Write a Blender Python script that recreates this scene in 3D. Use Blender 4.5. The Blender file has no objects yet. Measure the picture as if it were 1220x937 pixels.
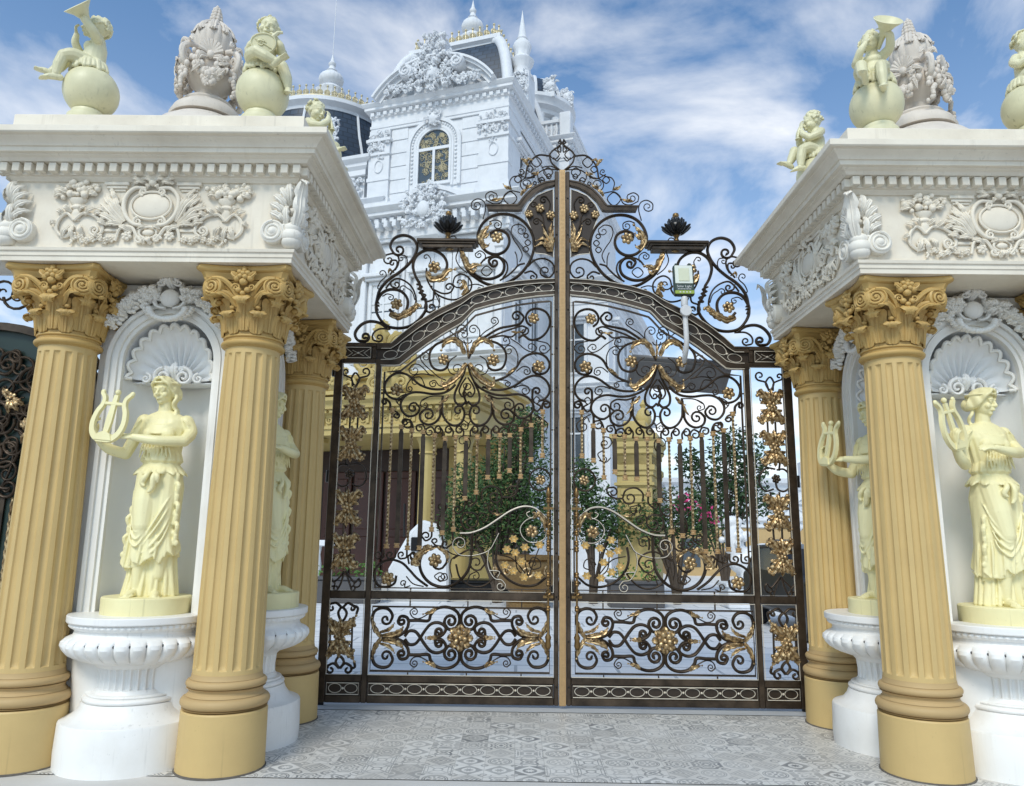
import bpy, bmesh, math, random
from mathutils import Vector as V, Matrix as MX, noise as NZ
random.seed(7)
PI = math.pi
sc = bpy.context.scene
COL = sc.collection
cos, sin, R = math.cos, math.sin, math.radians

# ------------------------------------------------------------------ objects
def tag(o, label=None, cat=None, group=None, kind=None):
    if label: o['label'] = label
    if cat: o['category'] = cat
    if group: o['group'] = group
    if kind: o['kind'] = kind
    return o

def empty(name, loc=(0, 0, 0), rz=0.0, label=None, cat=None, group=None):
    o = bpy.data.objects.new(name, None)
    COL.objects.link(o)
    o.empty_display_size = .2
    o.location = loc
    o.rotation_euler.z = rz
    return tag(o, label, cat, group)

def copy_tree(o, parent=None):
    c = o.copy()
    COL.objects.link(c)
    c.parent = parent
    for ch in list(o.children):
        copy_tree(ch, c)
    return c

class MB:
    """collects polygons, builds ONE mesh object"""
    def __init__(s): s.v, s.f, s.mi = [], [], []
    def add(s, vs, fs, M=None, mi=0):
        n = len(s.v)
        s.v += [tuple(M @ V(p)) for p in vs] if M is not None else [tuple(p) for p in vs]
        flip = M is not None and M.determinant() < 0
        for f in fs:
            f = [i + n for i in f]
            s.f.append(f[::-1] if flip else f); s.mi.append(mi)
        return s
    def merge(s, o, M=None, mi=None):
        n = len(s.v)
        s.add(o.v, o.f, M)
        if mi is None: s.mi[-len(o.f):] = o.mi
        else: s.mi[-len(o.f):] = [mi] * len(o.f)
        return s
    def box(s, x0, x1, y0, y1, z0, z1, M=None, c=0.0, mi=0):
        if c <= 0:
            v = [(x, y, z) for z in (z0, z1) for y in (y0, y1) for x in (x0, x1)]
            f = [(0, 2, 3, 1), (4, 5, 7, 6), (0, 1, 5, 4), (2, 6, 7, 3), (0, 4, 6, 2), (1, 3, 7, 5)]
            return s.add(v, f, M, mi)
        c = min(c, abs(x1 - x0) / 2.2, abs(y1 - y0) / 2.2, abs(z1 - z0) / 2.2)
        v = []; idx = {}
        for i, x in enumerate((x0, x1)):
            for j, y in enumerate((y0, y1)):
                for k, z in enumerate((z0, z1)):
                    for a in range(3):
                        p = [x, y, z]
                        for b, (lo, hi, sg) in enumerate(((x0, x1, i), (y0, y1, j), (z0, z1, k))):
                            if b != a: p[b] = (lo, hi)[sg] + (c if sg == 0 else -c)
                        idx[i, j, k, a] = len(v); v.append(tuple(p))
        f = []
        for i in (0, 1):
            q = [idx[i, 0, 0, 0], idx[i, 1, 0, 0], idx[i, 1, 1, 0], idx[i, 0, 1, 0]]; f.append(q if i else q[::-1])
            q = [idx[0, i, 0, 1], idx[0, i, 1, 1], idx[1, i, 1, 1], idx[1, i, 0, 1]]; f.append(q if i else q[::-1])
            q = [idx[0, 0, i, 2], idx[1, 0, i, 2], idx[1, 1, i, 2], idx[0, 1, i, 2]]; f.append(q if i else q[::-1])
        for i in (0, 1):
            for j in (0, 1):
                e = (i + j) % 2
                q = [idx[0, i, j, 1], idx[1, i, j, 1], idx[1, i, j, 2], idx[0, i, j, 2]]; f.append(q if e == 0 else q[::-1])
                q = [idx[i, 0, j, 0], idx[i, 0, j, 2], idx[i, 1, j, 2], idx[i, 1, j, 0]]
                f.append(q if e == 1 else q[::-1])
                q = [idx[i, j, 0, 0], idx[i, j, 1, 0], idx[i, j, 1, 1], idx[i, j, 0, 1]]; f.append(q if e == 1 else q[::-1])
                for k in (0, 1):
                    q = [idx[i, j, k, 0], idx[i, j, k, 1], idx[i, j, k, 2]]
                    f.append(q if (i + j + k) % 2 else q[::-1])
        return s.add(v, f, M, mi)
    def lathe(s, prof, n=32, M=None, a0=0.0, a1=2 * PI, sx=1.0, sy=1.0, fn=None, mi=0, cap=True):
        full = abs(a1 - a0 - 2 * PI) < 1e-6
        m = n if full else n + 1
        v, f = [], []
        for r, z in prof:
            for i in range(m):
                a = a0 + (a1 - a0) * i / n
                rr = r * (fn(a, z) if fn else 1)
                v.append((rr * cos(a) * sx, rr * sin(a) * sy, z))
        for k in range(len(prof) - 1):
            for i in range(n):
                j = (i + 1) % m
                f.append((k * m + i, k * m + j, (k + 1) * m + j, (k + 1) * m + i))
        if cap and full:
            if prof[0][0] > 1e-5: f.append(tuple(range(m))[::-1])
            if prof[-1][0] > 1e-5: f.append(tuple((len(prof) - 1) * m + i for i in range(m)))
        return s.add(v, f, M, mi)
    def ring4(s, prof, hx, hy, M=None, mi=0, capt=True, capb=False):
        """moulding profile [(offset, z)] swept round a rectangle with mitred corners"""
        v, f = [], []
        for o, z in prof:
            for a, b in ((-1, -1), (1, -1), (1, 1), (-1, 1)):
                v.append((a * (hx + o), b * (hy + o), z))
        for k in range(len(prof) - 1):
            for i in range(4):
                j = (i + 1) % 4
                f.append((k * 4 + i, k * 4 + j, k * 4 + 4 + j, k * 4 + 4 + i))
        if capb: f.append((3, 2, 1, 0))
        if capt: k = len(prof) * 4 - 4; f.append((k, k + 1, k + 2, k + 3))
        return s.add(v, f, M, mi)
    def tube(s, P, r, n=8, M=None, closed=False, N=None, asp=1.0, mi=0, cap=True):
        """sweep along P; r number or list; N = fixed normal: asp = depth along N / width"""
        P = [V(p) for p in P]
        L = len(P)
        if L < 2: return s
        rs = r if isinstance(r, (list, tuple)) else [r] * L
        v, f = [], []
        pn = None
        for i in range(L):
            a = P[i - 1] if (i > 0 or closed) else P[i]
            b = P[(i + 1) % L] if (i < L - 1 or closed) else P[i]
            t = (b - a)
            t = t.normalized() if t.length > 1e-9 else V((0, 0, 1))
            if N is not None:
                nn = V(N); nn = (nn - t * nn.dot(t)).normalized()
            else:
                if pn is None:
                    pn = t.orthogonal()
                nn = (pn - t * pn.dot(t))
                nn = nn.normalized() if nn.length > 1e-6 else t.orthogonal().normalized()
                pn = nn
            bb = t.cross(nn)
            for k in range(n):
                an = 2 * PI * (k + .5) / n
                v.append(P[i] + (bb * cos(an) + nn * (sin(an) * asp)) * rs[i])
        for i in range(L if closed else L - 1):
            for k in range(n):
                a, b = i * n + k, i * n + (k + 1) % n
                c, d = ((i + 1) % L) * n + (k + 1) % n, ((i + 1) % L) * n + k
                f.append((a, b, c, d)[::-1])
        if cap and not closed:
            f.append(tuple(range(n))); f.append(tuple((L - 1) * n + k for k in range(n))[::-1])
        return s.add(v, f, M, mi)
    def ball(s, c, r, n=12, m=8, S=(1, 1, 1), M=None, mi=0):
        v = [(c[0], c[1], c[2] - r * S[2])]
        for k in range(1, m):
            p = PI * k / m
            for i in range(n):
                a = 2 * PI * i / n
                v.append((c[0] + r * S[0] * sin(p) * cos(a), c[1] + r * S[1] * sin(p) * sin(a), c[2] - r * S[2] * cos(p)))
        v.append((c[0], c[1], c[2] + r * S[2]))
        f = [(0, 1 + (i + 1) % n, 1 + i) for i in range(n)]
        for k in range(m - 2):
            for i in range(n):
                a = 1 + k * n
                f.append((a + i, a + (i + 1) % n, a + n + (i + 1) % n, a + n + i))
        t = len(v) - 1; a = 1 + (m - 2) * n
        f += [(a + i, a + (i + 1) % n, t) for i in range(n)]
        return s.add(v, f, M, mi)
    def prism(s, poly, y0, y1, M=None, mi=0):
        """closed outline (x,z) extruded along y"""
        n = len(poly)
        v = [(x, y0, z) for x, z in poly] + [(x, y1, z) for x, z in poly]
        ar = sum(poly[i][0] * poly[(i + 1) % n][1] - poly[(i + 1) % n][0] * poly[i][1] for i in range(n))
        f = [tuple(range(n)), tuple(range(2 * n - 1, n - 1, -1))]
        f += [(i, n + i, n + (i + 1) % n, (i + 1) % n) for i in range(n)]
        if ar < 0: f = [q[::-1] for q in f]
        return s.add(v, f, M, mi)
    def strip(s, A, B, y0, y1, M=None, mi=0):
        """solid between two polylines (x,z), same count, extruded in y"""
        n = len(A)
        v = [(p[0], y, p[1]) for y in (y0, y1) for Q in (A, B) for p in Q]
        f = []
        for i in range(n - 1):
            f.append((i, i + 1, n + i + 1, n + i))
            f.append((2 * n + i, 3 * n + i, 3 * n + i + 1, 2 * n + i + 1))
            f.append((i, 2 * n + i, 2 * n + i + 1, i + 1))
            f.append((n + i, n + i + 1, 3 * n + i + 1, 3 * n + i))
        f.append((0, n, 3 * n, 2 * n)); f.append((n - 1, 3 * n - 1, 4 * n - 1, 2 * n - 1))
        return s.add(v, f, M, mi)
    def leaf(s, P, w, N=(0, -1, 0), lobes=4, cup=.25, th=None, M=None, mi=0, tip=.08, seg=None, lob=.38):
        """acanthus leaf along spine P (3D), half width w, facing N, with lobed edge and midrib"""
        P = [V(p) for p in P]
        P = spline(P, seg or max(8, lobes * 4 // max(1, len(P) - 1) + 3))
        L = len(P)
        N = V(N)
        th = th or w * .22
        top, bot = [], []
        for i in range(L):
            t = i / (L - 1)
            a, b = P[max(0, i - 1)], P[min(L - 1, i + 1)]
            tg = (b - a)
            tg = tg.normalized() if tg.length > 1e-9 else V((0, 0, 1))
            nn = N - tg * N.dot(tg)
            nn = nn.normalized() if nn.length > 1e-4 else tg.orthogonal().normalized()
            sd = tg.cross(nn)
            env = (sin(PI * min(1, .12 + t * .93)) ** .6) if t < .999 else tip
            env = max(env, tip)
            ph = (t * lobes) % 1.0
            ed = 1 - lob * (ph ** 1.5)
            ww = w * env
            bk = -tg * (ww * .35)
            row = []
            for q, hh in ((-1, -cup), (-.55, cup * .55), (-.12, 0.0), (0, cup * .6), (.12, 0.0), (.55, cup * .55), (1, -cup)):
                e = ed if abs(q) == 1 else 1
                row.append(P[i] + sd * (q * ww * e) + nn * (hh * ww + th) + (tg * (ww * .3 * (1 - ph)) if abs(q) == 1 else V((0, 0, 0))))
            top.append(row)
            bot.append([P[i] - sd * (ww * ed * .8), P[i] + sd * (ww * ed * .8)])
        v = []
        for r_, b_ in zip(top, bot): v += r_ + b_
        f = []
        for i in range(L - 1):
            a, b = i * 9, i * 9 + 9
            for k in range(6): f.append((a + k, b + k, b + k + 1, a + k + 1))
            f.append((a + 7, b + 7, b, a)); f.append((a + 6, b + 6, b + 8, a + 8)); f.append((a + 8, b + 8, b + 7, a + 7))
        f.append((0, 1, 2, 3, 4, 5, 6, 8, 7)); e = (L - 1) * 9; f.append((e + 7, e + 8, e + 6, e + 5, e + 4, e + 3, e + 2, e + 1, e))
        return s.add(v, [q[::-1] for q in f], M, mi)
    def rosette(s, c, r, N=(0, -1, 0), pet=6, M=None, mi=0, core=.36, puff=.5):
        c = V(c); N = V(N).normalized(); a = N.orthogonal().normalized(); b = N.cross(a)
        for k in range(pet):
            an = 2 * PI * k / pet
            d = a * cos(an) + b * sin(an)
            t = N.cross(d)
            mm = MX((( *d, 0), (*t, 0), (*N, 0), (0, 0, 0, 1))).transposed()
            mm.translation = c + d * (r * .58) + N * (r * .18)
            s.ball((0, 0, 0), r * .44, 8, 6, (1.0, .88, puff), M @ mm if M is not None else mm, mi)
        s.ball(c + N * (r * .3), r * core, 8, 6, M=M, mi=mi)
        return s
    def spiral(s, c, r0, turns, w, N=(0, -1, 0), a0=0.0, sgn=1, M=None, mi=0, asp=1.0, n=6, rend=.12, h=0.0):
        """spiral tube in the plane of N"""
        c = V(c); N = V(N).normalized()
        up = V((0, 0, 1)) if abs(N.z) < .9 else V((0, 1, 0))
        b = (up - N * up.dot(N)).normalized(); a = b.cross(N)
        K = max(8, int(turns * 16))
        pts = []
        for i in range(K + 1):
            t = i / K
            rr = r0 * (1 - t * (1 - rend)); an = a0 + sgn * 2 * PI * turns * t
            pts.append(c + a * (rr * cos(an)) + b * (rr * sin(an)) + N * (h * t))
        return s.tube(pts, [w * (1 - .45 * i / K) for i in range(K + 1)], n, M, N=N, asp=asp, mi=mi)
    def build(s, name, mats, parent=None, sharp=32, loc=None):
        me = bpy.data.meshes.new(name)
        me.from_pydata(s.v, [], s.f)
        mats = mats if isinstance(mats, (list, tuple)) else [mats]
        for m in mats: me.materials.append(m)
        me.polygons.foreach_set('material_index', s.mi)
        me.polygons.foreach_set('use_smooth', [sharp is not None] * len(s.f))
        if sharp is not None and sharp < 180:
            me.set_sharp_from_angle(angle=R(sharp))
        me.update()
        o = bpy.data.objects.new(name, me)
        COL.objects.link(o)
        if parent: o.parent = parent
        if loc: o.location = loc
        return o

def spline(P, n=6, closed=False):
    """Catmull-Rom through P"""
    P = [V(p) for p in P]
    if len(P) < 3 and not closed:
        return [P[0].lerp(P[-1], i / n) for i in range(n + 1)]
    out = []
    L = len(P)
    for i in range(L if closed else L - 1):
        p1, p2 = P[i], P[(i + 1) % L]
        p0 = P[i - 1] if (i > 0 or closed) else p1 * 2 - p2
        p3 = P[(i + 2) % L] if (i + 2 < L or closed) else p2 * 2 - p1
        # centripetal parametrisation
        t0 = 0.0; t1 = t0 + max(1e-6, (p1 - p0).length ** .5); t2 = t1 + max(1e-6, (p2 - p1).length ** .5); t3 = t2 + max(1e-6, (p3 - p2).length ** .5)
        for k in range(n):
            t = t1 + (t2 - t1) * k / n
            a1 = p0 * ((t1 - t) / (t1 - t0)) + p1 * ((t - t0) / (t1 - t0))
            a2 = p1 * ((t2 - t) / (t2 - t1)) + p2 * ((t - t1) / (t2 - t1))
            a3 = p2 * ((t3 - t) / (t3 - t2)) + p3 * ((t - t2) / (t3 - t2))
            b1 = a1 * ((t2 - t) / (t2 - t0)) + a2 * ((t - t0) / (t2 - t0))
            b2 = a2 * ((t3 - t) / (t3 - t1)) + a3 * ((t - t1) / (t3 - t1))
            out.append(b1 * ((t2 - t) / (t2 - t1)) + b2 * ((t - t1) / (t2 - t1)))
    if not closed: out.append(P[-1])
    return out

def sculpt(mb, name, mat, voxel, parent=None, smooth=2, fac=.5):
    """merge overlapping solids of mb into one continuous skin (voxel remesh, smoothed, applied)"""
    t = mb.build('tmp', mat, None, sharp=None)
    m = t.modifiers.new('r', 'REMESH'); m.mode = 'VOXEL'; m.voxel_size = voxel
    if smooth:
        q = t.modifiers.new('s', 'SMOOTH'); q.iterations = smooth; q.factor = fac
    dg = bpy.context.evaluated_depsgraph_get()
    dg.update()
    me = bpy.data.meshes.new_from_object(t.evaluated_get(dg))
    me.name = name
    old = t.data
    bpy.data.objects.remove(t)
    bpy.data.meshes.remove(old)
    me.materials.clear(); me.materials.append(mat)
    me.polygons.foreach_set('use_smooth', [True] * len(me.polygons))
    o = bpy.data.objects.new(name, me)
    COL.objects.link(o)
    if parent: o.parent = parent
    return o

def frame(origin, U, W, N):
    """matrix: local x -> U, local z -> W, local -y -> N (outward)"""
    U, W, N = V(U), V(W), V(N)
    m = MX(((*U, 0), (*(-N), 0), (*W, 0), (0, 0, 0, 1))).transposed()
    m.translation = V(origin)
    return m

# ------------------------------------------------------------------ materials
class NT:
    def __init__(s, name):
        s.m = bpy.data.materials.new(name); s.m.use_nodes = True
        s.t = s.m.node_tree
        s.b = s.t.nodes['Principled BSDF']
    def n(s, ty, **k):
        x = s.t.nodes.new(ty)
        for a, b in k.items(): setattr(x, a, b)
        return x
    def put(s, sock, val):
        if isinstance(val, bpy.types.NodeSocket): s.t.links.new(val, sock)
        else: sock.default_value = val
    def math(s, op, a, b=0.0, c=0.0):
        x = s.n('ShaderNodeMath', operation=op)
        for i, q in enumerate((a, b, c)): s.put(x.inputs[i], q)
        return x.outputs[0]
    def mix(s, f, a, b):
        x = s.n('ShaderNodeMix', data_type='RGBA')
        s.put(x.inputs[0], f)
        for i, q in ((6, a), (7, b)):
            s.put(x.inputs[i], q if isinstance(q, bpy.types.NodeSocket) else (*q, 1))
        return x.outputs[2]
    def ramp(s, f, stops):
        x = s.n('ShaderNodeValToRGB')
        e = x.color_ramp.elements
        while len(e) < len(stops): e.new(.5)
        for q, (p, c) in zip(e, stops):
            q.position = p; q.color = (c, c, c, 1) if isinstance(c, (int, float)) else (*c, 1)
        s.put(x.inputs[0], f)
        return x.outputs[0]
    def coord(s, kind='Object'):
        return s.n('ShaderNodeTexCoord').outputs[kind]
    def noise(s, scale, detail=4, rough=.6, vec=None, dist=0.0):
        x = s.n('ShaderNodeTexNoise')
        x.inputs['Scale'].default_value = scale; x.inputs['Detail'].default_value = detail
        x.inputs['Roughness'].default_value = rough; x.inputs['Distortion'].default_value = dist
        s.put(x.inputs['Vector'], vec if vec is not None else s.coord())
        return x.outputs[0]
    def stretch(s, sx, sy, sz, kind='Object'):
        x = s.n('ShaderNodeMapping'); x.inputs['Scale'].default_value = (sx, sy, sz)
        s.t.links.new(s.coord(kind), x.inputs[0])
        return x.outputs[0]
    def bump(s, h, strength=.3, dist=.01):
        x = s.n('ShaderNodeBump'); x.inputs['Strength'].default_value = strength; x.inputs['Distance'].default_value = dist
        s.put(x.inputs['Height'], h); s.t.links.new(x.outputs[0], s.b.inputs['Normal'])
    def set(s, col=None, rough=None, metal=None, spec=None):
        if col is not None: s.put(s.b.inputs['Base Color'], col if isinstance(col, bpy.types.NodeSocket) else (*col, 1))
        if rough is not None: s.put(s.b.inputs['Roughness'], rough)
        if metal is not None: s.put(s.b.inputs['Metallic'], metal)
        if spec is not None: s.b.inputs['Specular IOR Level'].default_value = spec
        return s

def paint(name, base, dirt, rough=.55, amount=.5, streak=True, bump=.12, bs=90, spec=.35):
    """weathered masonry paint: faint cloudy tone, vertical rain streaks, grain"""
    k = NT(name)
    f = k.math('MULTIPLY', k.ramp(k.noise(2.3, 5), [(.42, 0.0), (.75, 1.0)]), amount)
    if streak:
        g = k.ramp(k.noise(1.0, 4, .6, k.stretch(14, 14, .9)), [(.55, 0.0), (.8, 1.0)])
        f = k.math('MAXIMUM', f, k.math('MULTIPLY', g, amount * .8))
    cb = k.mix(f, base, dirt)
    if streak:
        # thin dark run-off marks and a few specks
        t = k.math('MULTIPLY', k.ramp(k.noise(1.0, 3, .5, k.stretch(38, 38, 1.1)), [(.60, 0.0), (.72, 1.0)]), k.ramp(k.noise(1.4, 3), [(.48, 0.0), (.66, 1.0)]))
        t = k.math('MAXIMUM', k.math('MULTIPLY', t, .55 * amount), k.math('MULTIPLY', k.ramp(k.noise(55, 2), [(.70, 0.0), (.78, 1.0)]), .5 * amount))
        cb = k.mix(t, cb, tuple(c * .30 for c in dirt))
    k.set(cb, k.math('MULTIPLY_ADD', k.noise(6, 3), .2, rough - .1), spec=spec)
    k.bump(k.noise(bs, 3), bump, .004)
    return k.m

def flat(name, col, rough=.5, metal=0.0, var=.25, scale=6, bump=0, spec=.5):
    k = NT(name)
    d = tuple(c * (1 - var) for c in col)
    k.set(k.mix(k.noise(scale, 4), col, d), rough, metal, spec)
    if bump: k.bump(k.noise(scale * 12, 3), bump, .004)
    return k.m

MAT = {}
MAT['cream'] = paint('cream_stone_paint', (.81, .74, .615), (.52, .45, .35), .6, .5)
MAT['cream2'] = paint('pale_cream_ornament_paint', (.81, .765, .675), (.56, .52, .44), .55, .35)
MAT['white'] = paint('white_stone_paint', (.87, .845, .79), (.66, .62, .54), .55, .45)
MAT['whitegloss'] = paint('white_basin_paint', (.87, .855, .82), (.64, .60, .53), .38, .45, spec=.45)
MAT['niche'] = paint('niche_blue_grey_paint', (.87, .865, .85), (.74, .73, .71), .55, .3, False)
MAT['ochre'] = paint('ochre_column_paint', (.61, .435, .185), (.45, .31, .13), .5, .36, True, .1, 120)
MAT['ochre2'] = paint('ochre_base_paint', (.50, .345, .16), (.38, .26, .125), .6, .4, False, .1, 120)
MAT['ochre3'] = paint('deep_ochre_capital_paint', (.555, .365, .125), (.36, .225, .08), .5, .6, True, .12, 120)
MAT['statue'] = paint('pale_yellow_statue_paint', (.86, .79, .455), (.70, .61, .31), .45, .55, True, .10, 50, .4)
MAT['cherub'] = paint('pale_green_yellow_statue_paint', (.76, .715, .47), (.48, .45, .27), .45, .75, True, .12, 60, .4)
MAT['urn'] = paint('pinkish_urn_stone', (.70, .63, .55), (.42, .37, .31), .65, .55)
MAT['mwhite'] = paint('mansion_white_render', (.72, .735, .755), (.55, .57, .59), .6, .5, True, .05, 8)
MAT['mgold'] = paint('mansion_gold_paint', (.50, .385, .15), (.36, .27, .10), .55, .4)
MAT['cap_gold'] = flat('cresting_gilt', (.66, .58, .38), .45, .3)
def _bronze():
    k = NT('dark_bronze_paint')
    n = k.noise(5, 5)
    f = k.ramp(n, [(.35, 0.0), (.7, 1.0)])
    k.set(k.mix(f, (.032, .022, .014), (.105, .074, .050)), k.ramp(k.noise(14, 3), [(.3, .32), (.8, .55)]), .55)
    k.bump(k.noise(180, 2), .08, .002)
    return k.m
def _gold():
    k = NT('old_gold_leaf')
    f = k.ramp(k.noise(26, 4), [(.38, 0.0), (.62, 1.0)])
    k.set(k.mix(f, (.17, .105, .05), (.63, .465, .255)), k.ramp(k.noise(40, 2), [(.3, .34), (.8, .55)]), .8)
    return k.m
MAT['bronze'] = _bronze()
MAT['gold'] = _gold()
MAT['goldbar'] = flat('copper_gold_strip', (.62, .40, .19), .45, .45, .35, 30)
MAT['line'] = flat('pale_gilt_edging', (.74, .66, .54), .45, .15, .25, 30)
MAT['black'] = flat('black_metal', (.012, .012, .013), .3, .2, .3)
MAT['greensheet'] = flat('dark_green_backing_sheet', (.012, .032, .024), .4, .0, .4)
MAT['bsheet'] = flat('dark_bronze_sheet', (.060, .042, .030), .42, .4, .5, 9)
MAT['slate'] = None
MAT['dark'] = flat('dark_doorway_wood', (.035, .014, .009), .45, 0, .5)
MAT['glassdark'] = flat('grey_window_glass', (.08, .10, .12), .08, 0, .3, 2)
MAT['panel'] = flat('grey_solar_panel_back', (.36, .345, .335), .5, 0, .2)
MAT['grey'] = flat('grey_panel', (.09, .085, .085), .4, 0, .2)
MAT['plastic'] = flat('white_plastic_pole', (.75, .75, .75), .4)
def _slate():
    k = NT('blue_slate_scales')
    b = k.n('ShaderNodeTexBrick')
    k.t.links.new(k.coord('UV'), b.inputs['Vector'])
    b.inputs['Color1'].default_value = (.022, .038, .062, 1); b.inputs['Color2'].default_value = (.040, .062, .095, 1)
    b.inputs['Mortar'].default_value = (.010, .016, .026, 1)
    b.inputs['Scale'].default_value = 1.0; b.inputs['Mortar Size'].default_value = .025
    b.inputs['Brick Width'].default_value = .45; b.inputs['Row Height'].default_value = .32
    k.set(b.outputs[0], .45)
    k.bump(b.outputs[1], -.6, .03)
    return k.m
MAT['slate'] = _slate()
# ------------------------------------------------------------------ camera, sky, sun
cam = bpy.data.cameras.new('camera')
cam.sensor_width = 36.0; cam.lens = 36.0 * 898.27 / 1220.0
cam.clip_start = .05; cam.clip_end = 4000
co = bpy.data.objects.new('camera', cam); COL.objects.link(co)
_pi, _ya, _ro = R(10.9102), R(.5058), R(.7019)
_fw = V((-sin(_ya) * cos(_pi), cos(_ya) * cos(_pi), sin(_pi))); _rt = V((cos(_ya), sin(_ya), 0)); _up = _rt.cross(_fw)
_r2 = _rt * cos(_ro) + _up * sin(_ro); _u2 = _up * cos(_ro) - _rt * sin(_ro)
mm = MX(((*_r2, 0), (*_u2, 0), (*(-_fw), 0), (0, 0, 0, 1))).transposed()
mm.translation = V((0, 0, 1.6))
co.matrix_world = mm
sc.camera = co

SUN_EL, SUN_AZ = R(46), R(-20)          # azimuth from -Y (behind the camera), towards -X
sd = V((sin(SUN_AZ) * cos(SUN_EL), -cos(SUN_AZ) * cos(SUN_EL), sin(SUN_EL)))
w = bpy.data.worlds.new('World'); sc.world = w; w.use_nodes = True
nt = w.node_tree; bg = nt.nodes['Background']
sky = nt.nodes.new('ShaderNodeTexSky'); sky.sky_type = 'NISHITA'; sky.sun_disc = False
sky.sun_elevation = SUN_EL
sky.sun_rotation = math.atan2(sd.x, sd.y)
sky.air_density = 1.0; sky.dust_density = 1.2; sky.ozone_density = 1.5
tc = nt.nodes.new('ShaderNodeTexCoord')
sep = nt.nodes.new('ShaderNodeSeparateXYZ'); nt.links.new(tc.outputs['Generated'], sep.inputs[0])
def wm(op, a, b=0.0, c=0.0):
    x = nt.nodes.new('ShaderNodeMath'); x.operation = op
    for i, q in enumerate((a, b, c)):
        if isinstance(q, bpy.types.NodeSocket): nt.links.new(q, x.inputs[i])
        else: x.inputs[i].default_value = q
    return x.outputs[0]
# cloud layer: direction projected on a high plane, so the clouds stretch towards the horizon
den = wm('ADD', wm('MAXIMUM', sep.outputs[2], 0.0), .22)
cx = wm('DIVIDE', sep.outputs[0], den); cy = wm('DIVIDE', sep.outputs[1], den)
cmb = nt.nodes.new('ShaderNodeCombineXYZ'); nt.links.new(cx, cmb.inputs[0]); nt.links.new(cy, cmb.inputs[1])
mp = nt.nodes.new('ShaderNodeMapping'); mp.inputs['Location'].default_value = (1.2, 4.3, 0); mp.inputs['Rotation'].default_value = (0, 0, R(25)); mp.inputs['Scale'].default_value = (.8, .75, 1)
nt.links.new(cmb.outputs[0], mp.inputs[0])
n1 = nt.nodes.new('ShaderNodeTexNoise'); n1.inputs['Scale'].default_value = 3.3; n1.inputs['Detail'].default_value = 9; n1.inputs['Roughness'].default_value = .56; n1.inputs['Distortion'].default_value = .35
nt.links.new(mp.outputs[0], n1.inputs['Vector'])
rp = nt.nodes.new('ShaderNodeValToRGB')
e = rp.color_ramp.elements
e[0].position = .46; e[0].color = (0, 0, 0, 1); e[1].position = .70; e[1].color = (1, 1, 1, 1)
nt.links.new(n1.outputs[0], rp.inputs[0])
# thin veil everywhere, denser near the horizon
veil = wm('MULTIPLY', wm('POWER', wm('SUBTRACT', 1.0, wm('MAXIMUM', sep.outputs[2], 0.0)), 3.0), .75)
cl = wm('MINIMUM', wm('ADD', wm('MULTIPLY', rp.outputs[0], .72), veil), .93)
mixn = nt.nodes.new('ShaderNodeMix'); mixn.data_type = 'RGBA'
nt.links.new(cl, mixn.inputs[0]); nt.links.new(sky.outputs[0], mixn.inputs[6])
CLOUD = (5.7, 5.75, 5.8, 1)
mixn.inputs[7].default_value = CLOUD
tint = nt.nodes.new('ShaderNodeMix'); tint.data_type = 'RGBA'; tint.blend_type = 'MULTIPLY'; tint.inputs[0].default_value = 1.0
nt.links.new(sky.outputs[0], tint.inputs[6]); tint.inputs[7].default_value = (.40, .72, .90, 1); nt.links.new(tint.outputs[2], mixn.inputs[6])
nt.links.new(mixn.outputs[2], bg.inputs['Color'])
bg.inputs['Strength'].default_value = .148
sl = bpy.data.lights.new('sun', 'SUN'); sl.energy = 1.5; sl.angle = R(18); sl.color = (1, .93, .82)
so = bpy.data.objects.new('sun', sl); COL.objects.link(so)
so.rotation_euler = sd.to_track_quat('Z', 'Y').to_euler(); so.location = (0, 0, 30)
sc.view_settings.view_transform = 'Standard'; sc.view_settings.look = 'None'
sc.view_settings.exposure = .46; sc.view_settings.gamma = 1; sc.view_settings.use_curve_mapping = False

# ------------------------------------------------------------------ ground
def sheet(name, x0, x1, y0, y1, z, mat, label=None):
    m = MB(); m.add([(x0, y0, z), (x1, y0, z), (x1, y1, z), (x0, y1, z)], [(0, 1, 2, 3)])
    return tag(m.build(name, mat, sharp=None), kind='structure')

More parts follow.
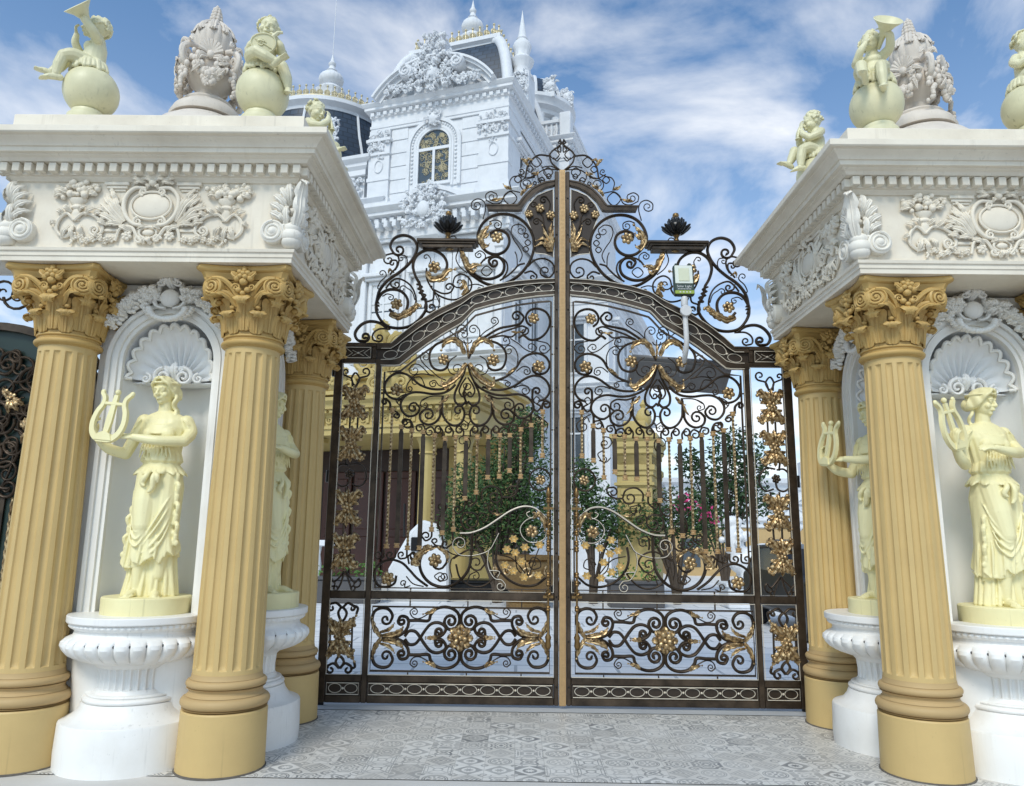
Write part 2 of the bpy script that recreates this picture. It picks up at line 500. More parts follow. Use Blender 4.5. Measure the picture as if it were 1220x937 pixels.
def _tiles():
    """patchwork of cement tiles: every 20 cm tile draws one of several grey motifs"""
    k = NT('patchwork_cement_tiles')
    cd = k.n('ShaderNodeSeparateXYZ'); k.t.links.new(k.stretch(1 / .215, 1 / .215, 1), cd.inputs[0])
    def fr(a): return k.math('FRACT', k.math('ADD', a, 200.0))
    X = k.math('SUBTRACT', fr(cd.outputs[0]), .5); Y = k.math('SUBTRACT', fr(cd.outputs[1]), .5)
    ix = k.math('FLOOR', k.math('ADD', cd.outputs[0], 200.0)); iy = k.math('FLOOR', k.math('ADD', cd.outputs[1], 200.0))
    cv = k.n('ShaderNodeCombineXYZ'); k.put(cv.inputs[0], ix); k.put(cv.inputs[1], iy)
    wn = k.n('ShaderNodeTexWhiteNoise', noise_dimensions='2D'); k.t.links.new(cv.outputs[0], wn.inputs['Vector'])
    rnd = wn.outputs['Value']
    sp = k.n('ShaderNodeSeparateColor'); k.t.links.new(wn.outputs['Color'], sp.inputs[0])
    aX, aY = k.math('ABSOLUTE', X), k.math('ABSOLUTE', Y)
    rad = k.math('SQRT', k.math('ADD', k.math('MULTIPLY', X, X), k.math('MULTIPLY', Y, Y)))
    dia = k.math('ADD', aX, aY); mxx = k.math('MAXIMUM', aX, aY)
    ang = k.math('ARCTAN2', Y, X)
    def band(a, fq, ph=0.0): return k.math('GREATER_THAN', k.math('SINE', k.math('MULTIPLY_ADD', a, fq, ph)), .05)
    def near(a, c0, w0): return k.math('LESS_THAN', k.math('ABSOLUTE', k.math('SUBTRACT', a, c0)), w0)
    def orr(*q):
        o = q[0]
        for z in q[1:]: o = k.math('MAXIMUM', o, z)
        return o
    cdia = k.math('SUBTRACT', 1.0, dia)                                   # distance from the tile corners
    crad = k.math('SQRT', k.math('ADD', k.math('POWER', k.math('SUBTRACT', aX, .5), 2.0), k.math('POWER', k.math('SUBTRACT', aY, .5), 2.0)))
    pet = k.math('MULTIPLY_ADD', k.math('COSINE', k.math('MULTIPLY', ang, 8)), .035, rad)
    pet4 = k.math('MULTIPLY_ADD', k.math('COSINE', k.math('MULTIPLY', ang, 4)), .08, rad)
    p1 = orr(near(dia, .46, .03), near(dia, .34, .035), near(dia, .20, .03), k.math('LESS_THAN', dia, .09), near(crad, .16, .03))
    p2 = orr(near(pet, .36, .035), near(pet, .22, .03), k.math('LESS_THAN', rad, .08), near(crad, .18, .04), k.math('LESS_THAN', crad, .07))
    p3 = orr(near(rad, .40, .02), near(rad, .33, .025), k.math('MULTIPLY', near(rad, .20, .07), band(ang, 8)), k.math('LESS_THAN', rad, .06), k.math('LESS_THAN', crad, .14))
    p4 = orr(near(pet4, .28, .05), k.math('LESS_THAN', pet4, .13), near(crad, .26, .02), k.math('LESS_THAN', crad, .12))
    p5 = orr(near(mxx, .44, .02), k.math('MULTIPLY', near(k.math('ABSOLUTE', k.math('SUBTRACT', aX, aY)), .0, .035), k.math('GREATER_THAN', rad, .16)), near(rad, .15, .03), near(dia, .62, .03), near(mxx, .33, .015))
    p6 = orr(k.math('MULTIPLY', k.math('LESS_THAN', dia, .5), k.math('GREATER_THAN', rad, .24)), k.math('LESS_THAN', pet, .13), near(crad, .10, .03))
    pats = [p1, p2, p3, p4, p5, p6]
    acc = 0.0
    for i, p in enumerate(pats):
        sel = k.math('MULTIPLY', k.math('GREATER_THAN', rnd, i / 6.0), k.math('LESS_THAN', rnd, (i + 1) / 6.0))
        acc = k.math('ADD', acc, k.math('MULTIPLY', sel, p))
    inv = k.math('GREATER_THAN', sp.outputs[1], .86)
    acc = k.math('ABSOLUTE', k.math('SUBTRACT', acc, inv))
    grey = k.math('MULTIPLY_ADD', sp.outputs[2], .40, .55)
    f = k.math('MULTIPLY', acc, grey)
    wear = k.ramp(k.noise(5, 6, .7), [(.25, .35), (.65, 1.0)])
    f = k.math('MULTIPLY', f, wear)
    base = k.mix(sp.outputs[0], (.62, .60, .56), (.74, .725, .69))
    c = k.mix(f, base, (.13, .14, .15))
    c = k.mix(k.math('MULTIPLY', k.ramp(k.noise(.9, 6), [(.45, 0.0), (.75, 1.0)]), .4), c, (.42, .38, .33))
    grout = k.math('GREATER_THAN', mxx, .488)
    c = k.mix(k.math('MULTIPLY', grout, .5), c, (.36, .35, .33))
    k.set(c, .42, spec=.4)
    return k.m
def _marble():
    k = NT('white_courtyard_marble')
    b = k.n('ShaderNodeTexBrick'); k.t.links.new(k.stretch(.55, .55, 1), b.inputs['Vector'])
    b.inputs['Color1'].default_value = (.80, .80, .80, 1); b.inputs['Color2'].default_value = (.74, .75, .76, 1); b.inputs['Mortar'].default_value = (.42, .44, .46, 1)
    b.inputs['Scale'].default_value = 1; b.inputs['Mortar Size'].default_value = .012; b.inputs['Brick Width'].default_value = .7; b.inputs['Row Height'].default_value = .35
    c = k.mix(k.math('MULTIPLY', k.ramp(k.noise(.8, 6, .6, k.stretch(.6, 3.5, 1)), [(.45, 0.0), (.7, 1.0)]), .55), b.outputs[0], (.48, .50, .53))
    k.set(c, .5, spec=.3)
    return k.m
def _concrete(name, a, b_):
    k = NT(name)
    k.set(k.mix(k.ramp(k.noise(1.3, 7), [(.35, 0.0), (.7, 1.0)]), a, b_), .75)
    k.bump(k.noise(50, 4), .25, .006)
    return k.m
def _street():
    k = NT('earth')
    k.set(k.mix(k.noise(.3, 6), (.23, .215, .19), (.32, .30, .27)), .9)
    return k.m
sheet('ground', -900, 900, -300, 1500, -.16, _street())
sheet('road', -60, 60, -40, 5.1, -.10, _concrete('road_concrete', (.40, .385, .36), (.50, .485, .46)))
m = MB(); m.box(-9, 11, 5.1, 5.46, -.15, -.004)
tag(m.build('pavement_edge', _concrete('pale_threshold_concrete', (.52, .50, .46), (.62, .60, .57))), kind='structure')
sheet('tiled_forecourt', -9, 11, 5.462, 7.50, 0.0, _tiles())
sheet('gate_threshold', -9, 11, 7.502, 8.2, 0.004, _concrete('grey_threshold_stone', (.42, .44, .46), (.52, .53, .54)))
sheet('courtyard', -60, 70, 8.202, 120, 0.0, _marble())
# ------------------------------------------------------------------ the gate
# drawing of one leaf, in mm: distance from the meeting line, height.  Scroll: width+colour; points; start spiral; end spiral
GATE = '''ts;815,3640 741,3632 655,3597 596,3522 589,3435 627,3347 712,3321 767,3351 786,3407;;
ts;1171,3636 1244,3627 1329,3590 1384,3514 1388,3426 1346,3339 1260,3315 1206,3347 1189,3403;;
ts;982,3443 959,3493 900,3608 804,3685 658,3775 535,3802 443,3831 407,3899 450,3956;;481,3907,1.1
ns;901,3645 817,3735 720,3800 674,3845 687,3887;;718,3856,1.2
ns;1085,3644 1174,3732 1274,3794 1322,3838 1311,3881;;1278,3850,1.2
ns;959,3493 936,3569 877,3658 873,3754 911,3804;;938,3759,1.2
ns;1020,3493 1047,3568 1110,3656 1119,3751 1083,3803;;1054,3758,1.2
ns;989,3462 994,3670;;
ns;990,3518 1023,3606 1086,3656 1102,3707 1063,3748;;1035,3705,1.2
ns;992,3607 962,3620 950,3645;;
ns;992,3607 1023,3619 1036,3644;;
ms;779,3666 657,3724 510,3777 424,3803 363,3778;;399,3746,1
ts;460,3669 411,3701 337,3654 239,3671 160,3748 129,3857 166,3953 253,3994 339,3977 382,3912 369,3842 326,3804;;
ns;546,3668 459,3612 385,3550 312,3525 268,3566 300,3607;;327,3576,1
ns;362,3664 239,3640 153,3615 126,3565 165,3517;;196,3562,1.2
ns;754,3641 655,3604 594,3596 551,3617 558,3655;;595,3651,1
ns;471,3373 464,3473 495,3555 545,3592;;559,3538,1.2
ms;779,3666 632,3696 534,3685 461,3739 399,3739 381,3778;;
ts;698,3209 589,3254 517,3310 475,3361 421,3449 336,3500 238,3507 165,3464 132,3389 164,3312 237,3286 298,3313 310,3362;;
ns;480,3311 408,3364 347,3350 332,3306;;371,3314,1.1
ts;830,3146 720,3115 587,3124 491,3162 395,3231 298,3269 213,3254 149,3190 131,3104 175,3029 248,2998;;
ns;674,3215 589,3216 540,3188;;571,3179,1.1
ns;503,3137 418,3165 357,3151 339,3108;;386,3111,1.1
ts;916,3193 854,3132 732,3072 611,3055 454,3069 363,3039 308,2978 301,2905 355,2837 427,2818 488,2866 488,2933;;434,2924,1.1
ms;768,3059 671,3023 562,3024 507,2988 500,2939;;556,2956,1.1
ts;987,3379 954,3268 903,3169 859,3058 869,2978 929,2949 978,2989;;
ts;1004,3379 1032,3267 1078,3167 1118,3055 1103,2976 1042,2948 995,2989;;
ms;984,3242 934,3168 908,3095 931,3045;;956,3069,1
ms;1001,3242 1048,3167 1070,3093 1045,3044;;1021,3069,1
ns;991,3178 958,3168 951,3137 989,3112 1024,3137 1022,3168 991,3178;;
ts;991,3168 1022,3069 986,2958;;
ts;731,3023 729,2925 734,2851 787,2766 864,2734 931,2776 957,2873 935,2935;;897,2892,1
ts;1244,3017 1241,2919 1233,2846 1176,2761 1097,2732 1032,2775 1010,2873 1036,2933;;1071,2890,1
ts;737,3047 711,2900 704,2839 655,2773 582,2750 511,2787 497,2854 536,2902;;581,2853,1.2
ts;1238,3042 1258,2894 1262,2833 1308,2766 1380,2741 1453,2776 1470,2843 1433,2892;;1386,2844,1.2
ns;980,2727 944,2800 957,2849 999,2848 1016,2799 967,2751 983,2697 1025,2702;;1008,2733,0.9
ns;1043,2461 961,2498 945,2582 988,2630;;1016,2570,0.7
ms;940,2619 943,2679 906,2734;;903,2689,1.1
ms;1016,2618 1015,2678 1055,2732;;1056,2687,1.1
ms;832,2620 835,2680 798,2735;;795,2690,1.1
ms;1124,2617 1123,2677 1163,2731;;1164,2686,1.1
ms;724,2621 728,2681 690,2736;;687,2692,1.1
ms;1232,2615 1231,2676 1271,2730;;1272,2685,1.1
ms;640,2622 647,2682 612,2725 564,2707;;597,2673,1
ms;1316,2614 1312,2675 1349,2717 1396,2698;;1362,2665,1
ms;539,2635 546,2708 522,2750 468,2745;;495,2714,1
ms;1418,2625 1414,2698 1440,2740 1494,2733;;1465,2703,1
ms;426,2697 420,2751 391,2800 337,2795;;376,2758,1.1
ms;1534,2685 1542,2739 1574,2787 1628,2781;;1587,2745,1.1
ts;321,2740 321,2856 295,2917 308,3003 309,3089;;263,3102,1.1
ns;296,3003 266,3046 230,3010 266,2972 296,3003;;
ms;295,2917 259,2893 223,2942 266,2972;;
ts;205,2881 205,2961 175,3004 133,2986;;163,2961,1
ns;295,2868 211,2820 150,2760 174,2688 234,2699;;210,2742,1
ns;282,2783 259,2832 210,2784 234,2759;;
ns;413,2637 485,2624 508,2575 472,2522;;439,2564,1.2
ns;407,2564 424,2504 364,2457 393,2397;;429,2409,1
ns;494,2420 446,2373 375,2391;;
ms;326,2232 291,2279 220,2304 149,2269 119,2199 142,2116 219,2080 290,2103 332,2161 326,2232;;
ts;1182,3129 1279,3113 1376,3121 1487,3163 1568,3230 1631,3271 1723,3282 1806,3234 1848,3147 1825,3060 1760,3012 1681,3007 1617,3063;;
ts;1110,3167 1158,3117 1229,3077 1350,3063 1460,3077 1556,3076 1628,3038 1671,2970 1661,2890 1596,2828 1512,2843 1475,2905 1516,2965;;1541,2914,1.1
ns;1209,3209 1283,3240 1370,3313 1446,3381 1487,3450 1468,3500;;1434,3457,1.1
ns;1332,3251 1393,3276 1444,3331 1507,3377 1567,3371 1602,3323;;1543,3314,1
ns;1574,3224 1527,3264 1442,3275 1356,3257;;
ns;1425,3139 1477,3238 1538,3237;;1524,3187,0.7
ns;1207,3141 1280,3153 1330,3208 1378,3189;;1341,3171,1.1
ns;1562,3230 1609,3174 1618,3100 1581,3088;;1588,3119,1
ns;1617,3063 1676,3037 1723,2988 1684,2939;;1698,2970,0.7
ts;1779,2889 1785,2962 1826,3005;;1837,2972,1
ms;1773,2889 1706,2865 1680,2829;;1714,2835,1
ms;1554,2697 1570,2782 1631,2799;;1617,2763,1
ns;1397,3028 1457,2991 1467,2941 1418,2917;;1419,2948,1
ns;1228,3042 1373,3035 1451,2991;;
ns;1106,3473 1166,3428 1195,3353 1162,3284 1089,3269 1041,3317;;1100,3331,1.1
ns;864,3475 802,3432 770,3357 800,3288 872,3271 922,3318;;864,3334,1.1
tg;1026,1641 918,1647 784,1697 650,1784 516,1872 395,1914 286,1903 218,1856 157,1800;;
ts;1018,1644 911,1642;;
Ts;904,1642 906,1447 933,1290 1014,1185 1145,1121 1279,1140 1372,1213 1419,1323 1406,1415 1344,1484 1237,1506 1168,1451 1149,1366 1191,1302;;1246,1358,0.6
ts;1332,1123 1441,1199 1524,1283 1594,1345 1702,1376 1795,1349 1859,1279 1861,1188 1812,1121 1731,1115 1663,1151 1649,1223;;
ns;1549,1217 1479,1147 1372,1121;;
ns;1505,1127 1558,1114 1553,1166;;1579,1146,1
ng;1089,1498 1034,1435 926,1421 819,1439 726,1482 674,1568 635,1646;1023,1538,1.3;
ng;733,1469 745,1384 723,1280 665,1202 601,1190 561,1145;;611,1132,1.2
ng;723,1280 683,1280 622,1268 641,1216;;
ms;1086,1393 1007,1446 914,1486 806,1455 758,1377 810,1292;;855,1356,1.2
ms;1058,1341 1015,1211 906,1135 787,1134 694,1196 629,1281;;
ns;947,1147 915,1238 856,1271;;862,1226,1
ns;1094,1210 1117,1314 1099,1392 1033,1433;;
ns;1155,1470 1074,1432 953,1420;;
ns;1213,1170 1268,1221 1229,1254;;1208,1209,1.1
ns;1213,1170 1141,1197 1149,1242;;1175,1216,1.1
ts;646,1529 660,1398 616,1281 521,1189 387,1139 255,1153 162,1222;;
ng;286,1812 366,1774 420,1701 403,1622 338,1565 257,1560 177,1601 161,1680 191,1760;;
ng;299,1798 340,1811 360,1845 326,1865;;
ms;863,1619 869,1553 861,1500;;
ns;877,1606 837,1633 769,1607 768,1561;;809,1573,1
ms;810,1980 815,2061 744,2116 642,2090 610,2009;;681,2015,1.2
ms;613,2009 532,2010 464,2052 454,2106 519,2121;;512,2071,1
ms;1016,1790 1015,1763 973,1687 878,1685;;
ms;878,1685 973,1687 1018,1763 990,1841 909,1851;;920,1764,1.1
ns;774,1860 789,1940 693,1928;;727,1894,1
ns;853,1792 827,1846 746,1820;;786,1793,1
ns;748,1927 719,1847 638,1835;;
ns;632,1437 497,1400 335,1219;;
ns;469,1443 442,1296 335,1219;;
ns;373,1496 363,1336 335,1219;;
ns;227,1521 283,1376 335,1219;;
ns;336,1349 296,1415 229,1390 216,1325 282,1298;;283,1350,1
ms;1220,1628 1245,1787 1180,1868;;1219,1901,1.3
ns;1242,1681 1257,1734 1218,1774 1150,1762 1135,1695 1187,1655 1228,1668;;
ms;1309,1667 1314,1600 1367,1567 1409,1612;;1364,1613,0.9
ms;1207,1628 1197,1523 1264,1522 1306,1561;;1272,1561,0.8
ms;1107,1669 1097,1550 1156,1497;;1170,1536,1
ns;1076,1537 1025,1617 963,1565;;1016,1564,1.1
ms;980,1992 991,1884 1044,1836;;1052,1883,1
ms;872,2060 870,1966 923,1912;;931,1952,1
ns;1078,2112 1103,2017 1048,1991 1001,2045 1049,2065;;
ms;1781,1476 1784,1397 1837,1383;;1832,1423,1
ms;1666,1477 1670,1399 1723,1385;;1718,1424,1
ms;1552,1479 1556,1400 1609,1386;;1604,1426,1
ms;1431,1480 1435,1401 1488,1388;;1483,1427,1
ms;1526,1335 1536,1413 1497,1440;;1502,1401,0.8
Ts;849,764 887,720 949,728 990,785 984,865 929,914 846,932 763,911 712,857 692,806 594,807 493,808;909,795,1.3;
Ts;1152,760 1112,717 1051,727 1012,785 1022,865 1079,912 1163,928 1246,905 1294,850 1312,798 1409,797 1510,795;1094,793,1.3;
Ts;844,521 883,564 945,554 983,497 973,419 917,372 834,357 752,379 704,433 686,484 590,485 490,487;902,489,1.3;
Ts;1145,518 1108,561 1046,553 1004,497 1011,418 1065,370 1146,353 1229,373 1280,426 1301,476 1398,475 1498,474;1086,487,1.3;
Ts;497,797 476,837 417,847 390,804;;428,801,1
Ts;1506,784 1529,824 1589,832 1613,788;;1575,787,1
Ts;493,498 472,459 413,451 387,494;;425,495,1
Ts;1495,485 1514,445 1573,436 1601,478;;1563,481,1
Ts;497,808 484,746 427,681 332,651 238,664 167,727 138,819 162,898 227,930 298,917 337,856 315,796;;272,823,1
Ts;1506,795 1516,733 1570,666 1664,634 1759,644 1833,706 1867,797 1847,877 1783,910 1711,899 1669,839 1688,778;;1733,804,1
Ts;493,487 482,549 426,615 332,647 237,636 166,575 137,486 160,407 224,375 295,385 334,444 313,504;;270,478,1
Ts;1494,474 1508,535 1568,600 1664,629 1758,617 1826,554 1851,463 1824,385 1758,355 1688,367 1651,427 1675,486;;1718,459,1
Ts;775,645 829,673 860,724 843,758 778,785 712,771 652,709 604,640 556,588 497,585 454,636;;
Ts;1220,640 1168,669 1139,720 1158,754 1224,780 1289,764 1346,701 1391,630 1437,577 1496,572 1541,622;;
Ts;775,641 828,612 856,561 838,527 772,502 708,518 650,580 604,651 557,704 498,709 454,659;;
Ts;1220,635 1166,608 1135,557 1151,523 1216,496 1281,510 1342,571 1392,641 1441,693 1500,696 1542,645;;
Ts;817,662 758,663 759,708;;792,696,1
Ts;1179,657 1238,656 1240,702;;1206,691,1
Ts;816,623 757,624 756,579;;790,590,1
Ts;1178,619 1237,618 1236,573;;1203,584,1
ns;763,914 690,869 595,824 535,839 510,892 542,922;;552,888,1.2
ns;1246,908 1316,861 1410,814 1470,827 1498,879 1467,911;;1456,876,1.2
ns;752,377 683,422 589,469 530,456 504,405 535,374;;545,407,1.2
ns;1229,371 1301,414 1397,458 1455,444 1479,392 1446,362;;1438,396,1.2
L;226,652 167,738 138,841;44
L;1770,633 1833,717 1868,819;44
L;226,648 166,564 137,463;44
L;1770,628 1825,543 1850,441;44
L;238,669 332,679 415,712 439,746;48
L;1759,650 1665,662 1583,698 1561,732;48
L;237,631 332,618 414,583 437,549;48
L;1758,611 1662,601 1578,568 1553,535;48
L;214,704 285,720 333,753 357,787;30
L;1784,684 1714,702 1668,736 1646,771;30
L;214,597 284,579 331,545 355,511;30
L;1780,577 1708,561 1659,528 1634,494;30
L;763,919 726,891 643,869;38
L;1246,913 1281,884 1364,860;38
L;752,371 718,400 636,423;38
L;1229,365 1265,392 1348,414;38
L;769,634 734,640 663,636;34
L;1225,628 1261,634 1332,627;34
L;769,652 734,647 663,654;34
L;1226,646 1261,640 1333,645;34
R;997,640;75,0
Ts;761,4793 768,4839 687,4878 598,4837 569,4741 608,4648 695,4600 796,4619 873,4698 913,4791 877,4926 791,5021 664,5063 525,5044 397,4957 321,4824 304,4677 344,4531 430,4399 541,4306 677,4252 802,4264 916,4328 1005,4406 1057,4511 1085,4617;;
ns;790,4974 727,4997 663,4968 662,4914;;701,4941,1.1
ns;456,4517 429,4596 470,4689 522,4768 551,4868 530,4929 460,4946 397,4903;;445,4876,1.1
ns;339,4737 370,4703 402,4736 371,4770 339,4737;;
ns;361,4663 392,4630 424,4663 393,4696 361,4663;;
ns;365,4816 390,4790 415,4816 390,4843 365,4816;;
Ts;1032,4524 954,4394 853,4329 741,4330 642,4390 621,4489 670,4565 739,4574 788,4527 756,4468;;731,4508,1
ns;832,4526 827,4593 884,4638 934,4605;;896,4592,1.1
ms;881,4486 832,4546 758,4577 670,4568 600,4515 586,4423 641,4318;;
ns;867,4408 812,4467 749,4415 810,4356 867,4408;;
ms;666,4305 579,4364 505,4437 468,4480 400,4501;;
ns;481,4477 488,4583 508,4635;;
ms;405,4392 330,4415 274,4374;;311,4350,1.1
ms;368,4465 294,4538 193,4556 106,4507 87,4415 143,4342 218,4368;;180,4417,1
ns;1001,4249 914,4263 845,4244;;878,4211,1
ns;493,5250 564,5171 638,5248 566,5327 493,5250;;
ns;447,5476 485,5435 523,5476 485,5517 447,5476;;
ns;316,5598 351,5559 387,5597 352,5636 316,5598;;
ns;226,5679 281,5619 337,5678 282,5739 226,5679;;
ns;101,5562 152,5507 204,5561 153,5617 101,5562;;
ns;31,5771 82,5715 134,5771 83,5827 31,5771;;
ns;14,5838 18,5802 50,5837 18,5872 14,5838;;
ns;280,5430 299,5409 318,5429 299,5450 280,5430;;
ns;191,5465 223,5430 255,5464 223,5499 191,5465;;
ns;118,5514 146,5483 174,5513 146,5544 118,5514;;
ns;860,5002 833,5138 858,5212 922,5239 985,5198 986,5136;;933,5164,1.2
ns;826,5219 834,5288 783,5326 719,5302;;763,5264,1.2
ns;826,5226 743,5186 667,5204 630,5289 566,5338 458,5321;;
ns;554,5352 574,5441 543,5499 479,5518 418,5550 428,5587;;450,5573,0.8
ns;300,5498 364,5498 434,5470 455,5407 426,5357 363,5374;;395,5426,1.2
ms;402,5497 378,5636 314,5731 250,5767 140,5757;;
ms;140,5763 118,5680 69,5625 18,5581;;
ms;140,5763 108,5813 44,5865 8,5905 21,5947;;
ns;223,5617 172,5631 108,5632 44,5584;;
ns;376,5484 300,5526 185,5596 57,5590;;
ns;95,5736 57,5694 18,5737;;
ns;274,5540 248,5457 184,5472;;
ns;479,5538 376,5484 300,5512 274,5568;;
ns;21,5947 18,5961 44,5918;;25,5926,0.8
Ts;1976,4045 1951,4175 1869,4293 1748,4386 1651,4479 1590,4572 1564,4678 1612,4771 1714,4811 1812,4776 1855,4686 1820,4610;;1761,4643,1.2
ms;1847,4359 1776,4451 1781,4517 1829,4523;;1821,4488,0.8
ms;1793,4412 1762,4478 1761,4557 1819,4599 1894,4585;;1864,4530,1.1
ns;1699,4426 1665,4505 1686,4574 1743,4584;;1732,4547,1.1
ns;1927,4201 1967,4201 1943,4279 1884,4345 1892,4385;;1929,4371,0.9
Ts;1525,4268 1571,4348 1601,4466 1569,4572 1481,4637 1381,4640 1276,4575 1235,4483 1260,4391 1327,4322 1396,4324 1448,4389;;
ns;1432,4468 1412,4534 1442,4584;;1464,4560,0.8
ms;1454,4435 1452,4336 1405,4232 1340,4152 1239,4098 1140,4086 1042,4132 978,4197 968,4276 1009,4341 1085,4373 1146,4339 1167,4261;;1101,4277,1
ms;1367,4194 1266,4153 1192,4167 1158,4222;;1208,4224,1.1
ns;1016,4386 1099,4458 1142,4550 1117,4656 1126,4749 1159,4802;;1183,4759,1
ns;1379,4193 1337,4116 1305,4039 1317,3984;;
ms;1366,4181 1376,4090 1437,4063;;1391,3999,1.1
ms;1556,4257 1492,4225 1541,4205 1478,4179 1527,4160 1452,4134 1500,4088 1438,4089;;
Ts;1959,3959 1980,4024 1918,4154 1832,4194 1720,4175 1648,4091 1648,3988 1697,3910 1771,3910 1833,3973;;
ns;1916,4115 1868,4144 1805,4129;;1829,4103,1
Ts;1979,3998 1971,3946 1930,3867 1852,3791 1728,3767 1606,3794 1510,3871 1442,3990 1455,4080;;
ms;1883,4206 1836,4272 1775,4318 1674,4286 1596,4209 1554,4079 1565,4028;;
ms;1836,4285 1824,4233 1771,4210;;1772,4249,1
ns;1567,4079 1601,4170 1665,4219;;1702,4201,1
Ts;1851,3768 1940,3825 2052,3836 2136,3791 2187,3701 2153,3632 2078,3620;;2079,3670,1.2
ms;1814,3756 1937,3755 1996,3703 1993,3639 1931,3619;;1930,3663,1.1
ns;1452,3990 1414,3952 1364,3965;;1390,4004,1.1
ns;1333,4146 1304,4082 1313,3985;;
Ts;1523,4262 1494,4145 1453,4080;;
B;1964,4045;40,16
B;1962,4013;40,16
B;1811,4392;22,12
B;1393,4232;20,10
B;1463,4089;20,10
R;720,3427;58,0
R;302,3883;52,0
R;244,3363;58,0
R;1715,3099;58,0
R;1239,3427;52,0
R;305,1672;55,0
R;1266,1377;58,0
R;1728,1196;58,0
R;220,2186;45,0
R;701,4787;58,0
R;1368,4442;58,0
R;1757,4026;55,0
R;240,5129;44,0
R;360,5061;40,0
R;126,5049;44,0
U;486,1577;0
U;552,1474;0
U;373,1496;0
U;227,1521;0
U;469,1443;0
U;406,1359;0
U;570,1321;0
U;485,1267;0
U;379,1209;0
U;239,1227;0
L;959,3493 912,3595 840,3646 753,3609 715,3534;60
L;1020,3493 1072,3593 1147,3643 1232,3604 1266,3528;60
L;840,3646 797,3628 742,3647;35
L;1147,3643 1189,3624 1245,3642;35
L;969,3393 906,3281 807,3195 721,3159 710,3234;60
L;1006,3393 1064,3280 1159,3192 1243,3154 1257,3228;60
L;807,3195 757,3122 733,3147;30
L;1159,3192 1205,3117 1230,3141;30
L;481,3348 523,3317 577,3279;30
L;534,3738 485,3726 424,3739;22
L;983,3462 991,3543 993,3619;22
L;804,3059 755,2998 706,2980;32
L;1172,3055 1219,2993 1267,2974;32
L;731,2998 699,2913 656,2864;22
L;1243,2993 1271,2906 1311,2857;22
L;834,4659 880,4752 851,4845 777,4940;70
L;868,4778 824,4799 787,4846;40
L;848,4699 810,4686 785,4712;30
L;1085,4630 1045,4538 993,4446 919,4473 881,4473;64
L;1006,4446 954,4394 918,4433;36
L;1087,4196 1038,4249 1052,4288 1089,4261;40
L;1448,4389 1395,4311 1296,4325 1223,4404 1148,4418;70
L;1320,4311 1270,4299 1208,4326;34
L;1828,3918 1740,3886 1643,3932 1558,3985 1510,4011;70
L;1066,4132 1018,4197 1057,4262;45
L;1092,4643 1064,4551 999,4459;40
L;1810,4385 1849,4411 1859,4359;24
L;1255,4655 1205,4642 1155,4669;26
L;1683,3885 1611,3937 1540,4015 1502,4002;60
L;1808,3909 1733,3884 1671,3898;50
L;554,5352 605,5365 644,5406;30
L;378,5636 417,5691 442,5705;36
L;391,5678 365,5706 327,5692;26
L;769,5220 705,5220 642,5248;34
L;451,5277 426,5319 375,5360;34
L;401,5374 350,5381 325,5416;28
L;338,5539 274,5526 262,5568;24
L;286,1812 232,1839 177,1760 177,1680;50
L;299,1865 272,1839 285,1799;26
L;706,1847 651,1834 611,1842;22
L;1419,1336 1473,1349 1422,1428 1344,1481 1237,1502;64
L;1396,1441 1365,1507 1305,1521;34
L;1237,1502 1154,1444 1139,1366;40
L;131,4634 113,4754 132,4874 107,4982;34
L;144,4634 131,4741 182,4834 214,4927;34
L;150,4634 156,4714 207,4780 282,4753;34
L;156,4634 169,4687 219,4726 294,4686;34
L;112,4634 100,4741 106,4821 94,4915;34
ns;170,4874 208,4968 271,5021;;277,4980,1.2
ns;145,5090 132,5198 171,5266;;203,5232,1.2
ns;272,5129 285,5197 323,5210;;310,5176,1
ns;195,4900 208,5035 246,5102;;
X;2152,2963;0
X;2163,2534;0
X;2166,1885;0
X;2176,1453;0
X;2174,627;0
R;2162,2224;40,1
ms;2180,2315 2251,2322 2307,2259 2304,2151 2238,2098 2178,2122 2159,2214;;
ms;2165,2323 2080,2332 2014,2270 2001,2162 2060,2100 2139,2122;;
ms;2184,3133 2196,3214 2254,3245;;2256,3286,1.1
ms;2144,3133 2112,3223 2062,3239;;2057,3293,1.1
ms;2160,3279 2196,3214 2153,3141 2112,3214 2160,3279;;
ms;2166,1262 2203,1209 2267,1157 2296,1195;;2273,1144,0.8
ms;2153,1262 2116,1210 2053,1153 2022,1192;;2046,1140,0.8
ms;2165,1249 2199,1132 2235,1067;;2237,1099,0.8
ms;2152,1249 2106,1133 2082,1068;;2077,1101,0.8
ms;2191,2811 2190,2652;;
ms;2112,2812 2112,2653;;
ms;2199,1749 2196,1577;;
ms;2111,1750 2116,1577;;
ms;2226,2447 2203,2307;;
ms;2192,2091 2190,1927;;
ms;2106,2092 2106,1928;;
ms;2275,746 2269,485;;
ms;2061,748 2056,487;;
ts;2169,913 2204,861 2162,781 2121,856 2169,913;;
ts;2170,452 2205,401 2164,346 2126,402 2170,452;;
ts;2177,913 2228,953 2281,946;;2273,906,0.9
ts;2160,913 2114,954 2065,932;;2069,903,0.9
ts;2299,848 2320,905 2286,923;;
ts;2025,852 2014,909 2065,932;;
ts;2170,340 2225,384 2283,361;;2251,328,0.9
ts;2158,340 2113,386 2059,364;;2087,330,0.9
ts;2308,394 2311,349 2270,350;;
ts;2025,398 2017,353 2058,341;;
L;2175,644 2196,712 2247,769 2298,825;60
L;2163,644 2125,725 2069,782 2024,835;60
L;2172,599 2198,531 2266,473 2303,405;60
L;2166,599 2127,532 2065,476 2020,409;60
L;2176,565 2173,508 2170,452;36
bw;1757,1508,2887
bf;1655,1517,2713
bw;1547,1494,2679
bf;1428,1495,2663
bw;1312,1678,2629
bf;1203,1646,2596
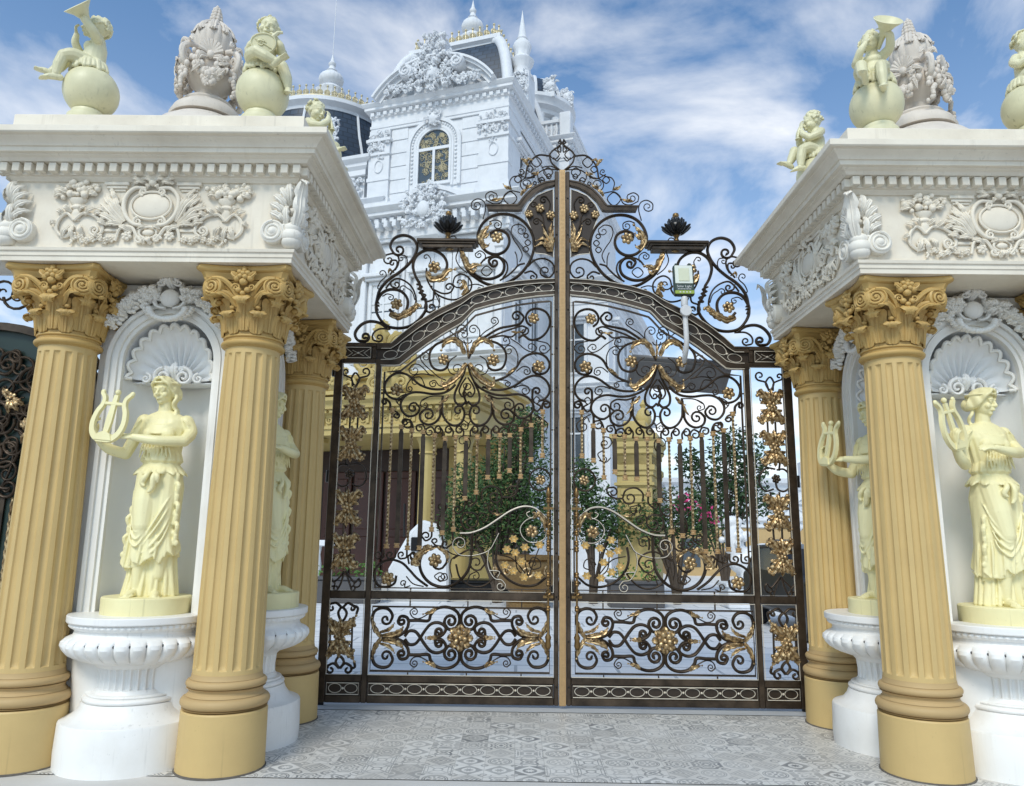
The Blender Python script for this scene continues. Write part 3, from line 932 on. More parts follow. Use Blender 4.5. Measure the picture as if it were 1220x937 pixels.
bw;1093,1681,2614
bf;985,1991,2598
bw;871,2052,2617
bf;758,2206,2618
bw;639,2215,2637
bf;537,2276,2638
bw;424,2218,2700
bf;319,2390,2745
bw;202,2434,2886'''
ARCH_TOP = '1795,3597 1700,3693 1533,3829 1327,3966 1069,4095 937,4185 715,4252 491,4293 267,4315 56,4324'
ARCH_LOW = '1931,3357 1705,3359 1593,3454 1414,3595 1246,3711 1063,3821 933,3972 711,4038 489,4092 266,4127 55,4145'
RING_AT = '1802,3484 1652,3567 1515,3682 1365,3786 1208,3896 1050,3970 879,4049 706,4103 527,4156 347,4191 167,4205'
CREST_TOP = '831,5165 679,5166 488,5168 425,5264 324,5374 197,5437 56,5459'
CREST_LOW = '805,5104 652,5105 443,5103 374,5223 273,5320 171,5376 63,5401'
CREST_SHEET = '409,5081 361,5183 273,5286 171,5335 97,5356 91,4955 93,4575 181,4607 294,4619 301,4739 321,4846 359,4953'
XG, YG = .453, 7.69
def mm_(s): return [tuple(float(k) / 1000 for k in q.split(',')) for q in s.split()]
def resample(P, n):
    P = [V((p[0], p[1], 0)) for p in P]
    d = [0]
    for a, b in zip(P, P[1:]): d.append(d[-1] + (b - a).length)
    out = []; k = 0
    for i in range(n):
        t = d[-1] * i / (n - 1)
        while k < len(P) - 2 and d[k + 1] < t: k += 1
        f = (t - d[k]) / max(1e-9, d[k + 1] - d[k])
        q = P[k].lerp(P[k + 1], min(1, f)); out.append((q.x, q.y))
    return out
def lerp2(A, B, t): return [(a[0] + (b[0] - a[0]) * t, a[1] + (b[1] - a[1]) * t) for a, b in zip(A, B)]
WID = {'T': .0168, 't': .0135, 'm': .0104, 'n': .0068}
def scroll_path(pts, a, b):
    P = [V((x, z, 0)) for x, z in pts]
    if len(P) > 3 and (P[0] - P[-1]).length < .002:
        Q = spline(P[:-1], 5, True)
        return Q + Q[:1]
    S_ = spline(P, 5) if len(P) > 2 else P
    def sp(end, prev, spec):
        cx, cz, turns = spec
        c = V((cx, cz, 0)); r = end - c
        d = end - prev
        sg = 1 if (r.x * d.y - r.y * d.x) > 0 else -1
        a0 = math.atan2(r.y, r.x); r0 = r.length
        K = max(6, int(turns * 14))
        return [c + V((cos(a0 + sg * 2 * PI * turns * i / K), sin(a0 + sg * 2 * PI * turns * i / K), 0)) * (r0 * (1 - .80 * i / K)) for i in range(1, K + 1)]
    if b: S_ = S_ + sp(S_[-1], S_[-2], b)
    if a: S_ = sp(S_[0], S_[1], a)[::-1] + S_
    return S_

def gate_leaf(sg, label):
    hx = sg * 2.33
    root = empty('gate_leaf', (XG + hx, YG, 0), 0, label, 'gate', 'two ornamental gate leaves')
    def X(u): return sg * u - hx
    def P3(q, y=0.0): return (X(q[0]), y, q[1])
    def bx(mb, u0, u1, z0, z1, y0=-.03, y1=.03, c=.006, mi=0):
        a, b = sorted((X(u0), X(u1))); mb.box(a, b, y0, y1, z0, z1, c=c, mi=mi)
    def line(mb, pts, y, r=.0048, closed=True, mi=0):
        mb.tube([P3(q, y) for q in pts], r, 4, closed=closed, N=(0, 1, 0), mi=mi)
    def rect(u0, u1, z0, z1): return [(u0, z0), (u1, z0), (u1, z1), (u0, z1)]
    # --- frame bars
    fr = MB()
    bx(fr, 2.292, 2.372, .03, 3.600, -.035, .035)
    bx(fr, 1.888, 1.943, .03, 3.385)
    bx(fr, .038, .082, .03, 5.56, -.032, .032)
    bx(fr, .0835, 1.8865, 1.000, 1.073); bx(fr, 1.9445, 2.2905, 1.000, 1.073)
    bx(fr, .0835, 1.8865, .030, .098); bx(fr, .0835, 1.8865, .222, .284)
    bx(fr, 1.9445, 2.2905, .030, .098); bx(fr, 1.9445, 2.2905, .222, .284)
    bx(fr, 1.9445, 2.2905, 3.382, 3.425); bx(fr, 1.9445, 2.2905, 3.557, 3.600)
    bx(fr, 1.945, 1.990, 3.427, 3.555)
    fr.build('frame', MAT['bronze'], root)
    # --- recessed bands of rings: foot and shoulder
    ed = MB()
    for q in ((.084, 1.886, .099, .221), (1.946, 2.290, .099, .221), (1.992, 2.290, 3.427, 3.555)):
        pl = MB(); bx(pl, *q, -.004, .012, 0); pl.build('backing_sheet', MAT['bsheet'], root)
    for u0, u1, n in ((.10, 1.87, 10), (1.965, 2.275, 2)):
        line(ed, rect(u0, u1, .108, .212), -.031)
        for i in range(n):
            uc = u0 + (u1 - u0) * (i + .5) / n; a = min((u1 - u0) / n * .40, .085)
            line(ed, [(uc + a * cos(t * PI / 10), .160 + .042 * sin(t * PI / 10)) for t in range(20)], -.010, .004)
            if i: ed.ball((X(u0 + (u1 - u0) * i / n), -.014, .160), .012, 8, 6)
    uc = 2.14
    line(ed, rect(2.005, 2.28, 3.435, 3.548), -.028)
    for a in (-1, 1):
        line(ed, [(uc + a * .13, 3.44), (uc + a * .06, 3.491), (uc + a * .13, 3.545)], -.010, .004, False)
        line(ed, [(uc - .06, 3.491 - a * .03), (uc + .06, 3.491 + a * .03)], -.010, .003, False)
    ed.ball((X(uc), -.012, 3.491), .012, 8, 6)
    # --- arch rail
    n = 44
    A = resample([(1.943, 3.597)] + mm_(ARCH_TOP), n); B = resample([(1.943, 3.357)] + mm_(ARCH_LOW)[1:], n)
    A[-1] = (.083, A[-1][1]); B[-1] = (.083, B[-1][1])
    ar = MB()
    def xs(Q): return [(X(q[0]), q[1]) for q in Q]
    ar.strip(xs(A), xs(lerp2(A, B, .27)), -.036, .036); ar.strip(xs(lerp2(A, B, .73)), xs(B), -.036, .036)
    ar.strip(xs(lerp2(A, B, .03)), xs(lerp2(A, B, .09)), -.043, -.037)
    ar.build('arch_rail', MAT['bronze'], root, 40)
    ab = MB(); ab.strip(xs(lerp2(A, B, .275)), xs(lerp2(A, B, .725)), -.006, .010); ab.build('backing_sheet', MAT['bsheet'], root)
    for t in (.25, .75, 1.0, .02): line(ed, [p for p in lerp2(A, B, t)][(1 if t != .02 else 3):], -.0375 if t not in (.02,) else -.044, .004, False)
    cen = mm_(RING_AT)
    mid = [V((*q, 0)) for q in lerp2(A, B, .5)]
    for i, q in enumerate(cen):
        j = min(range(len(mid)), key=lambda k: (mid[k] - V((*q, 0))).length)
        t = (mid[min(j + 1, n - 1)] - mid[max(j - 1, 0)]).normalized(); nn = V((-t.y, t.x, 0)); c = mid[j] if (mid[j] - V((*q, 0))).length > .05 else V((*q, 0))
        c = c - nn * (nn.dot(c - mid[j]))
        line(ed, [((c + t * (.074 * cos(k * PI / 10)) + nn * (.043 * sin(k * PI / 10))).x, (c + t * (.074 * cos(k * PI / 10)) + nn * (.043 * sin(k * PI / 10))).y) for k in range(20)], -.011, .004)
        # a small stud between two rings
        if i:
            pm = (c + prev) / 2; k = min(range(len(mid)), key=lambda k: (mid[k] - pm).length)
            pm = mid[k] + (pm - mid[k]) * .5
            ed.ball((X(pm.x), -.016, pm.y), .0135, 8, 6)
        prev = c
    # --- crest rail with its backing sheet
    CT, CB = resample(mm_(CREST_TOP), 22), resample(mm_(CREST_LOW), 22)
    CT[-1] = (.083, CT[-1][1]); CB[-1] = (.083, CB[-1][1])
    cr = MB(); cr.strip(xs(CT), xs(CB), -.034, .034)
    cr.strip(xs(lerp2(CT, CB, .04)), xs(lerp2(CT, CB, .3)), -.042, -.0345)
    cr.build('crest_rail', MAT['bronze'], root, 40)
    sh = mm_(CREST_SHEET)
    cs = MB(); cs.prism(xs(sh), .002, .012); cs.build('crest_sheet', MAT['bsheet'], root)
    for q in (rect(.0, 0, 0, 0),): pass
    line(ed, sh, -.002, .006)
    # --- gilt lines round the openings
    line(ed, rect(.089, 1.882, .291, .993), -.031); line(ed, rect(1.950, 2.285, .291, .993), -.031)
    line(ed, rect(1.950, 2.285, 1.080, 3.375), -.031)
    inn = [(1.880, 1.082)] + [(1.882, 3.345)] + [(q[0], q[1] - .006) for q in B[3:-1]] + [(.090, 4.137), (.090, 1.082)]
    line(ed, inn, -.031)
    ed.build('gilt_edging', MAT['line'], root, 60)
    # --- inner frames of square bar
    f2 = MB()
    off = [(min(q[0], 1.850) - .012, q[1] - .058) for q in B[4:-2]]
    f2.tube([P3(q) for q in [(1.855, 1.105), (1.855, 3.29)] + off + [(.118, 4.075), (.118, 1.105)]], .0125, 4, closed=True, N=(0, 1, 0))
    f2.tube([P3(q) for q in rect(.125, 1.868, .322, .925)], .0125, 4, closed=True, N=(0, 1, 0))
    for z in (1.5, 1.9, 2.3, 2.7, 3.1, 3.5, 3.8):
        for u0, u1 in ((.082, .11), (1.863, 1.888)):
            if z < 3.3 or u0 < 1: bx(f2, u0, u1, z - .006, z + .006, -.008, .008, 0)
    for u in (.4, .93, 1.5):
        bx(f2, u - .006, u + .006, .285, .31, -.008, .008, 0); bx(f2, u - .006, u + .006, .93, 1.0, -.008, .008, 0); bx(f2, u - .006, u + .006, 1.073, 1.1, -.008, .008, 0)
    f2.build('inner_frame', MAT['bronze'], root)
    # --- scrollwork
    def archz(u):
        for a, b in zip(B, B[1:]):
            if b[0] <= u <= a[0]: return a[1] + (b[1] - a[1]) * (a[0] - u) / max(1e-6, a[0] - b[0])
        return 3.4
    grp = {}
    leaves = {}
    for ln in GATE.split('\n'):
        F = ln.split(';')
        k = F[0]
        if k[0] in 'Ttmn':
            pts = mm_(F[1])
            a, b = [tuple(float(t) * (.001 if i < 2 else 1) for i, t in enumerate(q.split(','))) if q else None for q in (F[2], F[3])]
            cu = sum(p[0] for p in pts) / len(pts); cz = sum(p[1] for p in pts) / len(pts)
            nm = 'side_panel_scrollwork' if cu > 1.94 and 1.0 < cz < 3.4 else 'side_foot_scrollwork' if cu > 1.94 and cz < 1.0 else 'lower_panel_scrollwork' if cz < 1.0 else 'crest_scrollwork' if cz > archz(cu) + .03 else 'upper_panel_scrollwork' if cz > 2.35 else 'middle_panel_scrollwork'
            S_ = scroll_path(pts, a, b)
            r = WID[k[0]]
            mb = grp.setdefault(nm, MB())
            L_ = len(S_)
            rs = [r] * L_
            if b:
                for i in range(L_):
                    t = i / L_
                    if t > .6: rs[i] = r * (1 - .35 * (t - .6) / .4)
                rs[-1] = r * 1.25; rs[-2] = r * 1.1
            mb.tube([(X(q.x), .002 * ((len(mb.v) // 7) % 5 - 2), q.y) for q in S_], rs, 6, N=(0, 1, 0), asp=1.25 if k[0] in 'Tt' else 1.0)
            if k[1] == 'g':
                grp.setdefault('gilt_ridge', MB()).tube([(X(q.x), -.014, q.y + .004) for q in S_], r * .62, 5, N=(0, 1, 0))
        elif k == 'L':
            pts = mm_(F[1]); wd = float(F[2]) / 1000
            cz = sum(p[1] for p in pts) / len(pts); cu = sum(p[0] for p in pts) / len(pts)
            nm = 'lower' if cz < 1 else 'crest' if cz > archz(cu) else 'upper'
            mb = leaves.setdefault(nm, MB())
            P = [V((X(q[0]), -.012 - .012 * sin(PI * i / max(1, len(pts) - 1)), q[1])) for i, q in enumerate(pts)]
            mb.leaf(P, wd * .66, (0, -1, 0), max(3, int(5 * wd / .06)), .32)
            # the curled tip
            d = (P[-1] - P[-2]).normalized()
            mb.ball(tuple(P[-1] + V((0, -.012, 0)) + d * (wd * .05)), wd * .24, 8, 6, (1, .8, 1))
            mb.leaf([P[0] + V((0, -.004, 0)), (P[0] + P[1]) / 2 + V((0, -.018, wd * .25)), P[1] + V((0, -.012, wd * .5))], wd * .3, (0, -1, 0), 3, .3)
        elif k == 'R':
            u, z = mm_(F[1])[0]; q = F[2].split(','); rr = float(q[0]) / 1000
            mb = MB(); mb.rosette((X(u), -.012, z), rr * 1.22, (0, -1, 0), 6, puff=.75, core=.34)
            for j in range(6 if rr > .07 else 0):
                an = PI * (j + .5) / 3
                mb.leaf([(X(u) + rr * .4 * cos(an), -.006, z + rr * .4 * sin(an)), (X(u) + rr * 1.0 * cos(an), -.012, z + rr * 1.0 * sin(an)), (X(u) + rr * 1.25 * cos(an), -.004, z + rr * 1.25 * sin(an))], rr * .3, (0, -1, 0), 3)
            if rr > .07:
                for j in range(8):
                    an = PI * j / 4
                    mb.leaf([(X(u) + .05 * cos(an), -.016, z + .05 * sin(an)), (X(u) + .10 * cos(an), -.03, z + .10 * sin(an)), (X(u) + .125 * cos(an), -.012, z + .125 * sin(an))], .042, (0, -1, 0), 4)
                mb.ball((X(u), -.02, z), .055, 14, 10, (1, .55, 1))
            mb.build('rosette', MAT['bronze' if q[1] == '1' else 'gold'], root, 50)
        elif k == 'U':
            u, z = mm_(F[1])[0]
            mb = MB(); mb.lathe([(.004, 0), (.016, .004), (.030, .020), (.040, .040), (.037, .042), (.024, .024), (.012, .010), (.0, .008)], 36, MX.Translation((X(u), -.012, z)) @ MX.Rotation(R(62), 4, 'X'), fn=lambda a, zz: 1 + (.20 * cos(6 * a) if zz > .014 else 0))
            mb.ball((X(u), -.030, z + .004), .007, 6, 5)
            mb.build('flower_cup', MAT['goldcup'], root, 60)
        elif k == 'X':
            u, z = mm_(F[1])[0]
            mb = MB(); mb.rosette((X(u), -.018, z), .062, (0, -1, 0), 6, puff=.6)
            mb.build('rosette', MAT['gold'], root, 50)
            mb = leaves.setdefault('side', MB())
            for b in (-1, 1): mb.leaf([(X(u), -.014, z + b * .05), (X(u), -.034, z + b * .12), (X(u), -.012, z + b * .19)], .036, (0, -1, 0), 5, .3)
            for a in (-1, 1):
                for b in (-1, 1):
                    c = (X(u), z)
                    mb.leaf([(c[0] + a * .02, -.012, c[1] + b * .03), (c[0] + a * .06, -.026, c[1] + b * .09), (c[0] + a * .105, -.022, c[1] + b * .15), (c[0] + a * .150, -.012, c[1] + b * .125)], .050, (0, -1, 0), 5, .3)
                    mb.leaf([(c[0] + a * .05, -.016, c[1] + b * .07), (c[0] + a * .03, -.03, c[1] + b * .12), (c[0] + a * .055, -.016, c[1] + b * .165)], .022, (0, -1, 0), 3, .3)
                    mb.leaf([(c[0] + a * .02, -.012, c[1] + b * .02), (c[0] + a * .08, -.024, c[1] + b * .045), (c[0] + a * .115, -.012, c[1] + b * .03)], .022, (0, -1, 0), 3, .3)
                    mb.ball((c[0] + a * .138, -.016, c[1] + b * .118), .019, 8, 6)
                    grp.setdefault('side_panel_scrollwork' if z > 1 else 'side_foot_scrollwork', MB()).tube([(c[0] + a * .03, .004, c[1] + b * .02), (c[0] + a * .105, .004, c[1] + b * .07), (c[0] + a * .105, .004, c[1] + b * .11)], .008, 4, N=(0, 1, 0))
        elif k == 'B':
            u, z = mm_(F[1])[0]; q = F[2].split(',')
            bx(grp.setdefault('crest_scrollwork', MB()), u - float(q[0]) / 2000, u + float(q[0]) / 2000, z - float(q[1]) / 2000, z + float(q[1]) / 2000, -.025, .025)
        elif k[0] == 'b':
            u, z0, z1 = [float(t) / 1000 for t in F[1].split(',')]
            mb = MB()
            for z in (z0, z1):
                for dz, hw, hh in ((-.016, .027, .007), (0, .021, .010), (.016, .027, .007)): bx(mb, u - hw, u + hw, z + dz - hh, z + dz + hh, -.022, .022, .004, 1)
            if k[1] == 'f':
                bx(mb, u - .0225, u + .0225, z0 + .02, z1 - .06, -.011, .011, .003)
                a, b = X(u - .0225), X(u + .0225)
                mb.prism([(min(a, b), z1 - .0605), (max(a, b), z1 - .0605), ((a + b) / 2 + .012, z1 - .022), ((a + b) / 2 - .012, z1 - .022)], -.011, .011)
                mb.build('flat_bar', [MAT['bronze'], MAT['goldbar']], root)
            else:
                N_ = max(10, int((z1 - z0) / .012)); vs, fs = [], []
                for i in range(N_ + 1):
                    z = z0 + (z1 - z0) * i / N_; tw = 2 * PI * (z - z0) / .15 * sg
                    for j in range(8):
                        an = 2 * PI * j / 8; rr = .0145 if j % 2 == 0 else .0098
                        vs.append((X(u) + rr * cos(an + tw), rr * sin(an + tw), z))
                for i in range(N_):
                    for j in range(8): fs.append((i * 8 + j, i * 8 + (j + 1) % 8, i * 8 + 8 + (j + 1) % 8, i * 8 + 8 + j))
                mb.add(vs, fs)
                mb.build('twisted_bar', [MAT['gold'], MAT['goldbar']], root, 60)
    for nm, mb in grp.items():
        mb.build(nm, MAT['line' if nm == 'gilt_ridge' else 'goldbar' if nm == 'bar_collar' else 'bronze'], root, 60)
    for nm, mb in leaves.items():
        mb.build('gilt_leaves', MAT['gold'], root, 70)
    # --- knobbed bolt post beside the meeting line
    mb = MB()
    prof = [(.0, .541), (.018, .548), (.03, .58), (.024, .63), (.032, .66), (.012, .70)]
    def kn(z, r=.024): return [(.011, z - .03), (r * .8, z - .024), (r, z - .012), (r * .7, z), (r, z + .012), (r * .8, z + .024), (.011, z + .03)]
    for z in (.93, 1.17, 1.25, 1.50, 1.56, 1.66, 1.84): prof += kn(z)
    prof += [(.013, 1.93)] + kn(1.98, .028) + [(.02, 2.02), (.026, 2.05), (.012, 2.10), (.0, 2.115)]
    mb.lathe(prof, 12, MX.Translation((X(.141), -.045, 0)))
    for zc in (1.07, 1.745):
        for j in range(4):
            mb.tube([(X(.141) + sin(PI * t / 8) * .03 * cos(j * PI / 2 + t * .5), -.045 + sin(PI * t / 8) * .03 * sin(j * PI / 2 + t * .5), zc - .05 + .10 * t / 8) for t in range(9)], .005, 5)
    for z in (1.04, 1.9): mb.box(X(.141) - .05, X(.141) + .05, -.052, -.03, z - .012, z + .012)
    mb.build('bolt_post', MAT['oldbrass'], root, 50)
    # --- studs down the stile
    for z in [.2 + .42 * i for i in range(13)]:
        st = MB(); st.ball((X(.06), -.036, z), .009, 8, 6); st.build('stud', MAT['black'], root)
    # --- shelf and lotus bowl
    s_ = MB()
    bx(s_, .905, 1.560, 4.712, 4.742, -.10, .10, .006); bx(s_, .93, 1.535, 4.690, 4.711, -.085, .085, .005); bx(s_, .96, 1.505, 4.650, 4.689, -.07, .07, .005)
    s_.build('shelf', MAT['bronze'], root)
    lt = MB(); u0 = 1.234
    T0 = MX.Translation((X(u0), 0, 4.743))
    lt.lathe([(.055, 0), (.06, .012), (.03, .03), (.02, .06), (.034, .085), (.03, .10)], 18, T0)
    lo = lt.build('lotus_finial', MAT['oldbrass'], root)
    pb = MB()
    pb.lathe([(.02, .09), (.05, .10), (.09, .15), (.10, .2), (.06, .25), (.0, .26)], 16, T0)
    for nn_, rc, zc, tilt, ln in ((12, .108, .150, 50, .070), (10, .066, .205, 18, .072), (7, .03, .225, 6, .07)):
        for j in range(nn_):
            an = 2 * PI * (j + .5 * (nn_ == 10)) / nn_
            Mp = T0 @ MX.Rotation(an, 4, 'Z') @ MX.Translation((rc, 0, zc)) @ MX.Rotation(R(tilt), 4, 'Y')
            pb.ball((0, 0, 0), ln, 8, 8, (.26, .40, 1), Mp)
    pb.build('lotus_petals', MAT['black'], lo, 50)
    kb = MB(); kb.lathe([(.0, .26), (.03, .27), (.02, .29), (.036, .315), (.03, .34), (.0, .355)], 14, T0)
    kb.build('knob', MAT['oldbrass'], lo, 50)
    if sg < 0:
        ms = MB(); ms.box(-hx - .034 , -hx + .034, -.052, -.033, .03, 5.57, c=.006)
        for i in range(360):
            z = .045 + i * .0153
            ms.box(-hx - .020, -hx + .020, -.055, -.0525, z, z + .012)
        ms.build('meeting_strip', MAT['goldbar'], root)
    for z in (.35, 2.2, 3.3):
        hg = MB(); hg.lathe([(.022, z - .06), (.026, z - .055), (.026, z + .055), (.022, z + .06)], 12, MX.Translation((X(2.385), .01, 0))); hg.build('hinge', MAT['black'], root)
    wh = MB(); wh.box(*sorted((X(2.30), X(2.36))), -.02, .02, .004, .029); wh.build('foot', MAT['black'], root)
    return root
MAT['oldbrass'] = flat('aged_brass', (.34, .21, .085), .38, .8, .55, 22)
MAT['goldcup'] = flat('bright_gilt_cups', (.78, .60, .30), .38, .7, .3, 30)
gate_leaf(-1, 'left leaf of the ornamental bronze and gilt gate, with the gilt meeting strip')
gate_leaf(1, 'right leaf of the ornamental bronze and gilt gate, behind the white solar lamp')
# ------------------------------------------------------------------ gate pylons
# columns: built once round their own axis
def fluted(r_at, z0, z1, n=16, sub=6):
    """shaft with n round-ended flutes"""
    mb = MB()
    zs = [z0, z0 + .03] + [z0 + .03 + .05 * i / 5 for i in range(1, 6)]
    m = 14
    zs += [zs[-1] + (z1 - .10 - zs[-1]) * i / m for i in range(1, m + 1)]
    zs += [z1 - .10 + .05 * i / 5 for i in range(1, 6)] + [z1]
    prof = [(r_at(z), z) for z in zs]
    def fn(a, z):
        e = min(1.0, max(0.0, (z - z0 - .03) / .05), max(0.0, (z1 - .05 - z) / .05))
        e = math.sqrt(max(0.0, 1 - (1 - e) ** 2))
        p = (a / (2 * PI) * n) % 1.0
        x = (p - .5) / .31
        return 1 - (e * .095 * math.sqrt(1 - x * x) if abs(x) < 1 else 0)
    mb.lathe(prof, n * 16, fn=fn, cap=False)
    return mb
def rs(z):
    t = (z - .64) / (3.0 - .64)
    return .238 - .036 * t - .006 * sin(PI * t) * -1
def torus(r, z0, z1, k=7, bulge=None):
    h = (z1 - z0) / 2; b = bulge or h
    return [(r - b + b * sin(PI * i / k) if False else r - b * (1 - sin(PI * i / k)), z0 + (z1 - z0) * (1 - cos(PI * i / k)) / 2) for i in range(k + 1)]
def capital():
    """Corinthian capital, z 0 (astragal top) .. .50, local axis"""
    mb = MB()
    mb.lathe([(.198, -.005), (.196, .05), (.195, .18), (.205, .28), (.235, .36), (.265, .395), (.20, .41)], 40)
    def ring(n, a0, z0, h, out, hw, r0):
        for i in range(n):
            a = a0 + 2 * PI * i / n; d = V((cos(a), sin(a), 0)); t = V((-sin(a), cos(a), 0))
            p = lambda r, z: d * r + V((0, 0, z))
            mb.leaf([p(r0, z0), p(r0 + .008, z0 + h * .35), p(r0 + .014, z0 + h * .68), p(r0 + out * .32, z0 + h * .92), p(r0 + out * .62, z0 + h * 1.0), p(r0 + out * .92, z0 + h * .95), p(r0 + out, z0 + h * .86), p(r0 + out * .86, z0 + h * .79)], hw, tuple(d + V((0, 0, .05))), 3, .16, th=.010, tip=.45, seg=4, lob=.16)
            mb.ball(tuple(p(r0 + out * .80, z0 + h * .90)), hw * .55, 12, 8, (.9, .9, .62))
            for s_ in (-1, 1):
                for q in (.32, .66):
                    mb.tube([p(r0 + .012, z0 + .006) + t * (s_ * hw * q * .6), p(r0 + .020, z0 + h * .4) + t * (s_ * hw * q * .85), p(r0 + out * .30, z0 + h * .86) + t * (s_ * hw * q * .9), p(r0 + out * .60, z0 + h * 1.0 + .008) + t * (s_ * hw * q * .75)], [.0025, .0045, .0045, .002], 5)
            mb.tube([p(r0 + .014, z0), p(r0 + .024, z0 + h * .5), p(r0 + out * .36, z0 + h * .93), p(r0 + out * .66, z0 + h * 1.03)], [.007, .007, .006, .003], 5)
    ring(8, PI / 8, .0, .150, .088, .072, .198)
    ring(8, 0, .02, .240, .105, .074, .202)
    # small buds between the tall leaves
    for i in range(8):
        a = PI / 8 + 2 * PI * i / 8; d = V((cos(a), sin(a), 0))
        mb.ball(tuple(d * .232 + V((0, 0, .195))), .020, 8, 6)
        mb.tube([d * .215 + V((0, 0, .20)), d * .222 + V((0, 0, .26))], [.016, .026], 8)
    # volutes, two on every face, and stems rising to them
    for f in range(4):
        Mf = MX.Rotation(f * PI / 2, 4, 'Z')
        for s_ in (-1, 1):
            c = V((s_ * .214, -.276, .338)); N = V((s_ * .30, -1, .0)).normalized()
            a = V((0, 0, 1)).cross(N).normalized()
            D = MX(((*a, 0), (*N, 0), (0, 0, 1, 0), (0, 0, 0, 1))).transposed(); D.translation = c
            # disc with a rim
            Rx = D @ MX.Rotation(-PI / 2, 4, 'X')
            mb.lathe([(.076, -.085), (.076, .004), (.066, .013), (.058, .003), (.0, .003)], 28, Mf @ Rx)
            mb.spiral(tuple(c + N * .008), .060, 2.2, .0105, tuple(N), a0=PI / 2, sgn=-s_, M=Mf, n=6, h=.012)
            mb.ball(tuple(c + N * .016), .012, 8, 6, M=Mf)
            st = [V((s_ * .035, -.222, .20)), V((s_ * .050, -.236, .27)), V((s_ * .09, -.262, .345)), V((s_ * .15, -.285, .395)), V((s_ * .215, -.282, .403))]
            S_ = spline(st, 5)
            mb.tube(S_, [.014 + .006 * sin(PI * i / len(S_)) for i in range(len(S_))], 6, Mf)
            mb.tube([p + V((s_ * .024, .014, -.016)) for p in S_[:-4]], .011, 6, Mf)
            # leaf under the volute
            mb.leaf([V((s_ * .055, -.218, .205)), V((s_ * .095, -.25, .27)), V((s_ * .15, -.285, .292)), V((s_ * .20, -.30, .265))], .034, (0, -1, .4), 3, .25, th=.008, M=Mf, tip=.4, lob=.2)
            mb.ball((s_ * .19, -.298, .272), .024, 8, 6, (1, 1, .6), Mf)
            mb.leaf([V((s_ * .02, -.225, .20)), V((s_ * .035, -.245, .27)), V((s_ * .065, -.262, .30))], .026, (0, -1, .2), 2, .25, th=.006, M=Mf)
            # helix towards the middle
            mb.spiral((s_ * .052, -.275, .335), .030, 1.5, .008, (0, -1, 0), a0=PI, sgn=s_, M=Mf, n=6)
        # fleuron
        mb.rosette((0, -.288, .435), .050, (0, -1, .1), 5, Mf, puff=.8)
        for q, zz, rr in ((-.045, .40, .026), (.045, .40, .026), (0, .375, .030), (-.03, .31, .022), (.03, .31, .022), (0, .285, .020), (0, .478, .020)):
            mb.ball((q, -.283, zz), rr, 8, 6, M=Mf)
        for q in (-1, 1):
            mb.leaf([V((q * .02, -.285, .40)), V((q * .06, -.30, .425)), V((q * .085, -.292, .455))], .026, (0, -1, 0), 3, .3, M=Mf)
    # corner leaves between paired volutes
    for f in range(4):
        Mf = MX.Rotation(f * PI / 2 + PI / 4, 4, 'Z')
        mb.box(-.045, .045, -.355, -.25, .30, .392, Mf, c=.016)
        mb.ball((0, -.362, .404), .026, 8, 6, M=Mf); mb.ball((.0, -.357, .345), .016, 8, 6, M=Mf)
        mb.leaf([V((0, -.30, .22)), V((0, -.335, .275)), V((0, -.36, .295))], .03, (0, -1, .3), 3, .25, M=Mf)
    # abacus with hollow sides
    def outline(h, cut, hol):
        pts = []
        for f in range(4):
            Mf = MX.Rotation(f * PI / 2, 3, 'Z')
            for i in range(13):
                u = -h + cut + (2 * h - 2 * cut) * i / 12; t = u / (h - cut)
                pts.append(Mf @ V((u, -h + hol * (1 - t * t), 0)))
        return pts
    def slab(levels):
        vs, fs = [], []
        for h, cut, hol, z in levels: vs += [(p.x, p.y, z) for p in outline(h, cut, hol)]
        n = 52
        for k in range(len(levels) - 1):
            for i in range(n): fs.append((k * n + i, k * n + (i + 1) % n, k * n + n + (i + 1) % n, k * n + n + i))
        fs.append(tuple(range(n))[::-1]); fs.append(tuple((len(levels) - 1) * n + i for i in range(n)))
        mb.add(vs, fs)
    slab([(.285, .03, .045, .405), (.290, .03, .045, .430), (.300, .03, .045, .452)])
    slab([(.305, .028, .045, .4525), (.322, .028, .045, .465), (.326, .028, .045, .485), (.318, .028, .045, .502)])
    return mb
SHAFT_MB, CAP_MB = fluted(rs, .64, 3.0), capital()
_col_proto = {}
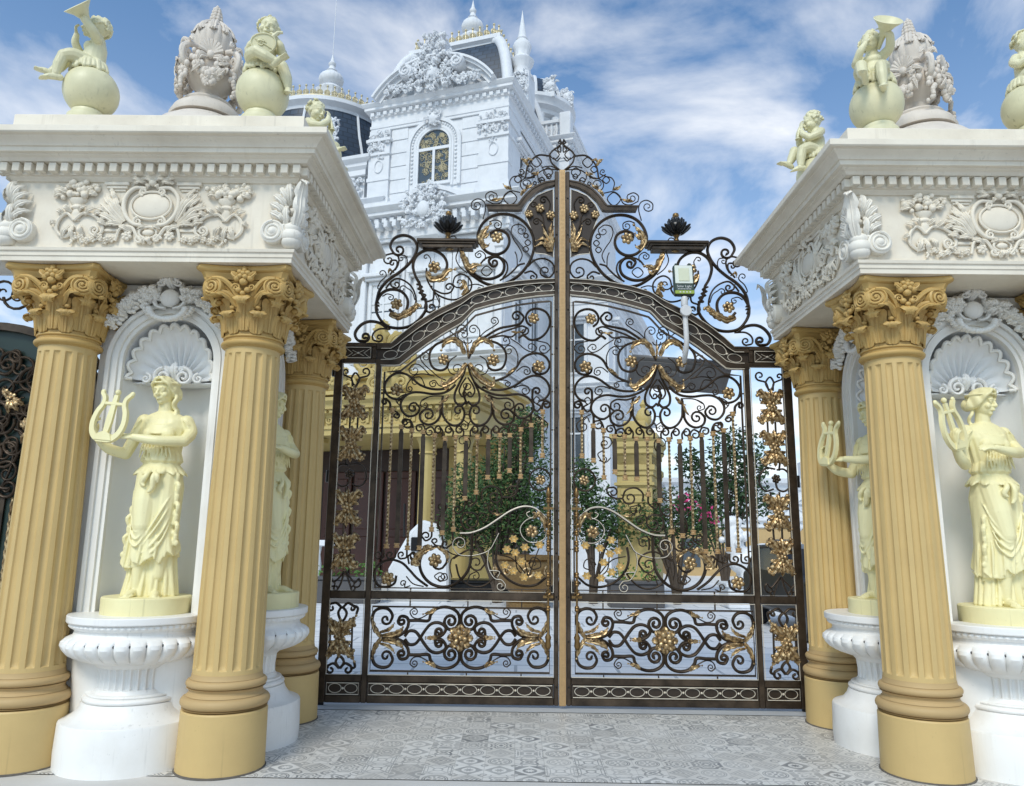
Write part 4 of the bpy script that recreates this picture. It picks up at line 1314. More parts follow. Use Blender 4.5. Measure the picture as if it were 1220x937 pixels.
def column(parent, x, y, rz=0.0):
    if not _col_proto:
        s_ = SHAFT_MB.build('column', MAT['ochre'], None, 25)
        b = MB()
        b.lathe([(.262, .405), (.29, .412)] + torus(.304, .415, .492, 8, .042) + [(.268, .494), (.262, .50), (.252, .512), (.250, .526), (.258, .542), (.268, .546)] + torus(.276, .548, .604, 8, .03) + [(.25, .606), (.244, .614), (.240, .641)], 56)
        b.build('column_base', MAT['ochre2'], s_, 30)
        p = MB(); p.lathe([(.300, -.02), (.298, .10), (.294, .39), (.288, .400), (.255, .404)], 56)
        rj = random.Random(3); jr = [rj.uniform(-.004, .006) for _ in range(72)]
        p.lathe([(.296, -.01), (.309, -.002), (.307, .006), (.298, .010)], 72, fn=lambda a, z: 1 + jr[int(a / (2 * PI) * 72 + .5) % 72], mi=1); p.build('plinth', [MAT['ochre'], MAT['mortar']], s_, 30)
        n = MB(); n.lathe([(.203, 2.995), (.212, 3.0)] + torus(.238, 3.004, 3.050, 8, .026) + [(.213, 3.052), (.213, 3.066)] + torus(.226, 3.066, 3.088, 6, .013) + [(.20, 3.092)], 48)
        n.build('necking', MAT['ochre3'], s_, 30)
        c = CAP_MB.build('capital', MAT['ochre3'], s_, 40); c.location = (0, 0, 3.088); c.scale = (1.10, 1.10, 1)
        s_.parent = parent; s_.location = (x, y, 0); s_.rotation_euler.z = rz
        _col_proto['o'] = s_
        return s_
    o = _col_proto['o'].copy(); COL.objects.link(o); o.parent = parent; o.location = (x, y, 0); o.rotation_euler.z = rz
    for ch in _col_proto['o'].children:
        d = ch.copy(); COL.objects.link(d); d.parent = o
    return o

# reliefs, drawn in a face: u across, z up, -y out of the wall
def T2(mb, pts, r, y=-.012, n=6, sp=5, asp=1.0):
    S_ = spline([(p[0], y if len(p) < 3 else p[2], p[1]) for p in pts], sp)
    L = len(S_)
    rr = [r * (1 - .25 * abs(2 * i / (L - 1) - 1)) for i in range(L)] if not isinstance(r, list) else r
    mb.tube(S_, rr, n, N=(0, 1, 0), asp=asp)
def LF(mb, a, b, w, bend=0.0, h=.045, lobes=4):
    """acanthus leaf from a to b (u,z), bulging from the wall"""
    A, B = V((a[0], -.008, a[1])), V((b[0], -.014, b[1]))
    d = B - A; s_ = V((-d.z, 0, d.x))
    m_ = (A + B) / 2 + s_ * bend + V((0, -h, 0))
    mb.leaf([A, A.lerp(m_, .55), m_, B.lerp(m_, .35) + s_ * bend * .2, B], w, (0, -1, 0), lobes, .28)
def ROSE(mb, u, z, r):
    mb.rosette((u, -.012, z), r, (0, -1, 0), 6, puff=.7)
    mb.spiral((u, -.03, z), r * .5, 1.4, r * .10, (0, -1, 0))
def frieze_relief(seed=1):
    rnd = random.Random(seed)
    mb = MB(); fol = MB()
    def c(x, y): return ((x - 497) * .00206, 4.228 - (y - 155) * .00242)
    def P(*q): return [c(*k) for k in q]
    # oval shield
    u, z = c(497, 234)
    mb.ball((u, -.012, z), 1, 32, 12, (.142, .026, .098))
    ell = lambda a, b, n=28: [(u + a * cos(2 * PI * i / n), z + b * sin(2 * PI * i / n)) for i in range(n + 1)]
    T2(mb, ell(.153, .110), .011, -.02, sp=2)
    for s_ in (-1, 1):
        q = lambda x, y: (s_ * (c(x, y)[0]), c(x, y)[1])
        # C-scrolls round the shield, thick, ending in volutes
        T2(mb, [q(520, 178), (q(560, 176)), q(590, 200), q(598, 235), q(585, 270), q(555, 296), q(525, 300)], .019, -.020, 8)
        mb.spiral((q(540, 288)[0], -.024, q(540, 288)[1]), .034, 1.5, .011, (0, -1, 0), a0=PI / 2, sgn=-s_)
        mb.spiral((q(530, 190)[0], -.024, q(530, 190)[1]), .030, 1.5, .011, (0, -1, 0), a0=-PI / 2, sgn=s_)
        T2(mb, [q(600, 205), q(617, 232), q(604, 268)], .010, -.014)
        # moulded ears of the frame behind
        a, b = sorted((q(585, 0)[0], q(676, 0)[0]))
        for y0, y1, h in ((158, 168, .034), (168.5, 178, .022), (178.5, 186, .012)):
            sh_ = 14 * .00206 * ((y0 - 158) / 20)
            mb.box(a + sh_, b - sh_, -h, .004, c(0, y1)[1], c(0, y0)[1], c=.003)
        a, b = sorted((q(600, 0)[0], q(700, 0)[0])); mb.box(a, b, -.014, .004, c(0, 320)[1], c(0, 311)[1], c=.002)
        # laurel sprays beside the shield
        for x0, y0, x1, y1, w_ in ((590, 285, 668, 190, .030), (600, 292, 690, 222, .030), (605, 296, 700, 258, .030), (595, 280, 640, 188, .026), (600, 296, 660, 296, .026), (625, 250, 676, 205, .022), (640, 262, 705, 240, .022), (620, 235, 655, 175, .022), (650, 285, 690, 283, .020)):
            LF(fol, q(x0, y0), q(x1, y1), w_, .05 * s_ * rnd.uniform(-1, 1), .03, 4)
        # basket of fruit and leaves
        for k in range(34):
            x = 775 + rnd.gauss(0, 38); y = 185 + rnd.gauss(0, 13)
            x = max(700, min(848, x)); y = max(160, min(212, y))
            pu, pz = q(x, y)
            if k % 4 == 3:
                an = rnd.uniform(0, 2 * PI); LF(fol, (pu, pz), (pu + .06 * cos(an), pz + .035 * sin(an)), .02, .01, .03, 3)
            else: fol.ball((pu, -.020 - .012 * rnd.random(), pz), rnd.uniform(.017, .030), 8, 6)
        for x0, x1, y1 in ((735, 700, 200), (815, 862, 205), (800, 855, 178), (745, 712, 172), (770, 765, 156)):
            LF(fol, q(x0, 195), q(x1, y1), .026, .01, .035, 4)
        uu, zz = q(772, 212)
        mb.lathe([(.07, 0), (.066, -.02), (.035, -.05), (.05, -.062), (.05, -.075), (.028, -.085), (.042, -.13), (.022, -.16), (.03, -.175)], 14, MX.Translation((uu, -.004, zz)) @ MX.Diagonal((1, .55, 1, 1)))
        # scrolls hanging from the basket
        T2(mb, [q(775, 285), q(745, 262), q(705, 268), q(672, 295), q(668, 322), q(690, 338)], .014, -.018)
        mb.spiral((q(695, 318)[0], -.02, q(695, 318)[1]), .040, 1.6, .012, (0, -1, 0), a0=-PI / 2, sgn=s_)
        T2(mb, [q(775, 285), q(805, 262), q(832, 285), q(835, 318), q(805, 340), q(785, 335)], .014, -.018)
        mb.spiral((q(800, 322)[0], -.02, q(800, 322)[1]), .034, 1.5, .011, (0, -1, 0), a0=-PI / 2, sgn=-s_)
        for x0, y0, x1, y1 in ((740, 265, 700, 240), (710, 268, 668, 255), (690, 285, 650, 300), (810, 265, 845, 250), (835, 290, 860, 300), (755, 300, 735, 335), (780, 300, 770, 352), (790, 300, 812, 348), (765, 255, 735, 235), (790, 255, 822, 236)):
            LF(fol, q(x0, y0), q(x1, y1), .022, .02 * s_, .032, 4)
        for k in range(9): fol.ball((q(772 + rnd.gauss(0, 7), 0)[0], -.018, q(0, 330 + k * 4.2)[1]), .015 - .0008 * k, 8, 6)
        # garland of roses at the foot
        for k in range(6):
            pu, pz = q(630 + k * 23, 346 + 7 * sin(k * 2.1))
            ROSE(fol, pu, pz, .030)
            LF(fol, (pu, pz), (pu + .045 * s_, pz + rnd.uniform(-.03, .035)), .02, 0, .03, 3)
        ROSE(fol, *q(575, 335), .042)
        T2(mb, [q(615, 352), q(600, 312), q(560, 308), q(538, 335), q(520, 352)], .014, -.02)
        mb.spiral((q(530, 345)[0], -.02, q(530, 345)[1]), .032, 1.4, .011, (0, -1, 0), a0=0, sgn=s_)
        LF(fol, q(560, 320), q(610, 300), .024, 0, .03, 4)
        # wings of the shell
        LF(fol, q(520, 150), q(575, 160), .026, -.03 * s_, .04, 4); LF(fol, q(525, 160), q(590, 140), .020, .02 * s_, .04, 4)
        LF(fol, q(505, 300), q(540, 312), .016, 0, .03, 3)
    # shell above, small tablet below
    u, z = c(497, 152)
    for k in range(9):
        a = PI * (k + .5) / 9
        mb.tube([(u, -.03, z - .01), (u + .05 * cos(a), -.045, z + .05 * sin(a)), (u + .082 * cos(a), -.03, z + .080 * sin(a))], [.006, .012, .015], 7)
    T2(mb, [(u + .098 * cos(PI * i / 12), z + .096 * sin(PI * i / 12)) for i in range(13)], .009, -.02, sp=2)
    fol.ball((u, -.03, z - .02), .030, 10, 8)
    for s_ in (-1, 1): LF(fol, (u + s_ * .02, z - .02), (u + s_ * .05, z - .07), .02, 0, .03, 3)
    u, z = c(495, 324)
    mb.ball((u, -.012, z), 1, 20, 8, (.045, .022, .026))
    T2(mb, [(u + .066 * cos(2 * PI * i / 20), z + .044 * sin(2 * PI * i / 20)) for i in range(21)], .010, -.02, sp=2)
    for a in (-.03, .03): LF(fol, (u, z - .03), (u + a, z - .095), .022, 0, .03, 3)
    return mb, fol
def corner_console():
    """acanthus console folded round an outside corner (corner at 0,0; faces -y and +x)"""
    mb = MB()
    for f in (0, 1):
        Mf = MX.Identity(4) if f == 0 else MX(((0, -1, 0, 0), (-1, 0, 0, 0), (0, 0, 1, 0), (0, 0, 0, 1)))   # mirror on the diagonal
        mb.lathe([(.0, -.050), (.022, -.046), (.030, -.036), (.040, -.030), (.072, -.030), (.078, -.036), (.090, -.028), (.090, .05)], 26, Mf @ MX.Translation((-.13, -.03, 3.825)) @ MX.Rotation(-PI / 2, 4, 'X'))
        mb.spiral((-.13, -.064, 3.825), .080, 2.2, .011, (0, -1, 0), a0=PI / 2, sgn=1, M=Mf)
        for x0, z0, x1, z1, w_, b in ((-.05, 3.90, -.17, 3.985, .030, .04), (-.045, 3.95, -.175, 4.06, .030, .05), (-.04, 4.0, -.15, 4.13, .030, .05), (-.03, 4.04, -.10, 4.19, .030, .04), (-.02, 4.05, -.03, 4.225, .034, .02), (-.03, 3.86, -.035, 4.05, .03, .0), (-.06, 3.9, -.10, 3.96, .024, .02)):
            A, B = V((x0, -.02, z0)), V((x1, -.012, z1)); d = B - A; s_ = V((d.z, 0, -d.x)).normalized()
            mb.leaf([A, A.lerp(B, .35) + V((0, -.05, 0)) + s_ * b * .4, A.lerp(B, .7) + V((0, -.055, 0)) + s_ * b * .2, B], w_, (0, -1, 0), 4, .3, M=Mf)
        for k in range(5): mb.ball((-.045 - .006 * k, -.045, 3.90 - .026 * k), .015, 8, 6, M=Mf)
    # the roll along the corner itself
    for z, r in ((3.76, .075), (3.80, .085), (3.86, .07), (3.92, .05), (4.0, .04), (4.08, .045), (4.15, .04)):
        mb.ball((.0, .0, z), r, 12, 8, (1, 1, .8))
    mb.leaf([V((.03, -.03, 3.86)), V((.065, -.065, 3.98)), V((.07, -.07, 4.10)), V((.10, -.10, 4.20)), V((.125, -.125, 4.16))], .06, (1, -1, .2), 4, .2, th=.01)
    return mb
def arch_crest():
    """cartouche over the niche arch; u across, z measured from the arch crown"""
    rnd = random.Random(5)
    mb = MB()
    mb.ball((0, -.03, .20), 1, 18, 10, (.070, .035, .085))
    for s_ in (-1, 1):
        T2(mb, [(s_ * .02, .355), (s_ * .075, .345), (s_ * .085, .27), (s_ * .115, .20), (s_ * .085, .12), (s_ * .03, .10)], .018, -.03, 8)
        mb.spiral((s_ * .065, -.05, .335), .034, 1.4, .012, (0, -1, 0), a0=PI / 2, sgn=s_)
        mb.spiral((s_ * .13, -.04, .22), .030, 1.4, .011, (0, -1, 0), a0=PI / 2, sgn=-s_)
        for k in range(16):
            t = k / 15; a = 2.0 * t
            u = s_ * (.09 + .30 * t); z = .20 - .04 * t - .24 * t * t
            for q in range(3): LF(mb, (u, z + .02 * q), (u + s_ * rnd.uniform(-.02, .09), z + rnd.uniform(-.04, .14) * (1.2 - .5 * t)), .032, rnd.uniform(-.02, .02), .05, 4)
            mb.ball((u + rnd.uniform(-.03, .03), -.03, z + rnd.uniform(-.03, .03)), rnd.uniform(.014, .024), 8, 6)
            if k % 3 == 0: ROSE(mb, u, z + .01, .034)
        for k in range(7):
            a = PI * (1 + (k + .5) / 14) if s_ < 0 else PI * (2 - (k + .5) / 14)
            mb.ball((.13 * cos(a), -.05, .10 + .11 * sin(a)), .027, 8, 6, (1, .8, 1))
            mb.ball((.17 * cos(a), -.035, .11 + .12 * sin(a)), .020, 8, 6)
        LF(mb, (s_ * .03, .33), (s_ * .07, .40), .024, 0, .05, 3)
    LF(mb, (0, .30), (0, .42), .04, 0, .06, 4)
    return mb
def niche_parts(parent, M, core):
    """wall panel with round-headed niche, architrave frame, shell, crest.  M maps (u,-out,z), y=0 in the wall plane"""
    hw, zc, zb = .362, 2.945, .98
    n = 24
    arc = [(-hw, zb)] + [(-hw, zb + (zc - zb) * i / 4) for i in range(1, 4)] + [(hw * cos(PI - PI * i / n), zc + hw * sin(PI - PI * i / n)) for i in range(n + 1)] + [(hw, zc - (zc - zb) * i / 4) for i in range(1, 5)]
    # wall round the opening
    def out(p):
        u, z = p
        if z <= zc: return (-core if u < 0 else core, z)
        a = math.atan2(z - zc, u)
        k = min(core / max(1e-6, abs(cos(a))), (3.585 - zc) / max(1e-6, sin(a)))
        return (k * cos(a), zc + k * sin(a))
    wl = MB(); O = [out(p) for p in arc]
    wl.strip(arc, O, -.0, .06, M)
    # the two top corners left by the radial fan
    i1 = max(i for i, p in enumerate(O) if p[0] <= -core + 1e-4); i2 = min(i for i, p in enumerate(O) if p[0] >= core - 1e-4 and p[1] > zc)
    wl.prism([O[i1], O[i1 + 1], (-core, 3.585)], 0, .06, M); wl.prism([O[i2], O[i2 - 1], (core, 3.585)], 0, .06, M)
    wl.build('wall_panel', MAT['white'], parent, 30)
    # niche: half round in plan
    d = .33
    nb = MB(); vs, fs = [], []
    zs = [zb, 1.6, 2.2, 2.6, zc]
    K = 20
    for z in zs:
        for i in range(K + 1):
            a = PI * i / K; vs.append((-hw * cos(a), .02 + d * sin(a), z))
    for j in range(1, 9):
        b = PI / 2 * j / 8
        for i in range(K + 1):
            a = PI * i / K; vs.append((-hw * cos(a) * cos(b), .02 + d * sin(a) * cos(b), zc + hw * sin(b)))
    rows = len(zs) + 8
    for k in range(rows - 1):
        for i in range(K): q = k * (K + 1) + i; fs.append((q, q + 1, q + K + 2, q + K + 1))
    nb.add(vs, fs, M); nb.build('niche', MAT['niche'], parent, 60)
    # moulded frame: profile swept up, over and down
    fr = MB()
    for o0, o1, h in ((.0, .030, .020), (.031, .066, .042), (.067, .085, .028), (.086, .118, .052), (.119, .132, .030)):
        I = [(-hw - o0, zb + .02)] + [((hw + o0) * cos(PI - PI * i / 40), zc + (hw + o0) * sin(PI - PI * i / 40)) for i in range(41)] + [(hw + o0, zb + .02)]
        Q = [(-hw - o1, zb + .02)] + [((hw + o1) * cos(PI - PI * i / 40), zc + (hw + o1) * sin(PI - PI * i / 40)) for i in range(41)] + [(hw + o1, zb + .02)]
        fr.strip(I, Q, -h, -.0005, M)
    fr.build('niche_frame', MAT['white'], parent, 30)
    # shell: ribs from a hinge at the back to a scalloped lip
    sh = MB(); lip = MB(); NR = 13
    hz = zc - .13
    A, Tn = 156, 10
    vs, fs = [], []
    edge = []
    for i in range(A + 1):
        f = i / A; ph = PI * (1 - f) * 1.10 - .05 * PI
        g = abs(sin(PI * NR * f))            # 0 in the grooves
        for t in range(Tn + 1):
            s_ = t / Tn
            rad = (.03 + (hw - .03 - .012) * s_) * (1 - .085 * (1 - g) * s_)
            u = rad * cos(ph); zz = max(-.02, sin(ph)) * rad * (1.27 if sin(ph) > 0 else .6)
            dep = .03 + d * .62 * math.sqrt(max(0, 1 - (s_ * .97) ** 2)) * 1.0 - .042 * g * min(1, s_ * 2.5) * (1 - .2 * s_)
            vs.append((u, dep * .92 - .004, hz + zz + .01))
        edge.append(vs[-1])
    for i in range(A):
        for t in range(Tn): q = i * (Tn + 1) + t; fs.append((q, q + 1, q + Tn + 2, q + Tn + 1))
    sh.add(vs, fs, M)
    sh.box(-hw + .03, hw - .03, .12, .30, hz - .022, hz - .010, M, c=.004)
    for s_ in (-1, 1):
        sh.spiral((s_ * .085, .09, hz + .03), .072, 1.7, .019, (0, -1, 0), a0=PI / 2, sgn=-s_, M=M)
        sh.spiral((s_ * .21, .08, hz + .012), .042, 1.4, .014, (0, -1, 0), a0=PI / 2, sgn=s_, M=M)
        sh.leaf([V((s_ * .01, .14, hz + .04)), V((s_ * .06, .10, hz + .10)), V((s_ * .10, .12, hz + .115))], .03, (0, -1, 0), 3, M=M)
        for k in range(3): sh.ball((s_ * (.03 + .03 * k), .13, hz + .10 - .02 * k), .022, 8, 6, M=M)
    sh.leaf([V((0, .13, hz + .02)), V((0, .09, hz + .10)), V((0, .12, hz + .16))], .04, (0, -1, 0), 4, M=M)
    so_ = sh.build('shell', MAT['niche'], parent, 60)
    lip.tube([V(p) + V((0, -.010, 0)) for p in edge], .0155, 6, M, N=(0, 1, 0))
    lip.build('shell_lip', MAT['white'], so_, 60)
    cr = MB(); cr.merge(arch_crest(), M @ MX.Translation((0, -.045, zc + hw - .03)) @ MX.Diagonal((1.12, 1.5, .86, 1)))
    cr.build('arch_crest', MAT['white'], parent, 50)
def basin(parent, M):
    """half-round console basin the statue stands on"""
    b = MB()
    T = M @ MX.Translation((0, .0, 0))
    def half(prof, n=44, fn=None): b.lathe(prof, n, T, PI, 2 * PI, fn=fn)
    half([(.0, -.02), (.488, -.02), (.492, .10), (.485, .292), (.478, .306), (.44, .318), (.395, .345), (.365, .385), (.35, .425)])
    half([(.35, .424)] + torus(.352, .426, .462, 6, .018) + [(.325, .464)] + torus(.328, .466, .482, 5, .008) + [(.292, .486)])
    def fl(a, z):
        p = (a / PI * 17) % 1.0; x = (p - .5) / .34
        e = 1 if .515 < z < .655 else 0
        return 1 - (.075 * math.sqrt(1 - x * x) if abs(x) < 1 else 0) * e
    half([(.292, .484), (.280, .505), (.277, .512), (.272, .518), (.27, .58), (.278, .652), (.284, .66), (.292, .668), (.312, .69)], 17 * 10, fl)
    def gad(a, z):
        p = (a / PI * 15) % 1.0
        e = max(0.0, min(1.0, (z - .70) / .03, (.872 - z) / .02))
        x = abs(p - .5) / .5
        return 1 + e * (.075 * math.sqrt(max(0, 1 - x ** 2.2)) - .045)
    half([(.312, .688), (.36, .70), (.42, .722), (.468, .752), (.498, .785), (.512, .815), (.508, .842), (.492, .862), (.470, .876), (.462, .88)], 15 * 14, gad)
    half([(.462, .879), (.452, .886), (.444, .905), (.448, .925), (.46, .932)])
    half([(.46, .931), (.47, .935), (.483, .95), (.480, .966), (.47, .97)], 33 * 8, lambda a, z: 1 + (.018 * abs(sin(a * 33)) - .012) * (1 if .934 < z < .968 else 0))
    half([(.47, .969), (.498, .972), (.503, .98), (.503, 1.018), (.498, 1.024), (.0, 1.026)])
    for i in range(1, 15):
        a = PI + PI * i / 15
        b.ball((.494 * cos(a), .494 * sin(a), .838), .0095, 8, 6, M=T, mi=1)
    b.build('basin', [MAT['whitegloss'], MAT['grey']], parent, 30)
    bw = MB()   # plain rounded masonry behind the basin stem
    bw.lathe([(.0, 0), (.43, 0), (.43, .30), (.44, .5), (.47, .88), (.0, .89)], 32, T @ MX.Diagonal((1.08, .42, 1, 1)), PI, 2 * PI)
    bw.build('backing', MAT['whitegloss'], parent, 40)

MAT['mortar'] = flat('old_mortar', (.16, .14, .115), .9, 0, .5, 18)
RELIEF = frieze_relief()
CONSOLE = corner_console()
def pylon(cx, cy, sx, label):
    """sx = +1: gateway on its right"""
    root = empty('gate_pylon', (cx, cy, 0), 0, label, 'gate pylon', 'pair of gate pylons')
    for a, b in ((-1, -1), (1, -1), (1, 1), (-1, 1)): column(root, a * .722, b * .715)
    core, H = .56, 1.09
    faces = [(MX.Translation((0, -core, 0)), True), (MX.Translation((sx * core, 0, 0)) @ MX.Rotation(sx * PI / 2, 4, 'Z'), True),
             (MX.Translation((-sx * core, 0, 0)) @ MX.Rotation(-sx * PI / 2, 4, 'Z'), False), (MX.Translation((0, core, 0)) @ MX.Rotation(PI, 4, 'Z'), False)]
    wb = MB()
    wb.box(-.20, .20, -.20, .20, 0, 3.58)
    for M, vis in faces:
        if vis:
            niche_parts(root, M, core - .002); basin(root, M)
            for s_ in (-1, 1): wb.box(*sorted((s_ * .36, s_ * (core - .003))), .061, .12, 0, 3.583, M)
            wb.box(-core + .003, core - .003, .0, .06, 0, .978, M)
        else: wb.box(-core + .003, core - .003, .0, .06, 0, 3.583, M)
    wb.build('core_wall', MAT['white'], root)
    HY, TS = H - .11, MX.Translation((0, -.11, 0))
    en = MB()
    en.ring4([(-.30, 3.60), (-.02, 3.592), (0, 3.592), (0, 3.628), (.008, 3.632), (.008, 3.662), (.020, 3.668), (.024, 3.690), (.010, 3.697), (-.018, 3.70)], H, HY, TS, capt=False, capb=True)
    en.build('architrave', MAT['cream'], root, 25)
    fz = MB()
    fz.ring4([(-.018, 3.699), (-.018, 4.226)], H, HY, TS, capt=False)
    fz.build('frieze', MAT['cream'], root, 25)
    co_ = MB()
    co_.ring4([(-.018, 4.225), (-.004, 4.228), (.004, 4.240), (.016, 4.252), (.018, 4.262), (.034, 4.264), (.034, 4.342), (.090, 4.345), (.098, 4.352), (.110, 4.366), (.135, 4.376), (.138, 4.386), (.168, 4.388), (.172, 4.420), (.186, 4.424), (.190, 4.434), (.206, 4.452), (.236, 4.470), (.240, 4.480), (.272, 4.484), (.280, 4.492), (.280, 4.535), (.272, 4.541), (.031, 4.60)], H, HY, TS)
    cn = co_.build('cornice', MAT['cream'], root, 25)
    de = MB()
    n = 25
    for f in range(4):
        Mf = TS @ MX.Rotation(f * PI / 2, 4, 'Z')
        ln, ds = (H, HY) if f % 2 == 0 else (HY, H)
        n = 25 if f % 2 == 0 else 22
        for i in range(n):
            u = (i - (n - 1) / 2) * (2 * (ln + .062) / n)
            de.box(u - .0275, u + .0275, -ds - .088, -ds - .03, 4.270, 4.338, Mf, c=.003)
    de.build('dentils', MAT['cream'], cn, 25)
    at = MB()
    at.ring4([(.03, 4.50), (.03, 4.764), (.02, 4.775), (-.0, 4.778)], H, HY, TS)
    at.ring4([(-.20, 4.776), (-.20, 4.806), (-.21, 4.812)], H, HY, TS)
    at.build('attic', MAT['cream'], root, 25)
    # reliefs on the two faces in view
    for M in (MX.Translation((0, -H + .018, 0)), MX.Translation((sx * (H - .018), -.11, 0)) @ MX.Rotation(sx * PI / 2, 4, 'Z') @ MX.Diagonal((.9, 1, 1, 1))):
        a = MB(); a.merge(RELIEF[0], M); ro = a.build('cartouche_relief', MAT['cream'], root, 50)
        a = MB(); a.merge(RELIEF[1], M); a.build('foliage_relief', MAT['cream'], ro, 50)
    h = H - .018
    for a, b, rz in ((1, -1, 0), (-1, -1, -PI / 2), (1, 1, PI / 2), (-1, 1, PI)):
        k = MB(); k.merge(CONSOLE, MX.Translation((a * h, -h if b < 0 else h - .22, 0)) @ MX.Rotation(rz, 4, 'Z'))
        k.build('corner_acanthus', MAT['cream2'], root, 50)
    return root
PYL = [(-2.79, 6.40, 1), (3.655, 6.51, -1)]
pylon(*PYL[0], 'cream gate pylon with ochre columns, left of the gate')
pylon(*PYL[1], 'cream gate pylon with ochre columns, right of the gate')
# ------------------------------------------------------------------ statues
def cap_(mb, a, b, ra, rb, n=10):
    a, b = V(a), V(b)
    K = 6
    mb.tube([a.lerp(b, i / K) for i in range(K + 1)], [ra + (rb - ra) * i / K for i in range(K + 1)], n)
    mb.ball(tuple(a), ra, n, 8); mb.ball(tuple(b), rb, n, 8)
def limb(mb, pts, rs, n=10, sp=5):
    S_ = spline(pts, sp); L = len(S_)
    rr = []
    for i in range(L):
        t = i / (L - 1) * (len(rs) - 1); k = min(int(t), len(rs) - 2); rr.append(rs[k] + (rs[k + 1] - rs[k]) * (t - k))
    mb.tube(S_, rr, n); mb.ball(tuple(S_[0]), rr[0], n, 8); mb.ball(tuple(S_[-1]), rr[-1], n, 8)
def hand(mb, wrist, d, nrm, s=1.0, curl=.5, thumb=1):
    """palm and five fingers; d = pointing direction, nrm = back of the hand"""
    w_ = V(wrist); d = V(d).normalized(); nrm = V(nrm); nrm = (nrm - d * nrm.dot(d)).normalized(); sd = d.cross(nrm)
    pc = w_ + d * (.042 * s)
    B = MX(((*sd, 0), (*d, 0), (*nrm, 0), (0, 0, 0, 1))).transposed(); B.translation = pc
    mb.ball((0, 0, 0), 1, 12, 8, (.037 * s, .046 * s, .017 * s), B)
    for k, ln in enumerate((.058, .068, .064, .050)):
        o = pc + d * (.034 * s) + sd * ((k - 1.5) * .0185 * s)
        p1 = o + d * (ln * .45 * s) - nrm * (curl * .012 * s); p2 = p1 + (d * (1 - curl * .6) - nrm * curl).normalized() * (ln * .35 * s); p3 = p2 + (d * (1 - curl) - nrm * (curl * 1.2)).normalized() * (ln * .3 * s)
        limb(mb, [o - d * (.02 * s), o, p1, p2, p3], [.0095 * s, .0095 * s, .0088 * s, .008 * s, .0065 * s], 8, 3)
    o = pc - d * (.012 * s) + sd * (thumb * .028 * s)
    limb(mb, [o, o + sd * (thumb * .022 * s) + d * (.022 * s) - nrm * (.008 * s), o + sd * (thumb * .026 * s) + d * (.052 * s) - nrm * (.016 * s)], [.0125 * s, .0105 * s, .0075 * s], 8, 3)
def foot(mb, ankle, d, s=1.0):
    a = V(ankle); d = V(d).normalized(); sd = V((0, 0, 1)).cross(d)
    if sd.length < .1: sd = V((1, 0, 0))
    sd.normalize(); up = d.cross(sd)
    toe = a + d * (.11 * s) - up * (.035 * s)
    limb(mb, [a - d * (.03 * s) - up * (.03 * s), a + d * (.05 * s) - up * (.022 * s), toe], [.030 * s, .030 * s, .020 * s], 10, 4)
    for k in range(5): limb(mb, [toe + sd * ((k - 2) * .014 * s) - d * (.03 * s), toe + sd * ((k - 2) * .0155 * s) + d * ((.030 - .004 * abs(k - 1)) * s) - up * (.004 * s)], [.010 * s, .0075 * s], 7, 3)
def head(mb, c, M3, s=1.0, child=False, hair=None):
    """c = head centre; M3 = orientation (face -y); s = head height / .21"""
    M = MX.Translation(c) @ M3.to_4x4()
    h = .105 * s
    mb.ball((0, .012 * s, .018 * s), 1, 20, 14, (.076 * s, .092 * s, .092 * s), M)
    mb.ball((0, -.020 * s, -.030 * s), 1, 18, 12, ((.068 if child else .060) * s, .066 * s, (.070 if child else .078) * s), M)
    mb.ball((0, -.062 * s, -.083 * s), .021 * s, 10, 8, (1.1, .9, .9), M)                 # chin
    for q in (-1, 1):
        mb.ball((q * .036 * s, -.058 * s, -.032 * s), (.030 if child else .024) * s, 12, 8, M=M)   # cheeks
        mb.tube([M @ V(p) for p in ((q * .010 * s, -.086 * s, .018 * s), (q * .030 * s, -.084 * s, .024 * s), (q * .052 * s, -.068 * s, .014 * s))], [.009 * s, .010 * s, .006 * s], 8)   # brow
        mb.ball((q * .030 * s, -.073 * s, .002 * s), .0125 * s, 10, 8, (1.25, .8, .72), M)  # eye
        mb.tube([M @ V(p) for p in ((q * .014 * s, -.082 * s, .004 * s), (q * .030 * s, -.087 * s, .009 * s), (q * .047 * s, -.074 * s, .001 * s))], .0042 * s, 6)
        mb.tube([M @ V(p) for p in ((q * .016 * s, -.080 * s, -.004 * s), (q * .030 * s, -.083 * s, -.008 * s), (q * .045 * s, -.073 * s, -.002 * s))], .0035 * s, 6)
        mb.ball((q * .076 * s, .010 * s, -.012 * s), .020 * s, 10, 8, (.45, .9, 1.25), M)   # ear
        mb.ball((q * .0105 * s, -.095 * s, -.030 * s), .0085 * s, 8, 6, M=M)
    mb.tube([M @ V(p) for p in ((0, -.082 * s, .020 * s), (0, -.094 * s, -.006 * s), (0, -.105 * s, -.028 * s))], [.0085 * s, .0105 * s, .0125 * s], 8)
    mb.ball((0, -.103 * s, -.029 * s), .0125 * s, 8, 6, M=M)
    for zz, r_ in ((-.050, .0075), (-.060, .0088)):
        mb.tube([M @ V(p) for p in ((-.023 * s, -.078 * s, (zz - .001) * s), (0, -.092 * s, zz * s), (.023 * s, -.078 * s, (zz - .001) * s))], [.004 * s, r_ * s, .004 * s], 7)
    return M
